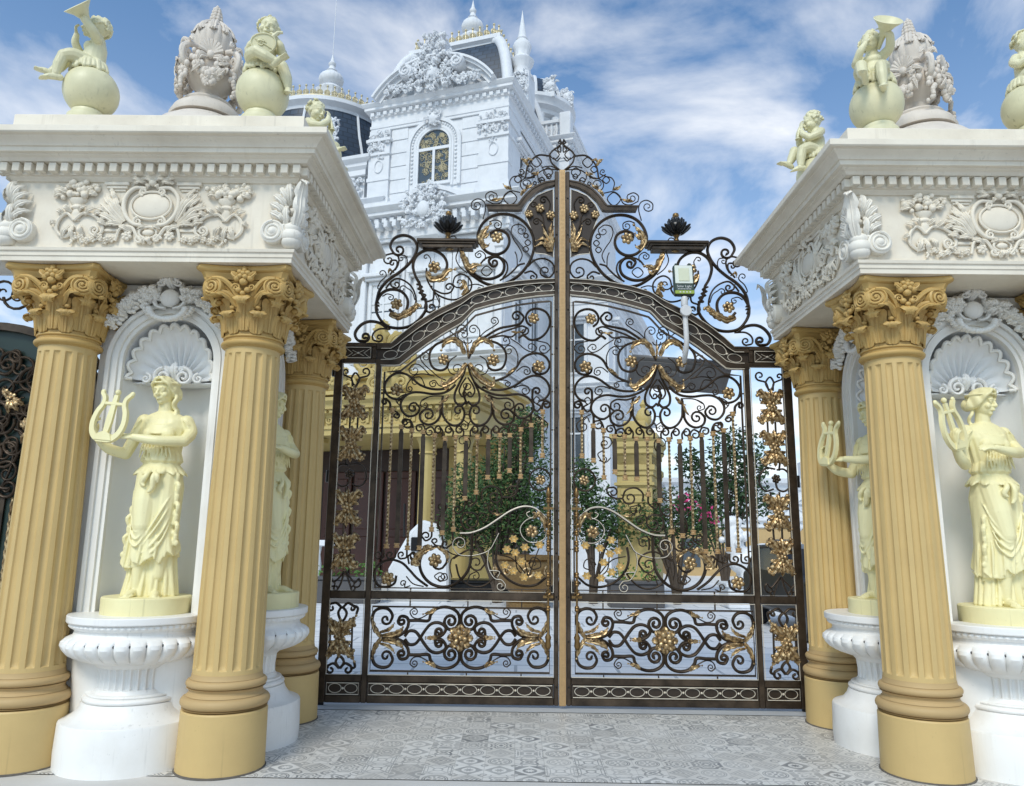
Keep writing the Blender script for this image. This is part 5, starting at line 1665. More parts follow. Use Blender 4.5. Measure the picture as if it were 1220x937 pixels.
def curls(mb, M, s, rnd, n=70, low=-.02, r=.016):
    """short curly hair over the skull"""
    for k in range(n):
        u, v = rnd.uniform(-PI, PI), rnd.uniform(-.25, 1.0)
        d = V((cos(u) * math.sqrt(1 - v * v), sin(u) * math.sqrt(1 - v * v), v))
        if d.y < -.55 and d.z < .62: continue
        if d.y < -.2 and d.z < .15: continue
        p = V((d.x * .080, .012 + d.y * .094, .018 + d.z * .097)) * s
        t = d.orthogonal().normalized(); b = d.cross(t)
        pts = [M @ (p + (t * cos(a) + b * sin(a)) * (r * .62 * s) + d * (.004 * a * s / 2)) for a in [PI * i / 4 + u * 3 for i in range(8)]]
        mb.tube(pts, [.0095 * s] * 7 + [.006 * s], 7)
    mb.ball((0, .02 * s, .028 * s), 1, 18, 12, (.081 * s, .092 * s, .090 * s), M)

def drape(mb, levels, K=96, folds=((9, .6, 1.0), (14, 2.1, .6), (5, 4.0, .7)), cap=True):
    """closed cloth body: levels (cx, cy, rx, ry, z or fn(a), amp, twist)"""
    vs, fs = [], []
    for cx, cy, rx, ry, z, am, tw in levels:
        for i in range(K):
            a = 2 * PI * i / K
            g = sum(w_ * (abs(sin((k * a + ph + tw * (1 + .1 * k)) / 2)) * 2 - 1) for k, ph, w_ in folds) / sum(f[2] for f in folds)
            q = 1 + am * g
            vs.append((cx + rx * q * cos(a), cy + ry * q * sin(a), z(a) if callable(z) else z))
    n = len(levels)
    for k in range(n - 1):
        for i in range(K): fs.append((k * K + i, k * K + (i + 1) % K, k * K + K + (i + 1) % K, k * K + K + i))
    fs.append(tuple(range(K))[::-1]); fs.append(tuple((n - 1) * K + i for i in range(K)))
    mb.add(vs, fs)

def lyre():
    m = MB()
    y0, y1 = -.016, .016
    for s_ in (-1, 1):
        C = [(0, -.19), (s_ * .07, -.185), (s_ * .125, -.14), (s_ * .150, -.06), (s_ * .135, .03), (s_ * .105, .09), (s_ * .105, .14), (s_ * .145, .185)]
        S_ = spline([(p[0], 0, p[1]) for p in C], 6); L = len(S_)
        A, B = [], []
        for i, p in enumerate(S_):
            t = (S_[min(i + 1, L - 1)] - S_[max(i - 1, 0)]).normalized(); nn = V((-t.z, 0, t.x)); w_ = .026 - .012 * i / L
            A.append(((p + nn * w_).x, (p + nn * w_).z)); B.append(((p - nn * w_).x, (p - nn * w_).z))
        m.strip(A, B, y0, y1)
        m.ball((s_ * .145, 0, .19), .022, 10, 8, (1, .8, 1))
    m.box(-.115, .115, -.014, .014, .085, .112, c=.006)
    m.prism([(-.018, -.185), (.018, -.185), (.030, -.05), (.022, .09), (.02, .17), (-.02, .17), (-.022, .09), (-.030, -.05)], -.012, .012)
    m.prism([(-.085, -.20), (.085, -.20), (.06, -.15), (0, -.125), (-.06, -.15)], -.024, .024)
    m.ball((0, 0, .195), .024, 10, 8)
    return m

_st = {}
def muse(loc, rz, label, turned=False):
    """robed muse with a lyre on a round plinth"""
    if turned not in _st:
        rnd = random.Random(3)
        b = MB()
        # clinging skirt, one leg forward, bare shin below the wavy hem
        FD = ((9, .6, 1.0), (14, 2.1, .6), (5, 4.0, .7))
        back = lambda z, rx, ry, am, tw: (.01, .03, rx, ry, z, am, tw)
        drape(b, [back(-.005, .178, .125, .20, 0), back(.06, .172, .12, .20, .2), back(.20, .158, .115, .17, .5), back(.34, .150, .112, .10, .8), back(.50, .150, .112, .05, 1.0), back(.66, .156, .115, .03, 1.2), back(.78, .162, .118, .03, 1.4), (.010, .010, .156, .118, .85, .02, 1.5), (.006, .008, .130, .104, .94, .03, 1.7), (.004, .008, .118, .095, .98, .02, 1.7)], folds=FD)
        limb(b, [(-.045, -.035, .86), (-.040, -.085, .66), (-.030, -.118, .50)], [.098, .090, .068], 16)
        limb(b, [(-.030, -.118, .50), (-.034, -.098, .36), (-.045, -.082, .20), (-.050, -.078, .06)], [.064, .060, .046, .036], 14)
        limb(b, [(.075, -.015, .86), (.085, -.045, .62), (.085, -.050, .40), (.085, -.05, .15)], [.094, .080, .062, .05], 14)
        # hem of the overskirt: a wavy apron, higher over the forward leg
        hm = lambda dz: (lambda a: .255 + dz + .05 * cos(a - .3) + .028 * sin(9 * a + 1) + .018 * sin(15 * a))
        drape(b, [(.005, .0, .188, .150, hm(0), .17, .8), (.004, .0, .184, .148, hm(.03), .15, .9), (.004, .0, .168, .140, .42, .07, 1.0), (.003, .0, .160, .138, .56, .025, 1.1), (.003, .0, .158, .135, .70, .015, 1.3), (.008, .004, .156, .125, .84, .02, 1.5), (.006, .006, .136, .112, .94, .02, 1.7)], folds=FD)
        # swags and pulled folds across the thighs
        def fold(P, r): b.tube(spline(P, 6), [r * (.35 + .65 * sin(PI * i / ((len(P) - 1) * 6))) for i in range((len(P) - 1) * 6 + 1)], 8)
        for k in range(4):
            q = k * .055
            fold([(-.155 + .02 * k, -.055, .76 - q), (-.11, -.120 - .004 * k, .58 - q), (-.045, -.168, .50 - q * .9), (.02, -.150, .60 - q * .9)], .0085)
        for k in (0, 1.3, 3.1, 4.2):
            q = k * .06
            fold([(.165, -.03, .82 - q * .5), (.12, -.115, .66 - q), (.05, -.150, .50 - q * .8), (.0, -.150, .40 - q * .5)], .0095)
        for k in range(10):
            a = PI * (1.0 + 1.0 * k / 9) + .06 * sin(k * 5)
            fold([(.160 * cos(a), .138 * sin(a), .46), (.178 * cos(a + .04), .150 * sin(a + .04), .36), (.192 * cos(a), .155 * sin(a), .25 + .05 * cos(a - .3))], .012)
        for k in range(13):
            a = PI * (.95 + 1.1 * k / 12) + .05 * sin(k * 3)
            if abs(a - 1.40 * PI) < .16: continue
            limb(b, [(.150 * cos(a), .03 + .112 * sin(a), .28), (.168 * cos(a + .05), .03 + .122 * sin(a), .15), (.188 * cos(a), .03 + .135 * sin(a), .01)], [.008, .013 + .004 * sin(k * 3), .017], 8, 4)
        # mantle edges zigzagging down both sides
        for sgn, x0, z0, n_, st in ((1, .165, .86, 7, .072), (-1, -.150, .62, 5, .070)):
            for k in range(n_):
                z = z0 - st * k
                x = x0 + sgn * (.014 if k % 2 else .0) + sgn * .004 * k
                limb(b, [(x - sgn * .03, -.05, z + .03), (x, -.06 - .01 * (k % 2), z), (x - sgn * .012, -.055, z - st * .8)], [.017, .018, .017], 8, 3)
            b.ball((x0 + sgn * .03, -.06, z0 - st * n_ + .02), .022, 10, 8, (1, .7, 1.1))
        # ruffled peplum, bloused waist and sash ends
        drape(b, [(.005, .004, .176, .145, lambda a: .872 + .014 * sin(11 * a), .13, 2.0), (.005, .004, .172, .141, lambda a: .890 + .012 * sin(11 * a), .12, 2.0), (.004, .006, .138, .110, .935, .04, 2.0), (.004, .008, .124, .100, .955, .03, 2.0)], folds=((11, .3, 1.0), (23, .9, .3)))
        drape(b, [(.004, .006, .128, .104, .952, .05, 2.2), (.004, .004, .146, .118, .972, .07, 2.2), (.004, .004, .140, .114, 1.0, .06, 2.2), (.004, .006, .126, .104, 1.05, .04, 2.2)], folds=((13, .3, 1.0), (21, .9, .5)))
        for P, r in (([(.0, -.125, .90), (-.02, -.165, .85), (-.045, -.160, .80), (-.02, -.172, .775)], .022), ([(.03, -.125, .90), (.035, -.168, .84), (.03, -.165, .76), (.005, -.170, .73)], .022), ([(.01, -.13, .89), (.06, -.160, .85), (.065, -.155, .80)], .018)): fold(P, r)
        # torso
        drape(b, [(.004, .008, .122, .096, .97, .04, 0), (.004, .008, .130, .102, 1.04, .06, .2), (.0, .004, .148, .112, 1.14, .05, .4), (-.002, .004, .165, .108, 1.22, .03, .5), (-.004, .008, .172, .088, 1.28, .02, .6), (-.004, .014, .120, .068, 1.325, .01, .7), (-.004, .016, .062, .055, 1.35, 0, .7)], folds=((12, .6, 1.0), (19, 2.1, .6)))
        for q in (-1, 1): b.ball((q * .064, -.074, 1.165), 1, 14, 10, (.060, .050, .058))
        for k in range(7):
            t = k / 6
            fold([(-.158 + .012 * t, -.025, 1.285 - .045 * t), (-.06, -.098 - .016 * t, 1.235 - .060 * t), (.05, -.098 - .016 * t, 1.232 - .060 * t), (.152 - .012 * t, -.025, 1.285 - .045 * t)], .0075)
        for k in range(9):
            x = -.105 + .026 * k
            fold([(x * .9, -.112 + .15 * abs(x) ** 1.3, 1.115), (x, -.112 + .15 * abs(x) ** 1.3, 1.05), (x * 1.1 + .01 * sin(k), -.112 + .12 * abs(x) ** 1.3, .985)], .0095)
        # neck, head turned a little towards the lyre
        limb(b, [(-.004, .014, 1.33), (-.008, .004, 1.42)], [.056, .049], 14)
        M3 = MX.Rotation(R(26 if turned else -14), 3, 'Z') @ MX.Rotation(R(6), 3, 'X')
        M = head(b, V((-.012, -.004, 1.505)), M3, 1.0)
        for q in (-1, 1):      # waved hair drawn back from a parting, and a band
            for k in range(9):
                t = k / 8
                pts = [M @ V(p) for p in ((q * .006, -.078 + .10 * t, .098 + .012 * sin(PI * t)), (q * (.050 + .01 * t), -.078 + .11 * t, .070 - .01 * t), (q * .078, -.045 + .10 * t, .020 - .01 * t), (q * .076, .0 + .07 * t, -.035 - .02 * t), (q * .045, .06 + .03 * t, -.05))]
                S_ = spline(pts, 4)
                b.tube([p + (M.to_3x3() @ V((q, -.3, .4))) * (.0045 * sin(i * 1.3 + k)) for i, p in enumerate(S_)], [.013] * (len(S_) - 1) + [.008], 7)
        b.ball((0, .10, -.02), 1, 14, 10, (.055, .045, .05), M)
        b.tube(spline([M @ V((.088 * cos(2 * PI * i / 14), .012 + .100 * sin(2 * PI * i / 14), .052 - .010 * sin(2 * PI * i / 14))) for i in range(14)], 2, True), .0085, 7, closed=True)
        for x, y, n_ in ((.075, .02, 7), (.062, .045, 8), (-.06, .05, 6), (.088, -.01, 6)):
            P = [M @ V((x + .012 * sin(i * 1.6), y + .012 * cos(i * 1.6), -.03 - .030 * i)) for i in range(n_)]
            b.tube(spline(P, 3), .0135, 8); b.ball(tuple(P[-1]), .016, 8, 6)
        # arms with short sleeves
        limb(b, [(-.160, .012, 1.275), (-.215, .005, 1.15), (-.245, -.05, 1.02)], [.055, .046, .042], 12)
        limb(b, [(-.245, -.05, 1.02), (-.335, -.12, 1.05), (-.415, -.165, 1.135)], [.042, .040, .028], 12)
        hand(b, (-.415, -.165, 1.135), (-.15, -.25, .9), (-1, -.3, 0), 1.0, .75, -1)
        limb(b, [(.160, .012, 1.27), (.205, -.005, 1.19), (.195, -.085, 1.115)], [.054, .047, .042], 12)
        limb(b, [(.195, -.085, 1.115), (.04, -.185, 1.105), (-.115, -.215, 1.125)], [.042, .038, .027], 12)
        hand(b, (-.115, -.215, 1.125), (-1, -.12, .10), (0, -.5, .85), 1.0, .45, 1)
        for q in (-1, 1):
            for k in range(3): fold([(q * (.150 + .02 * k), -.055 + .01 * k, 1.285 - .03 * k), (q * (.205 + .008 * k), -.035, 1.235 - .03 * k), (q * (.212 + .006 * k), .035, 1.22 - .03 * k)], .009)
        foot(b, (-.050, -.085, .048), (-.10, -1, -.06)); foot(b, (.095, -.085, .04), (.4, -1, -.05))
        f = sculpt(b, 'figure', MAT['statue'], .0048, None, 2, .4)
        ly = lyre().build('lyre', MAT['statue'], None, 35)
        ly.location = (-.42, -.16, 1.30) if turned else (-.285, -.235, 1.275); ly.scale = (.84, .9, .92); ly.rotation_euler = (R(-6), R(-12), R(22)) if turned else (R(-8), R(6), R(-10))
        p = MB(); p.lathe([(.0, -.120), (.298, -.119), (.300, -.113), (.300, -.008), (.294, .0), (.0, .001)], 56)
        pl = p.build('plinth', MAT['statue'], None, 30)
        root = empty('muse_statue', loc, rz, label, 'statue', 'muse statues in the niches')
        for o in (f, ly, pl): o.parent = root
        root.scale = (1.035, 1.035, 1.035)
        _st[turned] = root
        return root
    o = copy_tree(_st[turned]); o.location = loc; o.rotation_euler.z = rz
    tag(o, label)
    return o
ZP = 1.026 + .120
for (cx, cy, sx), names in zip(PYL, (('pale yellow muse statue playing a lyre, facing out in the left front niche', 'pale yellow muse statue half hidden behind the left front column, in the side niche'),
                                     ('pale yellow muse statue with an edge-on lyre, in the front niche right of the gate', 'pale yellow muse statue in the right pylon side niche facing the gate, lyre raised'))):
    muse((cx + .03, cy - .56 - .03, ZP), 0 if sx > 0 else R(10), names[0], sx < 0)
    muse((cx + (.68 if sx > 0 else -.56), cy, ZP), R(64) if sx > 0 else R(-72), names[1], sx > 0)

# ------------------------------------------------------------------ cherubs on globes
_ch = {}
def cherub_mesh(kind):
    rnd = random.Random(hash(kind) % 100 if False else len(kind))
    b = MB()
    lean = .02
    # trunk
    limb(b, [(0, .01, .03), (0, .0, .10), (0, .008, .20), (0, .012, .265)], [.088, .088, .080, .058], 16)
    b.ball((0, -.045, .105), 1, 14, 10, (.070, .055, .062)); b.ball((0, -.045, .205), 1, 14, 10, (.075, .042, .040))
    b.ball((-.05, .02, .02), .072, 14, 10); b.ball((.05, .02, .02), .072, 14, 10)
    limb(b, [(0, .012, .26), (0, .004, .315)], [.048, .044], 12)
    if kind == 'lute':
        M3 = MX.Rotation(R(14), 3, 'Y') @ MX.Rotation(R(6), 3, 'X') @ MX.Rotation(R(8), 3, 'Z'); hc = V((.012, -.012, .385))
    elif kind == 'horn':
        M3 = MX.Rotation(R(-10), 3, 'X') @ MX.Rotation(R(-8), 3, 'Z'); hc = V((0, -.015, .385))
    else:
        M3 = MX.Rotation(R(16), 3, 'X') @ MX.Rotation(R(-10), 3, 'Z'); hc = V((-.005, -.02, .385))
    M = head(b, hc, M3, .92, True)
    curls(b, M, .92, rnd, 95)
    # legs
    if kind == 'lute':
        limb(b, [(-.055, -.02, .03), (-.075, -.135, .055), (-.02, -.215, .045)], [.066, .058, .046]); limb(b, [(-.02, -.215, .045), (.06, -.22, .0), (.125, -.215, -.025)], [.046, .044, .030])
        foot(b, (.128, -.215, -.02), (.75, -.5, .35), .85)
        limb(b, [(.055, -.02, .03), (.12, -.09, .03), (.165, -.12, -.01)], [.066, .056, .046]); limb(b, [(.165, -.12, -.01), (.20, -.11, -.10), (.215, -.10, -.17)], [.046, .044, .030])
        foot(b, (.215, -.10, -.18), (.3, -1, -.5), .85)
    else:
        limb(b, [(-.05, -.02, .03), (-.075, -.13, .07), (-.06, -.195, .085)], [.066, .058, .048]); limb(b, [(-.06, -.195, .085), (-.05, -.235, .0), (-.03, -.275, -.065)], [.046, .044, .030])
        foot(b, (-.03, -.275, -.07), (0, -1, .25), .85)
        limb(b, [(.05, -.02, .03), (.085, -.14, .05), (.08, -.20, .03)], [.066, .058, .048]); limb(b, [(.08, -.20, .03), (.085, -.225, -.06), (.09, -.235, -.14)], [.046, .044, .030])
        foot(b, (.09, -.235, -.15), (.1, -1, -.3), .85)
    # loin cloth
    for k in range(22):
        a = PI * (.75 + 1.5 * k / 21)
        w_ = .5 + .5 * sin(k * 2.4)
        limb(b, [(.080 * cos(a), .06 * sin(a), .055), (.128 * cos(a), .12 * sin(a) - .005, .022 + .008 * w_), (.150 * cos(a), .150 * sin(a), -.022 - .022 * w_)], [.018, .021 + .004 * w_, .016 + .004 * w_], 8, 3)
    # arms
    if kind == 'lute':
        limb(b, [(-.080, .01, .245), (-.125, -.015, .185), (-.115, -.06, .150)], [.042, .038, .034]); limb(b, [(-.115, -.06, .150), (-.090, -.115, .165), (-.06, -.13, .185)], [.034, .031, .022])
        hand(b, (-.06, -.135, .185), (.8, -.25, .1), (0, -.7, .7), .62, .5, -1)
        limb(b, [(.080, .01, .245), (.135, -.02, .18), (.140, -.06, .150)], [.042, .038, .034]); limb(b, [(.140, -.06, .150), (.130, -.10, .19), (.110, -.11, .22)], [.034, .031, .022])
        hand(b, (.110, -.11, .22), (-.4, -.3, .7), (.6, -.5, .2), .62, .7, 1)
    elif kind == 'horn':
        limb(b, [(-.080, .01, .245), (-.115, -.05, .20), (-.10, -.11, .19)], [.042, .038, .034]); limb(b, [(-.10, -.11, .19), (-.06, -.15, .25), (-.025, -.145, .30)], [.034, .031, .022])
        hand(b, (-.025, -.145, .30), (.3, -.2, .9), (-.3, -.9, 0), .62, .7, 1)
        limb(b, [(.080, .01, .245), (.135, -.02, .275), (.150, -.06, .315)], [.042, .038, .034]); limb(b, [(.150, -.06, .315), (.150, -.09, .345), (.120, -.10, .370)], [.034, .031, .022])
        hand(b, (.120, -.10, .370), (-.5, -.1, .8), (.6, -.6, .2), .62, .6, 1)
    else:
        limb(b, [(-.080, .01, .245), (-.110, -.06, .19), (-.075, -.125, .185)], [.042, .038, .034]); limb(b, [(-.075, -.125, .185), (-.02, -.16, .25), (.0, -.155, .30)], [.034, .031, .022])
        hand(b, (.0, -.155, .30), (.2, 0, 1), (-.2, -1, 0), .62, .8, 1)
        limb(b, [(.080, .01, .245), (.115, -.05, .19), (.08, -.115, .165)], [.042, .038, .034]); limb(b, [(.08, -.115, .165), (.05, -.16, .21), (.03, -.165, .255)], [.034, .031, .022])
        hand(b, (.03, -.165, .255), (-.1, 0, 1), (.3, -1, 0), .62, .8, -1)
    return sculpt(b, 'figure', MAT['cherub'], .0046, None, 2, .4)
def instrument(kind):
    m = MB()
    if kind == 'lute':
        Mi = MX.Translation((.01, -.135, .165)) @ MX.Rotation(R(-8), 4, 'Y') @ MX.Rotation(R(12), 4, 'X')
        out = [(.098 * cos(a) * (1 + .12 * sin(a)), .082 * sin(a)) for a in [2 * PI * i / 28 for i in range(28)]]
        m.prism(out, -.014, .020, Mi)
        m.tube([Mi @ V((p[0] * .96, -.016, p[1] * .96)) for p in out], .006, 6, closed=True)
        m.spiral((-.015, -.018, .005), .034, 1.6, .0045, (0, -1, 0), M=Mi); m.tube([Mi @ V(p) for p in ((-.06, -.018, .04), (0, -.019, .0), (.06, -.018, -.045))], .004, 6)
        m.tube([Mi @ V(p) for p in ((.07, 0, .05), (.115, .01, .09), (.15, .03, .10))], [.02, .014, .012], 8)
    elif kind == 'horn':
        Mi = MX.Translation((.125, -.105, .40)) @ MX.Rotation(R(38), 4, 'Y') @ MX.Rotation(R(30), 4, 'X') @ MX.Scale(1.2, 4) @ MX.Rotation(R(10), 4, 'X')
        m.lathe([(.012, -.13), (.018, -.06), (.03, -.02), (.055, .02), (.088, .05), (.096, .058), (.092, .060), (.05, .022), (.0, .0)], 28, Mi)
    else:
        m.tube([(.012, -.135, .345), (.015, -.175, .28), (.015, -.20, .19)], [.010, .012, .015], 10)
        m.lathe([(.014, 0), (.026, -.02), (.020, -.022), (.0, -.01)], 14, MX.Translation((.015, -.20, .19)))
    return m
def cherub(kind, loc, rz, label, s=1.0):
    loc = (loc[0], loc[1], 4.85 + .412 * s)
    if kind not in _ch:
        f = cherub_mesh(kind)
        i_ = instrument(kind).build({'lute': 'lute', 'horn': 'horn', 'flute': 'flute'}[kind], MAT['cherub'], None, 40)
        g = MB(); g.ball((0, .01, -.185), .205, 40, 24); g.lathe([(.0, -.505), (.150, -.505), (.155, -.497), (.150, -.42), (.125, -.412), (.128, -.40), (.122, -.375), (.10, -.36)], 36, MX.Translation((0, .01, 0)))
        gl = g.build('globe', MAT['cherub'], None, 40)
        root = empty('cherub_statue', loc, rz, label, 'statue', 'cherubs seated on globes along the pylon tops')
        for o in (f, i_, gl): o.parent = root
        _ch[kind] = root
    else:
        root = copy_tree(_ch[kind]); tag(root, label); root.location = loc; root.rotation_euler.z = rz
    root.scale = (s, s, s)
    return root
ZA = 4.778 + .412
(lx, ly_, _), (rx, ry, _) = PYL
cherub('horn', (lx - .68, ly_ - .93, ZA), R(-62), 'cherub blowing a horn on a globe, leftmost on the left pylon top')
cherub('lute', (lx + .71, ly_ - .93, ZA), R(8), 'cherub strumming a lute on a globe, left pylon, beside the urn')
cherub('flute', (lx + .78, ly_ + .28, ZA), R(70), 'cherub peeping over the back inner corner of the left pylon cornice')
cherub('horn', (rx - .78, ry - .93, ZA), R(-34), 'cherub raising a horn on a globe, in front of the right stone urn')
cherub('flute', (rx - .78, ry + .28, ZA), R(-78), 'cherub playing a flute alone at the back inner corner of the right pylon top')
cherub('lute', (rx + .47, ry - .93, ZA), R(10), 'cherub at the right edge of the picture, on the right pylon top')

# ------------------------------------------------------------------ stone urns
def urn_meshes():
    rnd = random.Random(11)
    u = MB(); o = MB()
    u.lathe([(.0, -.29), (.58, -.29), (.59, -.24), (.585, -.22), (.55, -.17), (.46, -.09), (.37, -.05), (.365, -.03), (.0, -.03)], 48)
    u.lathe([(.0, 0), (.36, 0), (.365, .03), (.33, .09), (.27, .13), (.255, .14), (.262, .155), (.25, .17), (.16, .185), (.13, .22), (.12, .27), (.14, .30), (.20, .34), (.245, .42), (.25, .50), (.215, .57), (.17, .60), (.18, .615)], 48)
    u.lathe([(.185, .614), (.20, .63), (.17, .645), (.185, .70), (.205, .76), (.19, .83), (.14, .89), (.09, .92)], 16 * 6, fn=lambda a, z: 1 + (.07 * abs(sin(a * 8)) - .035) * (1 if .65 < z < .9 else 0))
    for z, r_, n in ((.94, .060, 10), (.975, .052, 9), (1.01, .044, 8), (1.045, .034, 7), (1.075, .024, 6)):
        for k in range(n): u.ball(((r_) * cos(2 * PI * (k + z * 9) / n), r_ * sin(2 * PI * (k + z * 9) / n), z), .022, 8, 6)
    u.lathe([(.10, .915), (.062, .93), (.055, 1.0), (.02, 1.09), (.028, 1.10), (.0, 1.13)], 14)
    for k in range(10):    # leaves over the lid
        a = 2 * PI * k / 10; d = V((cos(a), sin(a), 0))
        u.leaf([d * .10 + V((0, 0, .92)), d * .175 + V((0, 0, .86)), d * .215 + V((0, 0, .79)), d * .235 + V((0, 0, .80))], .045, tuple(d), 4, .25)
    for f in range(4):
        Mf = MX.Rotation(f * PI / 2 + .35, 4, 'Z')
        # shell on each face, garlands of fruit hanging below it
        for k in range(9):
            a = PI * (k + .5) / 9
            o.tube([Mf @ V(p) for p in ((0, -.25, .52), (.06 * cos(a), -.285, .53 + .05 * sin(a)), (.115 * cos(a), -.285, .54 + .10 * sin(a)))], [.012, .018, .022], 7)
        o.ball((0, -.27, .51), .04, 10, 8, M=Mf)
        for k in range(80):
            t = rnd.uniform(-1, 1); w_ = .05 + .04 * (1 - t * t)
            z = .30 + .20 * t * t + rnd.gauss(0, .030); x = .155 * t
            o.ball((x + rnd.gauss(0, .012), -.235 - .05 * (1 - t * t) - rnd.random() * .03, z), rnd.uniform(.022, .038), 8, 6, M=Mf)
            if k % 5 == 0: o.leaf([Mf @ V((x, -.26, z)), Mf @ V((x + rnd.uniform(-.05, .05), -.33, z + rnd.uniform(-.04, .04))), Mf @ V((x + rnd.uniform(-.08, .08), -.30, z + rnd.uniform(-.07, .05)))], .025, tuple(Mf.to_3x3() @ V((0, -1, 0))), 3, .3)
        for q in (-1, 1):
            o.leaf([Mf @ V((q * .03, -.28, .49)), Mf @ V((q * .09, -.32, .47)), Mf @ V((q * .12, -.29, .42))], .035, tuple(Mf.to_3x3() @ V((0, -1, 0))), 4, .3)
        # scroll handles and drops at the corners
        Mg = Mf @ MX.Rotation(PI / 4, 4, 'Z')
        o.spiral((0, -.32, .50), .075, 1.6, .030, (1, 0, 0), a0=PI / 2, sgn=1, M=Mg)
        o.tube([Mg @ V(p) for p in spline([(0, -.20, .62), (0, -.30, .60), (0, -.375, .53), (0, -.36, .43), (0, -.28, .40)], 5)], [.028] * 21, 10)
        for k in range(14): o.ball((rnd.gauss(0, .022), -.30 - .03 * rnd.random() - .004 * k, .42 - .020 * k), .030 - .0007 * k, 8, 6, M=Mg)
        for q in (-1, 1): o.leaf([Mg @ V((0, -.27, .60)), Mg @ V((q * .05, -.33, .64)), Mg @ V((q * .09, -.33, .60))], .035, tuple(Mg.to_3x3() @ V((0, -1, .4))), 4, .3)
    return u, o
UM = urn_meshes()
u_ = None
for (cx, cy, sx), lab in zip(PYL, ('pinkish stone urn with fruit garlands, behind the lute-playing cherub', 'pinkish stone urn with fruit garlands, behind the horn-raising cherub')):
    r_ = empty('stone_urn', (cx + (.05 if sx > 0 else -.17), cy - .42, 5.10), 0 if sx > 0 else .4, lab, 'urn', 'garlanded urns on the pylons')
    r_.scale = (.84, .84, 1.04)
    if u_ is None:
        a_ = UM[0].build('vase', MAT['urn'], r_, 40); b_ = UM[1].build('garland', MAT['urn'], r_, 50); u_ = (a_, b_)
    else:
        for q in u_:
            c_ = q.copy(); COL.objects.link(c_); c_.parent = r_
# ------------------------------------------------------------------ white mansion behind the gate
MC, MT = V((-.62, 30.0, -.3)), R(18)
MAN = empty('mansion', (MC.x, MC.y, MC.z), -MT, 'white ornate mansion with slate domes rising behind the gate', 'mansion')
# local frame: x to the right along the front, y away; the near corner of the tower is the origin
mw = MAT['mwhite']
def uvscale(o, su, sv):
    pass
def mpart(mb, name, mat=None, parent=None, sharp=30): return mb.build(name, mat or mw, parent or MAN, sharp)
BLK = []
def block(x0, x1, y0, y1, z0, z1):
    m = MB(); m.box(x0, x1, y0, y1, z0, z1); return mpart(m, 'wall')
def cornice(x0, x1, y0, y1, z0, z1, d, dent=True, name='cornice', mat=None, parent=None):
    """entablature round a block: architrave, frieze, dentils, projecting cornice"""
    m = MB(); h = z1 - z0
    cx, cy, hx, hy = (x0 + x1) / 2, (y0 + y1) / 2, (x1 - x0) / 2, (y1 - y0) / 2
    T = MX.Translation((cx, cy, 0))
    m.ring4([(.0, z0), (.10 * d, z0 + .02 * h), (.10 * d, z0 + .10 * h), (.18 * d, z0 + .12 * h), (.18 * d, z0 + .22 * h), (.08 * d, z0 + .24 * h), (.08 * d, z0 + .50 * h), (.22 * d, z0 + .54 * h), (.24 * d, z0 + .70 * h), (.62 * d, z0 + .74 * h), (.70 * d, z0 + .76 * h), (.70 * d, z0 + .85 * h), (.82 * d, z0 + .88 * h), (.98 * d, z0 + .96 * h), (d, z0 + .97 * h), (d, z1), (-.1, z1 + .02)], hx, hy, T)
    o = mpart(m, name, mat, parent)
    if dent:
        q = MB(); s_ = .30 * h
        for (a0, a1, fx) in ((x0, x1, 0), (y0, y1, 1)):
            n = int((a1 - a0 + .4 * d) / (s_ * .8))
            for i in range(n):
                p = a0 - .2 * d + (a1 - a0 + .4 * d) * (i + .5) / n
                w_ = s_ * .22
                if fx == 0: q.box(p - w_, p + w_, y0 - .5 * d, y0 - .2 * d, z0 + .56 * h, z0 + .69 * h)
                else: q.box(x1 + .2 * d, x1 + .5 * d, p - w_, p + w_, z0 + .56 * h, z0 + .69 * h)
        mpart(q, 'dentils', mat, o)
    return o
def foliage(mb, u0, u1, z0, z1, M, n, s, rnd, h=.10):
    for k in range(n):
        u, z = rnd.uniform(u0, u1), rnd.uniform(z0, z1)
        an = rnd.uniform(0, 2 * PI)
        if k % 3 == 0: mb.ball((u, -h * .4, z), s * rnd.uniform(.35, .6), 8, 6, M=M)
        elif k % 3 == 1: mb.leaf([(u, -.02, z), (u + s * .8 * cos(an), -h, z + s * .8 * sin(an)), (u + s * 1.5 * cos(an), -.03, z + s * 1.5 * sin(an))], s * .45, (0, -1, 0), 3, .3, M=M)
        else: mb.spiral((u, -h * .5, z), s * .75, 1.4, s * .2, (0, -1, 0), a0=an, sgn=rnd.choice((-1, 1)), M=M)
rm = random.Random(21)
I4 = MX.Identity(4)
# --- tower
block(-6.5, 0, 0, 8.5, 0, 20.3)
cornice(-6.6, .05, -.05, 8.5, 20.25, 21.55, .42)
cornice(-6.7, .15, -.15, 8.5, 14.7, 16.2, .7)
# ashlar joints as thin grooves proud strips
j = MB()
for k in range(6):
    z = 16.45 + .65 * k
    for a, b in ((-5.58, -4.75), (-2.1, -1.27)): j.box(a, b, -.035, -.001, z, z + .60, c=.012)
for k in range(6):
    z = 6 + 1.4 * k
    for a in range(4): j.box(-6.4 + 1.6 * a, -4.86 + 1.6 * a, -.035, -.001, z, z + 1.34, c=.015)
mpart(j, 'ashlar')
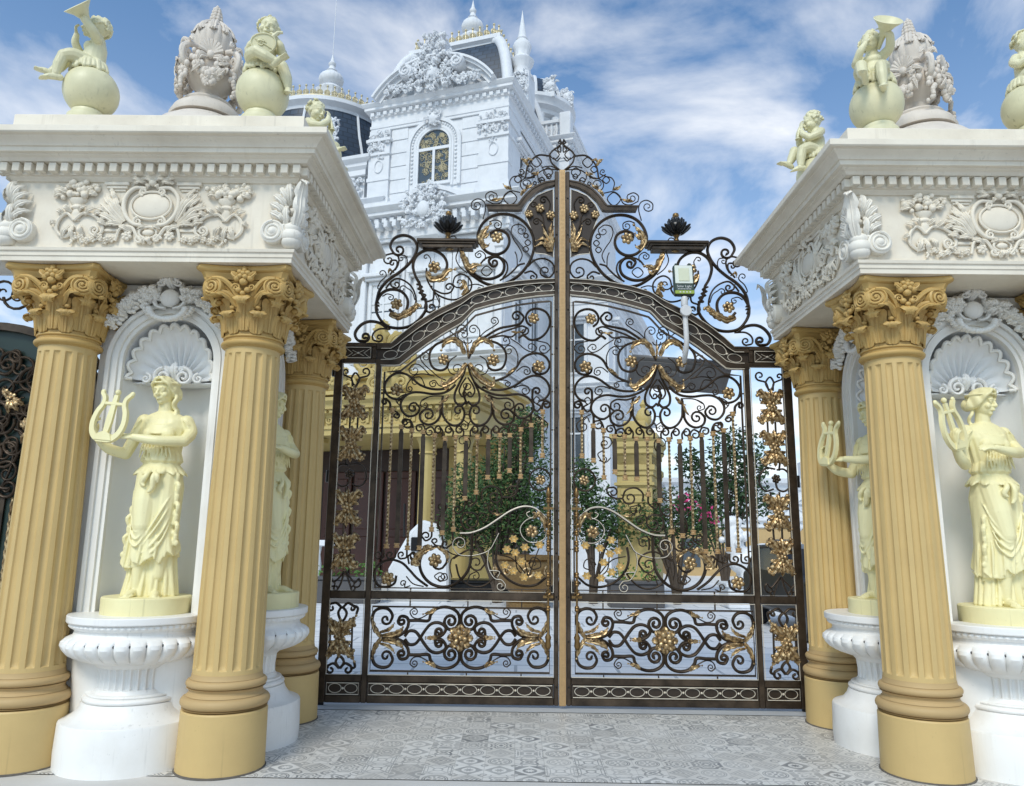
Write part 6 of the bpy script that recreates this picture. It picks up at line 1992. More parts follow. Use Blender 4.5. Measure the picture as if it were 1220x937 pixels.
# corner pilasters with panels, capitals
for x0, x1 in ((-1.25, .12), (-6.65, -5.6)):
    p = MB(); p.box(x0, x1, -.16, .3, 16.2, 20.28); p.box(x0 - .08, x1 + .06, -.24, .3, 16.2, 16.9); p.box(x0 - .04, x1 + .03, -.20, .3, 17.75, 17.92)
    p.box(x0 - .06, x1 + .05, -.24, .3, 19.0, 19.12); p.box(x0 - .10, x1 + .08, -.28, .3, 19.66, 19.80)
    o = mpart(p, 'pilaster'); r_ = MB()
    foliage(r_, x0 + .05, x1 - .05, 19.18, 19.6, MX.Translation((0, -.16, 0)), 26, .15, rm, .12)
    foliage(r_, x0 + .05, x1 - .05, 19.85, 20.2, MX.Translation((0, -.16, 0)), 22, .13, rm, .12)
    xc = (x0 + x1) / 2
    r_.tube(spline([(xc + .20 * cos(a), -.18, 18.45 + .30 * sin(a)) for a in [2 * PI * i / 12 for i in range(12)]], 3, True), .035, 6, closed=True)
    foliage(r_, xc - .2, xc + .2, 18.8, 18.9, MX.Translation((0, -.16, 0)), 6, .09, rm, .08)
    mpart(r_, 'pilaster_relief', None, o, 50)
p = MB(); p.box(-.05, .13, .3, 1.5, 16.2, 20.28); p.box(-.02, .2, .3, 1.6, 19.0, 19.12); p.box(0, .2, .3, 1.6, 19.66, 19.8); mpart(p, 'pilaster')
# arched window with carved surround
WX, WZ, WH = -3.42, 19.15, .84
w_ = MB()
def arch(r, z0, n=22): return [(WX - r, z0)] + [(WX + r * cos(PI - PI * i / n), WZ + r * sin(PI - PI * i / n)) for i in range(n + 1)] + [(WX + r, z0)]
for r0, r1, h in ((.84, .96, .10), (.965, 1.15, .06), (1.155, 1.32, .14)): w_.strip(arch(r0, 17.1), arch(r1, 17.1), -h, .0)
wo = mpart(w_, 'window_surround')
eg = MB()
for i in range(25):
    a = PI * i / 24; eg.ball((WX + 1.06 * cos(a), -.07, WZ + 1.06 * sin(a)), .066, 8, 6, (.8, .8, 1))
for k in range(9):
    for s_ in (-1, 1): eg.ball((WX + s_ * 1.06, -.07, WZ - .2 - .19 * k), .075, 8, 6, (.9, .8, .8))
mpart(eg, 'egg_moulding', None, wo)
g = MB(); g.prism(arch(.86, 17.25), -.012, -.004); wg = mpart(g, 'window', MAT['glassdark'])
f = MB()
f.strip(arch(.74, 17.34), arch(.86, 17.25), -.10, -.02); f.box(WX - .86, WX + .86, -.12, -.02, 17.2, 17.34); f.box(WX - .86, WX + .86, -.09, -.03, 18.9, 19.04); f.box(WX - .06, WX + .06, -.088, -.032, 17.34, 18.9)
mpart(f, 'window_frame', None, wg)
gl = MB()
for k in range(46):
    for q in range(3):
        u, z = WX + rm.uniform(-.66, .66), rm.uniform(17.42, 19.8)
        if z > WZ and math.hypot(u - WX, z - WZ) > .64: continue
        gl.spiral((u, -.03, z), rm.uniform(.06, .14), 1.4, .016, (0, -1, 0), a0=rm.uniform(0, 6), sgn=rm.choice((-1, 1)))
mpart(gl, 'window_grille', MAT['cap_gold'], wg, 60)
# keystone mask, relief panel under the window, curved sill hood
k_ = MB(); foliage(k_, WX - .28, WX + .28, 20.05, 20.75, MX.Translation((0, -.15, 0)), 26, .16, rm, .2); k_.ball((WX, -.2, 20.35), .26, 10, 8, (1, .7, 1.2)); mpart(k_, 'keystone', None, None, 50)
s_ = MB()
A_ = spline([(WX - 2.2, 0, 16.22), (WX - 1.5, 0, 16.3), (WX - .8, 0, 16.62), (WX, 0, 16.82), (WX + .8, 0, 16.62), (WX + 1.5, 0, 16.3), (WX + 2.2, 0, 16.22)], 5)
s_.strip([(q.x, q.z) for q in A_], [(q.x, q.z + .20) for q in A_], -.60, .0); s_.strip([(q.x, q.z - .13) for q in A_[4:-4]], [(q.x, q.z - .005) for q in A_[4:-4]], -.5, .0)
so2 = mpart(s_, 'window_hood')
r_ = MB(); Mh = MX.Translation((0, -.85, 0))
foliage(r_, WX - 1.0, WX + 1.0, 14.9, 16.4, Mh, 130, .17, rm, .2); foliage(r_, WX - .4, WX + .4, 16.3, 17.1, MX.Translation((0, -.62, 0)), 60, .15, rm, .18)
r_.ball((WX, -.95, 15.7), 1, 14, 10, (.30, .18, .38)); r_.box(WX - .8, WX + .8, -.82, -.2, 14.4, 15.9, c=.15)
mpart(r_, 'hood_cartouche', None, so2, 50)
# brackets under the lower cornice
b_ = MB()
for i in range(17):
    x = -6.55 + i * .41
    if abs(x - WX) > 1.35: b_.box(x - .10, x + .10, -.75, -.25, 15.18, 15.5, c=.03)
for i in range(12): b_.box(.25, .7, .3 + i * .7, .5 + i * .7, 15.18, 15.5, c=.03)
mpart(b_, 'bracket')
# segmental pediment, broken by a great cartouche
PX, PR, PZ = -3.35, 3.6, 19.62
def seg(r, n=30, h=2.98):
    a0 = math.asin(h / PR)
    return [(PX + r * sin(-a0 + 2 * a0 * i / n), PZ + r * cos(-a0 + 2 * a0 * i / n)) for i in range(n + 1)]
pd = MB()
S0 = seg(PR - .62)
pd.strip([(q[0], 21.5) for q in S0], [(q[0], max(21.52, q[1])) for q in S0], -.15, .9)
for r0, r1, h in ((PR - .62, PR - .42, .35), (PR - .419, PR - .22, .50), (PR - .219, PR - .1, .68), (PR - .099, PR, .80)): pd.strip(seg(r0), seg(r1), -h, .95)
po = mpart(pd, 'pediment')
c_ = MB(); Mp = MX.Translation((0, -.6, 0))
for s in (-1, 1):
    c_.lathe([(.0, -.35), (.30, -.35), (.34, -.28), (.34, .3)], 20, MX.Translation((PX + s * 1.25, -.55, 22.55)) @ MX.Rotation(-PI / 2, 4, 'X'))
    c_.spiral((PX + s * 1.25, -.93, 22.55), .29, 1.8, .05, (0, -1, 0), a0=PI / 2, sgn=-s)
    foliage(c_, PX + s * 1.0, PX + s * 2.3, 21.62, 22.0, Mp, 60, .15, rm, .18)
foliage(c_, PX - 1.0, PX + 1.0, 21.5, 23.2, Mp, 170, .19, rm, .30)
foliage(c_, PX - .6, PX + .6, 23.2, 24.25, Mp, 70, .17, rm, .3)
c_.ball((PX, -.65, 22.3), 1, 16, 12, (.30, .26, .44)); c_.ball((PX, -.62, 23.3), 1, 14, 10, (.2, .2, .26)); c_.box(PX - .95, PX + .95, -.5, .5, 21.5, 23.2); c_.box(PX - .5, PX + .5, -.45, .3, 23.2, 24.1)
mpart(c_, 'pediment_cartouche', None, po, 50)
# --- slate mansard dome over the tower
def mansard(cx, cy, h0, h1, z0, z1, pw=1.9):
    """square dome with convex sides; UV laid on for the slates"""
    o = bpy.data.meshes.new('dome_roof'); vs, fs, uv = [], [], []
    K, n = 14, 12
    for f in range(4):
        for k in range(K + 1):
            t = k / K; hh = h1 + (h0 - h1) * (1 - t ** pw) ** (1 / pw) if t < 1 else h1
            z = z0 + (z1 - z0) * t
            for i in range(n + 1):
                q = MX.Rotation(f * PI / 2, 3, 'Z') @ V((-hh + 2 * hh * i / n, -hh, 0)); vs.append((cx + q.x, cy + q.y, z)); 
        b = f * (K + 1) * (n + 1)
        for k in range(K):
            for i in range(n):
                a = b + k * (n + 1) + i; fs.append((a, a + 1, a + n + 2, a + n + 1))
    o.from_pydata(vs, [], fs); ul = o.uv_layers.new(name='UVMap')
    for p_ in o.polygons:
        for li in p_.loop_indices:
            v = vs[o.loops[li].vertex_index]; nx = abs(p_.normal.x) > abs(p_.normal.y)
            ul.data[li].uv = ((v[1] if nx else v[0]), v[2] * 1.25)
    o.polygons.foreach_set('use_smooth', [True] * len(fs)); o.set_sharp_from_angle(angle=R(50)); o.materials.append(MAT['slate'])
    ob = bpy.data.objects.new('dome_roof', o); COL.objects.link(ob); ob.parent = MAN
    rb = MB()
    for a in (-1, 1):
        for b in (-1, 1):
            P = []
            for k in range(K + 1):
                t = k / K; hh = h1 + (h0 - h1) * (1 - t ** pw) ** (1 / pw) if t < 1 else h1
                P.append((cx + a * hh, cy + b * hh, z0 + (z1 - z0) * t))
            rb.tube(P, .26, 8)
    mpart(rb, 'dome_rib', None, ob, 50)
    return ob
def cresting(cx, cy, h, z, step=.42, s=1.0, square=True, parent=None):
    c = MB(); n = int(2 * h / step)
    pts = []
    if square:
        for f in range(4):
            for i in range(n):
                q = MX.Rotation(f * PI / 2, 3, 'Z') @ V((-h + 2 * h * (i + .5) / n, -h, 0)); pts.append((cx + q.x, cy + q.y, f))
    else:
        m = int(2 * PI * h / step)
        for i in range(m): a = 2 * PI * i / m; pts.append((cx + h * cos(a), cy + h * sin(a), a))
    for x, y, f in pts:
        nn = V((x - cx, y - cy, 0)).normalized()
        for sg in (-1, 1): c.spiral((x, y, z + .22 * s), .16 * s, 1.3, .045 * s, tuple(nn), a0=-PI / 2, sgn=sg)
        c.tube([(x, y, z), (x, y, z + .55 * s)], .03 * s, 5); c.ball((x, y, z + .58 * s), .07 * s, 6, 5)
    c2 = MB()
    if square: c2.ring4([(.05, z - .05), (.05, z + .04), (-.05, z + .04)], h, h, MX.Translation((cx, cy, 0)))
    else: c2.lathe([(h + .06, z - .05), (h + .06, z + .04), (h - .1, z + .05)], 40, MX.Translation((cx, cy, 0)))
    c.merge(c2)
    return mpart(c, 'roof_cresting', MAT['cap_gold'], parent, 60)
def finial(cx, cy, z, s, parent=None, h=1.0, rod=False):
    f_ = MB()
    T = MX.Translation((cx, cy, z)) @ MX.Diagonal((s, s, s * h, 1))
    f_.lathe([(1.15, 0), (1.15, .12), (.95, .2), (.95, .35), (.80, .42), (.72, .9), (.80, 1.05), (.84, 1.2), (.72, 1.32), (.55, 1.45)], 36, T, fn=lambda a, zz: 1 + (.05 * cos(a * 14) if .45 < zz < 1.3 else 0))
    f_.lathe([(.50, 1.44), (.42, 1.55), (.50, 1.6), (.62, 1.72), (.68, 1.95), (.60, 2.15), (.36, 2.35), (.26, 2.42), (.32, 2.47), (.22, 2.55), (.15, 2.75), (.20, 2.80), (.22, 2.92), (.12, 3.05), (.06, 3.3), (.0, 3.55)], 14 * 4, T, fn=lambda a, zz: 1 + (.06 * abs(sin(a * 9)) if 1.6 < zz < 2.35 else 0))
    if rod: f_.tube([(cx, cy, z + 3.4 * s * h), (cx, cy, z + 7.2 * s * h)], .018, 5)
    return mpart(f_, 'finial', None, parent, 45)
D1 = mansard(-3.45, 4.2, 3.1, 2.0, 21.4, 25.4)
pl_ = MB(); pl_.ring4([(-.3, 25.35), (.15, 25.4), (.15, 25.55), (.30, 25.65), (.30, 25.85), (-.1, 25.9)], 2.1, 2.1, MX.Translation((-3.45, 4.2, -.25))); mpart(pl_, 'dome_platform', None, D1)
cresting(-3.45, 4.2, 2.2, 25.65, .36, 1.0, True, D1)
mb_ = MB(); mb_.lathe([(1.2, 25.88), (1.0, 26.3), (.85, 26.45)], 30, MX.Translation((-3.45, 4.2, -.25))); mpart(mb_, 'finial_drum', MAT['cap_gold'], D1)
finial(-3.45, 4.2, 26.1, .82, D1, 1.25)
# corner pinnacle
pn = MB(); T = MX.Translation((.0, 2.0, 5.95)) @ MX.Diagonal((.60, .60, .72, 1))
pn.box(-.5, .5, 1.5, 2.5, 21.5, 23.1, c=.05)
pn.lathe([(.95, 23.6), (.95, 23.75), (.75, 23.85), (.62, 24.4), (.85, 24.75), (.92, 24.95), (.70, 25.1), (.55, 25.3), (.62, 25.7), (.72, 26.0), (.60, 26.3), (.40, 26.5), (.46, 26.6), (.34, 26.75), (.20, 27.6), (.08, 28.3), (.0, 28.8)], 40, T, fn=lambda a, z: 1 + (.06 * abs(sin(a * 8)) if 23.9 < z < 26.4 else 0))
po2 = mpart(pn, 'pinnacle', None, None, 40)
q_ = MB()
for k in range(3): foliage(q_, -.45, .45, 21.8 + .4 * k, 22.2 + .4 * k, MX.Translation((0, 1.5, 0)), 22, .14, rm, .2)
mpart(q_, 'pinnacle_relief', None, po2, 50)
# --- side wing with rotunda, terrace and windows
block(-4, 1.0, 7.0, 20, 0, 22.4)
block(-3, 3.1, 6.4, 20, 0, 13.6)
cornice(-4, 1.0, 7.0, 20, 21.3, 22.6, .45)
cornice(-3, 3.1, 6.4, 20, 13.2, 14.4, .6)
cornice(-3, 3.1, 6.4, 20, 8.4, 9.2, .4, False)
bl = MB()
for i in range(5):
    for k in range(2): pass
for a in range(9): bl.lathe([(.09, 22.6), (.12, 22.75), (.06, 22.95), (.13, 23.2), (.07, 23.4), (.1, 23.5)], 10, MX.Translation((-1.9 + .28 * a, 7.0, 0)))
bl.box(-2.0, .5, 6.85, 7.15, 23.5, 23.7, c=.02); bl.box(.5, .56, 6.86, 7.14, 23.5, 23.7); bl.box(.55, 1.15, 6.75, 7.4, 22.6, 24.0, c=.04); bl.box(-2.4, -1.9, 6.75, 7.4, 22.6, 24.0, c=.04)
for a in range(14): bl.lathe([(.09, 22.6), (.12, 22.75), (.06, 22.95), (.13, 23.2), (.07, 23.4), (.1, 23.5)], 10, MX.Translation((1.0, 7.6 + .3 * a, 0)))
bl.box(.85, 1.15, 7.4, 12, 23.5, 23.7, c=.02)
mpart(bl, 'balustrade', None, None, 40)
rt_ = MB(); T = MX.Translation((-1.6, 8.9, 0))
rt_.lathe([(1.7, 20), (1.7, 24.4), (1.95, 24.5), (2.0, 24.7), (2.25, 24.85), (2.3, 25.05), (2.45, 25.2), (2.45, 25.4), (1.9, 25.5)], 48, T)
for i in range(12):
    a = 2 * PI * i / 12; rt_.lathe([(.16, 22.6), (.14, 24.0), (.24, 24.1), (.26, 24.4)], 10, T @ MX.Translation((1.85 * cos(a), 1.85 * sin(a), 0)))
ro2 = mpart(rt_, 'rotunda', None, None, 35)
dm = bpy.data.meshes.new('dome_roof'); vs, fs, uv = [], [], []
for k in range(13):
    t = k / 12 * PI / 2 * .93
    for i in range(40): a = 2 * PI * i / 40; vs.append((-1.6 + 1.9 * cos(t) * cos(a), 8.9 + 1.9 * cos(t) * sin(a), 25.45 + 2.0 * sin(t)))
for k in range(12):
    for i in range(40): fs.append((k * 40 + i, k * 40 + (i + 1) % 40, k * 40 + 40 + (i + 1) % 40, k * 40 + 40 + i))
dm.from_pydata(vs, [], fs); ul = dm.uv_layers.new(name='UVMap')
for p_ in dm.polygons:
    for li, vi in zip(p_.loop_indices, p_.vertices):
        i = vi % 40; i = 40 if (i == 0 and any(v % 40 == 39 for v in p_.vertices)) else i
        ul.data[li].uv = (i * .3, (vi // 40) * .33)
dm.polygons.foreach_set('use_smooth', [True] * len(fs)); dm.materials.append(MAT['slate'])
ob = bpy.data.objects.new('dome_roof', dm); COL.objects.link(ob); ob.parent = MAN
rb = MB()
for i in range(8):
    a = 2 * PI * (i + .5) / 8; rb.tube([(-1.6 + 1.93 * cos(t) * cos(a), 8.9 + 1.93 * cos(t) * sin(a), 25.45 + 2.03 * sin(t)) for t in [k / 10 * 1.5 for k in range(11)]], .11, 6)
mpart(rb, 'dome_rib', None, ob, 50)
vr = MB(); 
for xx, yy in ((-.1, 7.3), (.55, 8.6)):
    vr.box(xx - .3, xx + .3, yy - .25, yy + .3, 25.2, 25.5); foliage(vr, xx - .3, xx + .3, 25.5, 26.3, MX.Translation((0, yy - .1, 0)), 40, .2, rm, .2); vr.ball((xx, yy, 25.9), .36, 10, 8)
mpart(vr, 'roof_ornament', None, None, 50)
# windows on the lower storeys: front and the side seen through the gate
def mwin(M, u, z0, w_, h, hood=True):
    g = MB(); g.box(u - w_ / 2, u + w_ / 2, -.02, .03, z0, z0 + h, M); o = mpart(g, 'window', MAT['glassdark'])
    f = MB()
    for a, b, c, d in ((u - w_ / 2 - .16, u - w_ / 2, z0 - .1, z0 + h + .16), (u + w_ / 2, u + w_ / 2 + .16, z0 - .1, z0 + h + .16), (u - w_ / 2 + .002, u + w_ / 2 - .002, z0 + h, z0 + h + .16), (u - w_ / 2 + .002, u + w_ / 2 - .002, z0 - .1, z0)): f.box(a, b, -.12, .02, c, d, M, c=.02)
    f.box(u - .04, u + .04, -.07, .0, z0, z0 + h, M); f.box(u - w_ / 2, u + w_ / 2, -.068, .0, z0 + h * .66, z0 + h * .66 + .08, M)
    if hood: f.box(u - w_ / 2 - .35, u + w_ / 2 + .35, -.42, .0, z0 + h + .30, z0 + h + .48, M, c=.03); f.box(u - w_ / 2 - .25, u + w_ / 2 + .25, -.3, .0, z0 + h + .165, z0 + h + .298, M, c=.02)
    mpart(f, 'window_frame', None, o)
for x in (-5.6, -3.42, -1.2):
    mwin(I4, x, 10.2, 1.15, 2.6)
    mwin(I4, x, 5.2, 1.15, 2.4)
    p = MB()
    for d in (-1.0, 1.0): p.box(x + d - .16, x + d + .16, -.22, .0, 9.6, 14.4, c=.03); p.box(x + d - .22, x + d + .22, -.3, .0, 13.9, 14.3, c=.03)
    mpart(p, 'pilaster')
cornice(-6.6, .1, -.1, 8.5, 8.5, 9.4, .5, False)
MR = MX.Rotation(PI / 2, 4, 'Z')
for y in (1.6, 4.0):
    Ms = MX.Translation((0, y, 0)) @ MR
    mwin(Ms, 0, 10.2, 1.0, 2.6); mwin(Ms, 0, 17.0, .9, 1.9); mwin(Ms, 0, 5.2, 1.0, 2.4)
mwin(MX.Translation((0, 6.4, 0)), 1.4, 9.8, 1.0, 2.4); mwin(MX.Translation((0, 6.4, 0)), 1.4, 5.2, 1.0, 2.4)
for y in (8, 10.4, 13): Ms = MX.Translation((3.1, y, 0)) @ MR; mwin(Ms, 0, 9.8, 1.0, 2.4); mwin(Ms, 0, 5.2, 1.0, 2.4)
# side-face relief between tower and wing
r_ = MB(); foliage(r_, 1.6, 5.6, 17.2, 19.4, MR, 110, .28, rm, .35); mpart(r_, 'side_relief', None, None, 50)
# --- left wing with round slate dome
LX, LY = -12.2, 3.2          # wing centre in the mansion frame
block(LX - 6, -6.51, .6, 12, 0, 16.5)
cornice(LX - 6, -6.45, .4, 12, 15.3, 16.9, .8)
dm = bpy.data.meshes.new('dome_roof'); vs, fs = [], []
prof = [(4.85, 16.8), (4.78, 17.8), (4.62, 18.9), (4.38, 20.0), (4.05, 21.1), (3.7, 22.1), (3.4, 23.4)]
for r0, z in prof:
    for i in range(48): a = 2 * PI * i / 48; vs.append((LX + r0 * cos(a), LY + 1.6 + r0 * sin(a), z))
for k in range(len(prof) - 1):
    for i in range(48): fs.append((k * 48 + i, k * 48 + (i + 1) % 48, k * 48 + 48 + (i + 1) % 48, k * 48 + 48 + i))
dm.from_pydata(vs, [], fs); ul = dm.uv_layers.new(name='UVMap')
for p_ in dm.polygons:
    for li, vi in zip(p_.loop_indices, p_.vertices):
        i = vi % 48; i = 48 if (i == 0 and any(v % 48 == 47 for v in p_.vertices)) else i
        ul.data[li].uv = (i * .45, prof[vi // 48][1] * 1.1)
dm.polygons.foreach_set('use_smooth', [True] * len(fs)); dm.materials.append(MAT['slate'])
D2 = bpy.data.objects.new('dome_roof', dm); COL.objects.link(D2); D2.parent = MAN
rb = MB()
for i in range(8):
    a = 2 * PI * (i + .3) / 8; rb.tube([(LX + (r0 + .03) * cos(a), LY + 1.6 + (r0 + .03) * sin(a), z) for r0, z in prof], .07, 6)
mpart(rb, 'dome_rib', None, D2, 50)
cp = MB(); T = MX.Translation((LX, LY + 1.6, 0)); T = MX.Translation((LX, LY + 1.6, .75)); cp.lathe([(3.0, 22.4), (3.4, 22.55), (3.45, 22.75), (3.7, 22.95), (3.7, 23.15), (1.7, 23.35), (1.5, 24.2), (1.2, 24.4), (.0, 24.5)], 48, T); mpart(cp, 'dome_platform', None, D2)
cresting(LX, LY + 1.6, 3.5, 24.0, .36, .95, False, D2); cresting(LX, LY + 1.6, 1.35, 25.1, .3, .8, False, D2)
finial(LX, LY + 1.6, 25.15, .98, D2, 1.05, True)
# dormer with scaled relief in front of the round dome
dr = MB(); dr.box(-8.6, -6.95, .1, 1.8, 16.8, 18.3); dr.ring4([(.0, 18.2), (.10, 18.25), (.10, 18.5), (.22, 18.65), (.22, 18.8), (.40, 18.95), (.42, 19.1), (-.3, 19.2)], .83, .9, MX.Translation((-7.78, .95, 0)))
do_ = mpart(dr, 'dormer'); r_ = MB(); foliage(r_, LX + 2.2, LX + 3.2, 18.4, 22.0, MX.Translation((0, .95, 0)), 170, .2, rm, .25); foliage(r_, -8.5, -7.1, 17.0, 18.1, MX.Translation((0, .1, 0)), 50, .18, rm, .2); mpart(r_, 'dormer_relief', None, do_, 50)
for x in (LX + .2, LX + 2.4): mwin(MX.Translation((0, .6, 0)), x, 10.2, 1.1, 2.6)
# ------------------------------------------------------------------ things in the courtyard behind the gate
PM = MX.Rotation(-MT, 4, 'Z')
PO = empty('entrance_portico', (-1.22, 21.9, -.46), -MT, 'yellow entrance portico with dark doorway, seen through the left gate leaf', 'portico')
PO.scale = (1.29, 1.29, 1.29)
mg = MAT['mgold']
def pp(mb, name, mat=mg, parent=None, sharp=30): return mb.build(name, mat, parent or PO, sharp)
e_ = MB(); T = MX.Translation((-4.0, 2.3, 0))
e_.ring4([(-.3, 4.02), (-.02, 4.0), (.0, 4.0), (.0, 4.14), (.04, 4.15), (.04, 4.22), (-.02, 4.24), (-.02, 4.50), (.05, 4.53), (.08, 4.60), (.20, 4.62), (.22, 4.72), (.32, 4.80), (.33, 4.88), (-.1, 4.93)], 4.0, 2.3, T, capb=True)
eo = pp(e_, 'entablature')
r_ = MB(); rr = random.Random(9)
for k in range(26):
    u = -7.8 + 7.6 * k / 25
    r_.spiral((u, -.0, 4.37), .10, 1.3, .022, (0, -1, 0), a0=rr.uniform(0, 6), sgn=1 if k % 2 else -1); r_.box(u + .1, u + .18, -.03, .02, 4.27, 4.47)
for k in range(48): r_.box(-7.9 + k * .165, -7.82 + k * .165, -.15, -.06, 4.535, 4.60)
pp(r_, 'frieze_relief', mg, eo, 50)
tp = MB(); tp.ring4([(-.1, 4.9), (-.1, 5.35), (.0, 5.4), (.0, 5.5), (-.1, 5.52)], 3.9, 2.2, T)
for x in (-7.5, -5.6): tp.box(x - .3, x + .3, -.1, .4, 4.9, 5.7, c=.03)
pp(tp, 'parapet')
def yellow_scroll(M, s, name, parent):
    m = MB()
    m.box(-.55 * s, .55 * s, -.18 * s, .18 * s, 0, .12 * s, M)
    m.ball((0, 0, .45 * s), 1, 14, 10, (.42 * s, .22 * s, .42 * s), M)
    for q in (-1, 1):
        m.spiral((q * .48 * s, -.05, .30 * s), .24 * s, 1.7, .07 * s, (0, -1, 0), a0=PI / 2, sgn=-q, M=M)
        m.leaf([V((q * .1 * s, -.15 * s, .5 * s)), V((q * .35 * s, -.25 * s, .75 * s)), V((q * .5 * s, -.15 * s, .8 * s))], .14 * s, (0, -1, 0), 4, M=M)
    m.leaf([V((0, -.1 * s, .6 * s)), V((0, -.25 * s, .95 * s)), V((0, -.12 * s, 1.15 * s))], .22 * s, (0, -1, 0), 5, M=M)
    m.rosette((0, -.24 * s, .45 * s), .2 * s, (0, -1, 0), 7, M=M)
    return pp(m, name, mg, parent, 50)
for x in (-3.6, -2.2): yellow_scroll(MX.Translation((x, -.15, 4.95)), .75, 'roof_ornament', PO)
yellow_scroll(MX.Translation((-2.55, .3, 5.5)), 1.15, 'roof_ornament', PO)
for x, y in ((-.45, .35), (-1.35, .35), (-4.6, .35), (-7.5, .35), (-.45, 4.2)):
    c = MB(); T = MX.Translation((x, y, 0))
    c.lathe([(.30, 0), (.30, .35), (.26, .38), (.27, .46), (.22, .52), (.21, 1.5), (.185, 3.5), (.22, 3.53), (.19, 3.58), (.22, 3.75), (.30, 3.95), (.33, 3.99)], 48, T, fn=lambda a, z: 1 - (.05 * max(0, cos(a * 14)) if .6 < z < 3.4 else 0))
    c.box(x - .33, x + .33, y - .33, y + .33, 3.9, 4.0); pp(c, 'column', mg, None, 30)
w_ = MB(); w_.box(-8, -.1, 3.2, 4.5, 0, 4.0); pp(w_, 'back_wall', MAT['dark'])
w_ = MB(); w_.box(-1.9, -.12, 2.9, 3.19, 0, 4.0); w_.box(-8, -6.3, 2.9, 3.19, 0, 4.0); pp(w_, 'side_wall', mg)
dr = MB()
for x in (-5.9, -4.9, -3.9, -2.9):
    dr.box(x, x + .92, 3.12, 3.19, .2, 3.4, c=.02); dr.box(x + .12, x + .8, 3.08, 3.119, .4, 1.6, c=.02); dr.box(x + .12, x + .8, 3.08, 3.119, 1.8, 3.2, c=.02)
pp(dr, 'door_leaf', flat('reddish_brown_door', (.07, .018, .010), .35))
st = MB()
for k in range(3): st.box(-8.2, .3, -.6 - .35 * (2 - k), .35, .0 if k == 0 else .13 * k, .13 * (k + 1), c=.01)
pp(st, 'steps', MAT['mwhite'])
# yellow bay on the right, with banded cornice
YB = empty('yellow_pavilion', (2.62, 20.0, 0), -MT * .9, 'small yellow pavilion tower with stepped cornice, seen through the right gate leaf', 'pavilion')
YB.scale = (.80, .9, .93)
b = MB(); b.box(0, 1.15, 0, 2.6, 0, 4.2, c=.02); b.build('wall', mg, YB)
b = MB()
b.ring4([(.0, 3.5), (.05, 3.52), (.05, 3.62), (.10, 3.66), (.10, 3.8), (.0, 3.82), (.0, 4.1), (.06, 4.14), (.06, 4.26), (.12, 4.32), (.12, 4.46), (.2, 4.56), (.2, 4.68), (-.2, 4.74)], .575, 1.3, MX.Translation((.575, 1.3, 0)))
for k in range(5): b.box(.12 + .0, 1.03, -.04, -.001, 2.3 + .22 * k, 2.46 + .22 * k, c=.015)
b.box(.2, .95, .2, 2.4, 4.7, 5.1, c=.03)
for z in (1.9, 3.2): b.ring4([(.0, z), (.08, z + .03), (.08, z + .1), (.0, z + .12)], .575, 1.3, MX.Translation((.575, 1.3, 0)))
b.build('cornice', mg, YB)
m = MB(); m.lathe([(.3, 5.1), (.42, 5.3), (.45, 5.6), (.3, 5.9), (.12, 6.05), (.2, 6.2), (.0, 6.5)], 24, MX.Translation((.75, 1.2, 2.0)) @ MX.Scale(.6, 4), fn=lambda a, z: 1 + .06 * cos(8 * a)); m.build('finial', mg, YB, 50)

# --- greenery
def leafmat(name, a, b_, tr=.25):
    k = NT(name)
    oi = k.n('ShaderNodeNewGeometry')
    k.set(k.mix(oi.outputs['Random Per Island'], a, b_), .5, spec=.3)
    return k.m
MAT['leaf'] = leafmat('shrub_leaves', (.025, .060, .018), (.075, .135, .040))
MAT['leaf2'] = leafmat('tree_leaves', (.018, .045, .018), (.055, .100, .038))
MAT['hedge'] = leafmat('hedge_leaves', (.05, .13, .02), (.12, .24, .05))
MAT['pink'] = leafmat('bougainvillea_bracts', (.55, .03, .16), (.70, .08, .26))
MAT['bark'] = flat('bark', (.09, .065, .045), .8, 0, .4, 12)
def leaves(mb, clumps, n, size, rnd, flatn=.5):
    for c, r in clumps:
        for k in range(int(n * (r[0] * r[1] * r[2]) ** (2 / 3))):
            d = V((rnd.gauss(0, 1), rnd.gauss(0, 1), rnd.gauss(0, 1))).normalized() * (rnd.random() ** .45)
            p = V(c) + V((d.x * r[0], d.y * r[1], d.z * r[2]))
            s = size * rnd.uniform(.6, 1.3)
            a = V((rnd.gauss(0, 1), rnd.gauss(0, 1), rnd.gauss(0, .6))).normalized(); b = a.cross(V((rnd.gauss(0, 1), rnd.gauss(0, 1), rnd.gauss(0, 1)))).normalized(); n_ = a.cross(b)
            mb.add([p - a * s, p + b * (s * .42) + n_ * s * .1, p + a * s, p - b * (s * .42) + n_ * s * .1], [(0, 1, 2, 3)])
def plant(name, label, cat, x, y, trunkh, clumps, n, size, seed, mat, group=None, stems=3, extra=None, sc_l=1.0):
    rnd = random.Random(seed)
    r_ = empty(name, (x, y, 0), 0, label, cat, group)
    r_.scale = (sc_l, sc_l, sc_l)
    t = MB()
    for c, r in clumps:
        for k in range(stems):
            e = V(c) + V((rnd.uniform(-.5, .5) * r[0], rnd.uniform(-.5, .5) * r[1], rnd.uniform(-.2, .5) * r[2]))
            t.tube(spline([(rnd.gauss(0, .03), rnd.gauss(0, .03), 0), (e.x * .15, e.y * .15, trunkh * .6), (e.x * .5, e.y * .5, trunkh + (e.z - trunkh) * .4), tuple(e)], 3), [.05 * (1 - i / 10 * .85) for i in range(10)], 6)
    t.build('trunk', MAT['bark'], r_, 60)
    l = MB(); leaves(l, clumps, n, size, rnd); l.build('crown', mat, r_, None)
    if extra:
        l = MB(); leaves(l, extra[0], extra[1], extra[2], rnd); l.build('flowers', extra[3], r_, None)
    return r_
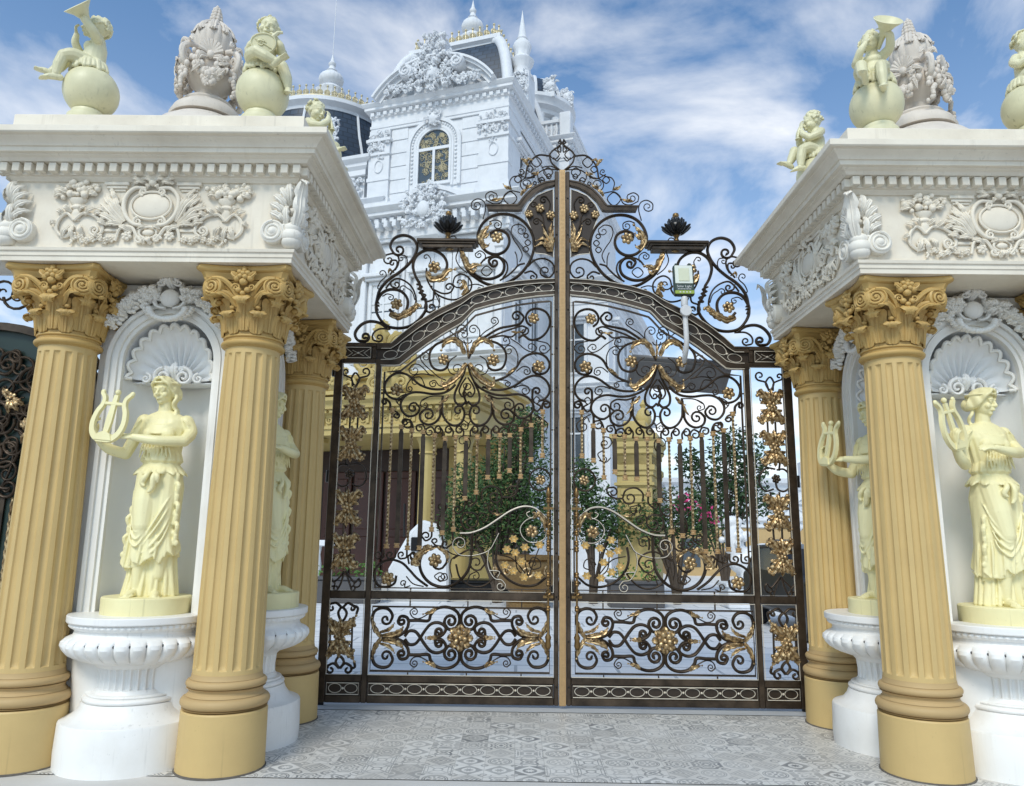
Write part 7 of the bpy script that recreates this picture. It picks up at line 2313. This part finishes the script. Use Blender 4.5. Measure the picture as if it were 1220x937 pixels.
plant('shrub', 'large green shrub behind the left gate leaf, just left of the meeting line', 'shrub', -.50, 19.7, .8, [((-.3, 0, 1.9), (.7, .6, .7)), ((.35, .1, 2.35), (.65, .6, .9)), ((0, .2, 1.25), (.9, .6, .5)), ((.65, 0, 1.5), (.5, .5, .6)), ((-.75, 0, 1.35), (.35, .4, .4)), ((.5, .1, 3.05), (.4, .4, .45))], 5200, .044, 5, MAT['leaf'], sc_l=1.45)
plant('shrub', 'green shrub behind the right gate leaf, close to the meeting line', 'shrub', 1.95, 19.8, .7, [((-.1, 0, 1.7), (.5, .5, .7)), ((.3, .1, 1.4), (.6, .5, .5)), ((-.2, 0, 2.25), (.35, .4, .4))], 5200, .043, 6, MAT['leaf'], sc_l=1.42)
plant('flowering_shrub', 'shrub with pink bougainvillea flowers behind the right gate leaf', 'shrub', 4.1, 19.9, .7, [((0, 0, 1.7), (.75, .5, .5)), ((.5, .1, 1.4), (.6, .5, .5)), ((-.5, 0, 1.45), (.5, .5, .45))], 4200, .043, 7, MAT['leaf'], sc_l=1.36, extra=([((.15, -.35, 1.85), (.35, .2, .22)), ((.6, -.3, 1.65), (.25, .2, .2))], 700, .05, MAT['pink']))
plant('tree', 'dark green tree behind the right gate leaf, against the sky', 'tree', 6.3, 23.5, 1.6, [((0, 0, 3.4), (1.2, 1.0, 1.0)), ((.5, .1, 4.5), (.9, .8, .7)), ((-.7, 0, 2.6), (.9, .8, .7)), ((.8, 0, 2.9), (.8, .8, .8)), ((1.1, 0, 3.9), (.5, .5, .5)), ((-.9, .2, 4.0), (.5, .5, .5))], 800, .10, 8, MAT['leaf2'])
# planters
def planter(x, y, w_, label):
    r_ = empty('planter', (x, y, 0), 0, label, 'planter', 'hedge planters in the courtyard')
    m = MB(); m.box(-w_ / 2, w_ / 2, -.35, .35, 0, .55, c=.02); m.box(-w_ / 2 - .05, w_ / 2 + .05, -.4, .4, .551, .63, c=.02); m.build('box', MAT['grey'], r_)
    l = MB(); leaves(l, [((-w_ / 4, 0, .8), (w_ / 3.4, .36, .26)), ((w_ / 4, 0, .8), (w_ / 3.4, .36, .28))], 700, .06, random.Random(int(x * 10))); l.build('hedge', MAT['hedge'], r_, None)
planter(-4.15, 19.2, 1.5, 'grey planter with clipped green hedge, low behind the left gate leaf')
planter(2.9, 19.0, 1.3, 'grey planter with clipped green hedge, low behind the right gate leaf')
gp = empty('gold_urn_planter', (.25, 18.4, 0), 0, 'large gilded planter pot under the shrub at the meeting line', 'planter')
gp.scale = (1.1, 1.1, 1.1)
m = MB(); m.lathe([(.0, 0), (.45, 0), (.45, .12), (.30, .2), (.34, .3), (.62, .55), (.70, .85), (.66, .98), (.72, 1.02), (.72, 1.1), (.62, 1.1), (.6, .9)], 48, fn=lambda a, z: 1 + (.04 * abs(sin(a * 10)) if .3 < z < .95 else 0)); m.build('pot', MAT['oldbrass'], gp, 40)
m = MB()
for k in range(10):
    Mk = MX.Rotation(2 * PI * k / 10, 4, 'Z'); m.spiral((0, -.71, .78), .13, 1.5, .03, (0, -1, 0), sgn=1 if k % 2 else -1, M=Mk)
m.build('scroll_relief', MAT['gold'], gp, 50)
# dark plinth across the far side of the pale paving
m = MB(); m.box(-3.4, 1.6, 20.6, 21.4, 0, .42, c=.02); m.box(-3.5, 1.7, 20.5, 21.5, .4205, .50, c=.02)
tag(m.build('granite_plinth', MAT['black']), 'long low black granite plinth across the courtyard', 'plinth')
# white marble ornaments
m = MB(); rw = random.Random(2)
m.prism([(-.75, 0), (.85, 0), (.80, 1.1), (.62, 1.9), (.1, 2.05), (-.2, 1.75), (-.72, .8)], -.35, .35)
o = m.build('marble_monument', flat('veined_white_marble', (.78, .79, .80), .25, 0, .12, 3), None, None); o.location = (-2.55, 20.0, 0); o.modifiers.new('b', 'BEVEL').width = .06
tag(o, 'white marble monument with sloping side, behind the left gate leaf', 'monument')
m = MB(); m.box(-.16, .1, -.40, -.352, 1.25, 1.6, c=.03); m.tube([(-.35, -.3, 1.6), (-.37, -.3, 2.45)], .03, 6); m.build('plaque', MAT['black'], o)
m = MB()
limb(m, [(-.55, 0, .5), (.0, 0, .62), (.55, 0, .55)], [.30, .34, .32], 14); limb(m, [(-.6, 0, .7), (-.75, -.02, 1.15), (-.62, -.05, 1.45)], [.24, .17, .12], 12); m.ball((-.72, -.05, 1.48), .17, 12, 10, (1.5, .8, .85))
for x, y in ((-.55, -.18), (-.55, .18), (.5, -.18), (.5, .18)): limb(m, [(x, y, .5), (x + .03, y, .25), (x, y, .02)], [.14, .10, .08], 10)
limb(m, [(.8, 0, .6), (.95, 0, .85), (.85, 0, 1.2), (.95, 0, 1.35)], [.07, .06, .07, .09], 8)
for k in range(24): m.ball((-.62 + rw.gauss(0, .1), rw.gauss(0, .15), 1.1 + rw.gauss(0, .18)), .09, 8, 6)
lr = empty('lion_statue', (6.1, 19.2, 0), 0, 'white marble lion sculpture on a block, behind the right gate leaf', 'statue')
o = sculpt(m, 'figure', flat('white_marble', (.8, .8, .8), .3, 0, .1, 3), .025, lr, 2); o.location = (0, 0, .6)
m = MB(); m.box(-1.0, 1.1, -.45, .45, 0, .5, c=.03); m.box(-1.05, 1.15, -.5, .5, .501, .605, c=.02); m.build('pedestal', MAT['mwhite'], lr)
# person sitting by the planters
pm_ = MB()
skin, shirt, trous = flat('skin', (.38, .20, .13), .5), flat('pale_blue_shirt', (.42, .52, .62), .7, 0, .2, 20), flat('dark_trousers', (.02, .022, .03), .7)
PE = empty('person', (4.0, 22.6, 0), R(25), 'person in a pale blue shirt and dark trousers, small behind the right gate leaf', 'person')
b = MB(); limb(b, [(0, 0, .92), (0, .0, 1.15), (0, .02, 1.40)], [.13, .14, .12], 14); limb(b, [(0, .02, 1.42), (0, 0, 1.52)], [.06, .055], 10); head(b, V((0, -.01, 1.63)), MX.Rotation(R(10), 3, 'X'), 1.05); b.ball((0, .02, 1.67), .09, 12, 8)
for s in (-1, 1):
    limb(b, [(s * .16, .02, 1.38), (s * .21, .0, 1.12), (s * .19, -.08, .90)], [.055, .045, .032], 10); hand(b, (s * .19, -.08, .90), (0, -.2, -1), (s, 0, 0), 1.0, .4, -s)
    limb(b, [(s * .085, .0, .92), (s * .095, -.02, .5), (s * .095, .01, .08)], [.09, .065, .045], 10); foot(b, (s * .095, .01, .07), (0, -1, 0), 1.1)
sculpt(b, 'body', skin, .012, PE, 1)
b = MB(); limb(b, [(0, .005, .88), (0, .0, 1.12), (0, .02, 1.38)], [.160, .158, .140], 16); b.ball((0, .02, 1.38), 1, 14, 10, (.215, .11, .075))
for s in (-1, 1): limb(b, [(s * .17, .02, 1.38), (s * .215, .005, 1.16)], [.070, .066], 10)
sculpt(b, 'shirt', shirt, .014, PE, 2)
b = MB(); b.ball((0, 0, .90), 1, 14, 10, (.165, .13, .12))
for s in (-1, 1): limb(b, [(s * .085, .0, .90), (s * .097, -.02, .5), (s * .097, .01, .10)], [.108, .085, .068], 10)
sculpt(b, 'trousers', trous, .014, PE, 2)
b = MB(); b.ball((0, .03, 1.70), 1, 14, 10, (.095, .10, .075)); b.build('hair', MAT['black'], PE)
# --- far right: low white wing, parked car
lw = empty('garden_building', (8.6, 36, 0), -.06, 'low white garden building with moulded cornice, far right behind the gate', 'building')
m = MB(); m.box(-1.5, 9, 0, 5, 0, 2.2); m.build('wall', MAT['ochre2'], lw)
m = MB(); m.box(-1.5, 9, .05, 5, 2.201, 4.2); m.ring4([(.0, 2.2), (.1, 2.25), (.1, 2.45), (.25, 2.55), (.25, 2.7), (.0, 2.75), (.0, 3.9), (.1, 4.0), (.12, 4.2), (.35, 4.3), (.4, 4.5), (-.2, 4.55)], 5.25, 2.5, MX.Translation((3.75, 2.5, 0)))
for x in (0, 2.5, 5, 7.5): m.box(x - .3, x + .3, -.2, .3, 4.5, 5.3, c=.03)
m.build('upper_wall', MAT['mwhite'], lw)
m = MB()
for x in (-.6, .8, 2.2, 3.6, 5.0): m.tube(spline([(x + .5 * cos(a), -.03, 3.3 + .35 * sin(a)) for a in [2 * PI * i / 10 for i in range(10)]], 3, True), .05, 6, closed=True); foliage(m, x - .3, x + .3, 3.1, 3.5, I4, 12, .16, rm, .1)
m.build('panel_relief', MAT['mwhite'], lw, 50)
for x in (-.5, 1.6, 3.7):
    g = MB(); g.box(x - .45, x + .45, -.03, .02, .4, 1.7); g.build('window', MAT['glassdark'], lw)
car = empty('parked_car', (5.55, 14.2, 0), R(88), 'dark parked car between the gate and the right rear column', 'car')
body = [(-2.2, .35), (-2.25, .75), (-2.1, .95), (-1.2, 1.02), (-.55, 1.48), (.1, 1.56), (1.2, 1.53), (1.9, 1.08), (2.2, .98), (2.25, .45), (2.15, .32)]
m = MB(); m.prism(body, -.85, .85); o = m.build('body', flat('dark_car_paint', (.010, .011, .013), .35, .1), car, 25); bv = o.modifiers.new('b', 'BEVEL'); bv.width = .09; bv.segments = 3
m = MB()
for s in (-1, 1): m.prism([(-.95, 1.06), (-.5, 1.40), (.1, 1.48), (1.1, 1.45), (1.6, 1.08)], s * .852, s * .860)
m.build('side_window', MAT['glassdark'], car)
for x in (-1.4, 1.4):
    for s in (-1, 1):
        Mw = MX.Translation((x, s * .74, .33)) @ MX.Rotation(PI / 2, 4, 'X')
        m = MB(); m.lathe([(.19, -.1), (.31, -.11), (.33, -.08), (.33, .08), (.31, .11), (.19, .1)], 24, Mw); w_ = m.build('wheel', MAT['black'], car, 40)
        m = MB(); m.lathe([(.0, .09), (.10, .09), (.19, .105), (.19, -.1), (.0, -.09)], 20, Mw); m.build('rim', MAT['line'], w_, 40)
for s in (-1, 1):
    m = MB(); m.ball((-2.2, s * .62, .72), .14, 10, 8, (.4, 1.3, .6)); m.build('headlight', flat('lamp_glass', (.5, .5, .5), .1), car)
# stair balustrade left of the gate, behind the rear column
sb = empty('stair_balustrade', (-5.2, 19.5, 0), -MT, 'white stair balustrade seen between the left rear column and the gate', 'balustrade')
m = MB(); m.box(-1.5, .75, -.15, .15, 1.35, 1.5, c=.02); m.box(-1.5, .75, -.18, .18, .4, .55, c=.02); m.box(-1.5, .75, -.2, .2, 0, .39); m.build('rail', MAT['mwhite'], sb)
for k in range(7):
    m = MB(); m.lathe([(.07, .55), (.05, .62), (.10, .82), (.05, 1.15), (.08, 1.35)], 12, MX.Translation((-1.35 + .31 * k, 0, 0))); m.build('baluster', MAT['mwhite'], sb, 40)

# ------------------------------------------------------------------ solar lamp fixed behind the gate
SL = empty('solar_lamp', (1.72, 7.56, 3.57), 0, 'white solar flood lamp on a white arm, in front of the right gate leaf', 'lamp')
m = MB(); m.tube(spline([(.0, .20, -.20), (.0, .05, -.10), (.005, -.02, .02), (.0, -.03, .22), (-.005, -.03, .42)], 6), .027, 14); m.build('arm', MAT['plastic'], SL, 60)
m = MB(); m.lathe([(.055, -.02), (.06, -.012), (.06, .012), (.055, .02)], 24, MX.Translation((0, -.06, .36)) @ MX.Rotation(PI / 2, 4, 'X')); m.lathe([(.033, .42), (.036, .43), (.036, .50), (.030, .52)], 16, MX.Translation((-.005, -.03, 0))); m.build('joint', MAT['plastic'], SL, 40)
LM = MX.Translation((-.005, -.03, .53)) @ MX.Rotation(R(-8), 4, 'X')
m = MB(); m.box(-.105, .105, -.035, .03, .0, .345, LM, c=.012)
for k in range(5): m.box(-.09 + .04 * k, -.07 + .04 * k, .03, .05, .02, .33, LM)
for s in (-1, 1): m.box(s * .07 - .012, s * .07 + .012, -.02, .02, .345, .372, LM, c=.004)
lo = m.build('lamp_body', flat('dark_green_lamp_housing', (.035, .06, .045), .4), SL)
m = MB(); m.box(-.092, .092, -.043, -.0355, .125, .335, LM, c=.004); m.build('lens', flat('pale_lamp_lens', (.74, .77, .68), .25, 0, .05), lo)
m = MB(); m.box(-.055, .055, -.049, -.0435, .15, .30, LM, c=.003); m.build('led_panel', flat('led_panel', (.66, .68, .50), .4, 0, .1), lo)
m = MB(); m.box(-.100, .100, -.044, -.0355, .005, .045, LM, c=.004); m.build('lime_band', flat('lime_green_label', (.33, .44, .06), .5), lo)
def text(body, size, M, mat, name, parent, align='CENTER'):
    cu = bpy.data.curves.new(name, 'FONT'); cu.body = body; cu.size = size; cu.extrude = .0006; cu.align_x = align
    t = bpy.data.objects.new('tmp', cu); COL.objects.link(t)
    dg = bpy.context.evaluated_depsgraph_get(); dg.update()
    me = bpy.data.meshes.new_from_object(t.evaluated_get(dg)); bpy.data.objects.remove(t)
    me.materials.clear(); me.materials.append(mat); me.transform(M @ MX.Rotation(PI / 2, 4, 'X'))
    o = bpy.data.objects.new(name, me); COL.objects.link(o); o.parent = parent
    return o
text('Solar Light', .036, LM @ MX.Translation((0, -.0365, .083)), MAT['plastic'], 'lettering', lo)
m = MB()
for k in range(9): m.box(-.07 + .016 * k, -.060 + .016 * k, -.0362, -.0352, .060, .068, LM)
m.build('small_print', MAT['plastic'], lo)
m = MB()
for k in range(4): m.box(-.055 + .034 * k, -.040 + .034 * k, -.0455, -.0441, .018, .032, LM)
m.build('label_marks', MAT['plastic'], lo)
pm2 = MX.Translation((.02, .46, -.20)) @ MX.Rotation(R(4), 4, 'Y') @ MX.Rotation(R(-38), 4, 'X')
m = MB(); m.box(-.54, .54, -.22, .22, -.02, .02, pm2, c=.008); m.box(-.48, .48, -.17, .17, -.032, -.0205, pm2, c=.004); m.box(-.12, .12, -.08, .08, -.075, -.0325, pm2, c=.01)
m.tube([(0, .20, -.20), (.01, .3, -.22), (.02, .42, -.22)], .025, 10)
m.build('solar_panel', MAT['panel'], SL)

# ------------------------------------------------------------------ side gate at the far left
SG = empty('side_gate', (-4.70, 6.45, -.16), 0, 'dark green side gate with gilt sprays, at the far left behind the outer column', 'gate')
fr = MB(); T0 = [(-1.0, 2.75)] + [(1.0 * cos(PI - PI * i / 20), 2.95 + .62 * sin(PI * i / 20)) for i in range(21)] + [(1.0, 2.75)]
def sc_(P, s, dz=0): return [(p[0] * s, 2.9 + (p[1] - 2.9) * s + dz) for p in P]
fr.strip(sc_(T0, .93), sc_(T0, 1.03), -.04, .04)
fr.box(-1.05, -.97, -.04, .04, .03, 2.9); fr.box(.93, 1.02, -.04, .04, .03, 2.9); fr.box(-.97, .93, -.035, .035, .03, .2); fr.box(-.97, .93, -.035, .035, 1.0, 1.07); fr.box(-.03, .03, -.035, .035, .2, 3.45)
fr.build('frame', MAT['bronze'], SG)
s_ = MB(); s_.prism([(p[0] * .93, 2.9 + (p[1] - 2.9) * .93) for p in T0[::-1]] + [(-.92, 1.075), (.92, 1.075)], .012, .02); k_ = MB(); k_.box(-.92, .92, .012, .02, .21, .99); k_.build('kick_plate', MAT['greensheet'], SG); s_.build('backing_sheet', MAT['greensheet'], SG)
sw = MB(); gl = MB(); rg = random.Random(4)
for k in range(110):
    x, z = rg.uniform(-.85, .85), rg.uniform(2.12, 3.3)
    if x * x + ((z - 2.9) / .6) ** 2 > .85 and z > 2.9: continue
    sw.spiral((x, -.02, z), rg.uniform(.06, .14), 1.6, .016, (0, -1, 0), a0=rg.uniform(0, 6), sgn=rg.choice((-1, 1)))
for x0 in (-.75, -.25, .25, .75): sw.tube(spline([(x0, -.02, 2.0), (x0 + .12, -.02, 2.4), (x0 - .08, -.02, 2.8), (x0 + .1, -.02, 3.15)], 6), .011, 6)
for k in range(16):
    t = k / 15; sw.spiral((-1.05 + 2.1 * t, 0, 3.05 + .75 * sin(PI * t) + rg.uniform(0, .25)), .14, 1.6, .014, (0, -1, 0), a0=rg.uniform(0, 6), sgn=1 if k % 2 else -1)
for x, z in ((.55, 3.5), (.8, 3.3), (.68, 2.95), (.5, 2.62), (.78, 2.55), (.62, 3.2), (.3, 2.9), (-.3, 2.9), (-.6, 2.6)):
    gl.rosette((x, -.04, z), .055, (0, -1, 0), 6)
    for k in range(4): an = rg.uniform(0, 6.3); gl.leaf([(x, -.03, z), (x + .07 * cos(an), -.06, z + .07 * sin(an)), (x + .13 * cos(an), -.03, z + .13 * sin(an))], .035, (0, -1, 0), 4)
sw.build('scrollwork', MAT['bronze'], SG, 60); gl.build('gilt_sprays', MAT['gold'], SG, 60)
for k in range(23):
    x = -.88 + .08 * k; m = MB()
    if k % 2: m.box(x - .018, x + .018, -.01, .01, 1.07, 2.05); m.build('flat_bar', MAT['bronze'], SG)
    else: m.lathe([(.013, 1.07 + .98 * i / 60) for i in range(61)], 8, MX.Translation((x, 0, 0)), fn=lambda a, z: 1 + .25 * cos(2 * (a - z * 40))); m.build('twisted_bar', MAT['gold'], SG)
lt = MB(); lt.ring4([(.0, 3.95), (.02, 3.97), (.02, 4.05), (.10, 4.12), (.12, 4.2), (.18, 4.24), (.18, 4.3), (-.05, 4.33)], 1.2, .22, MX.Translation((-5.15, 6.45, 0)), capb=True)
tag(lt.build('lintel', MAT['cream']), 'cream moulded lintel running off the frame above the far left side gate', 'lintel')
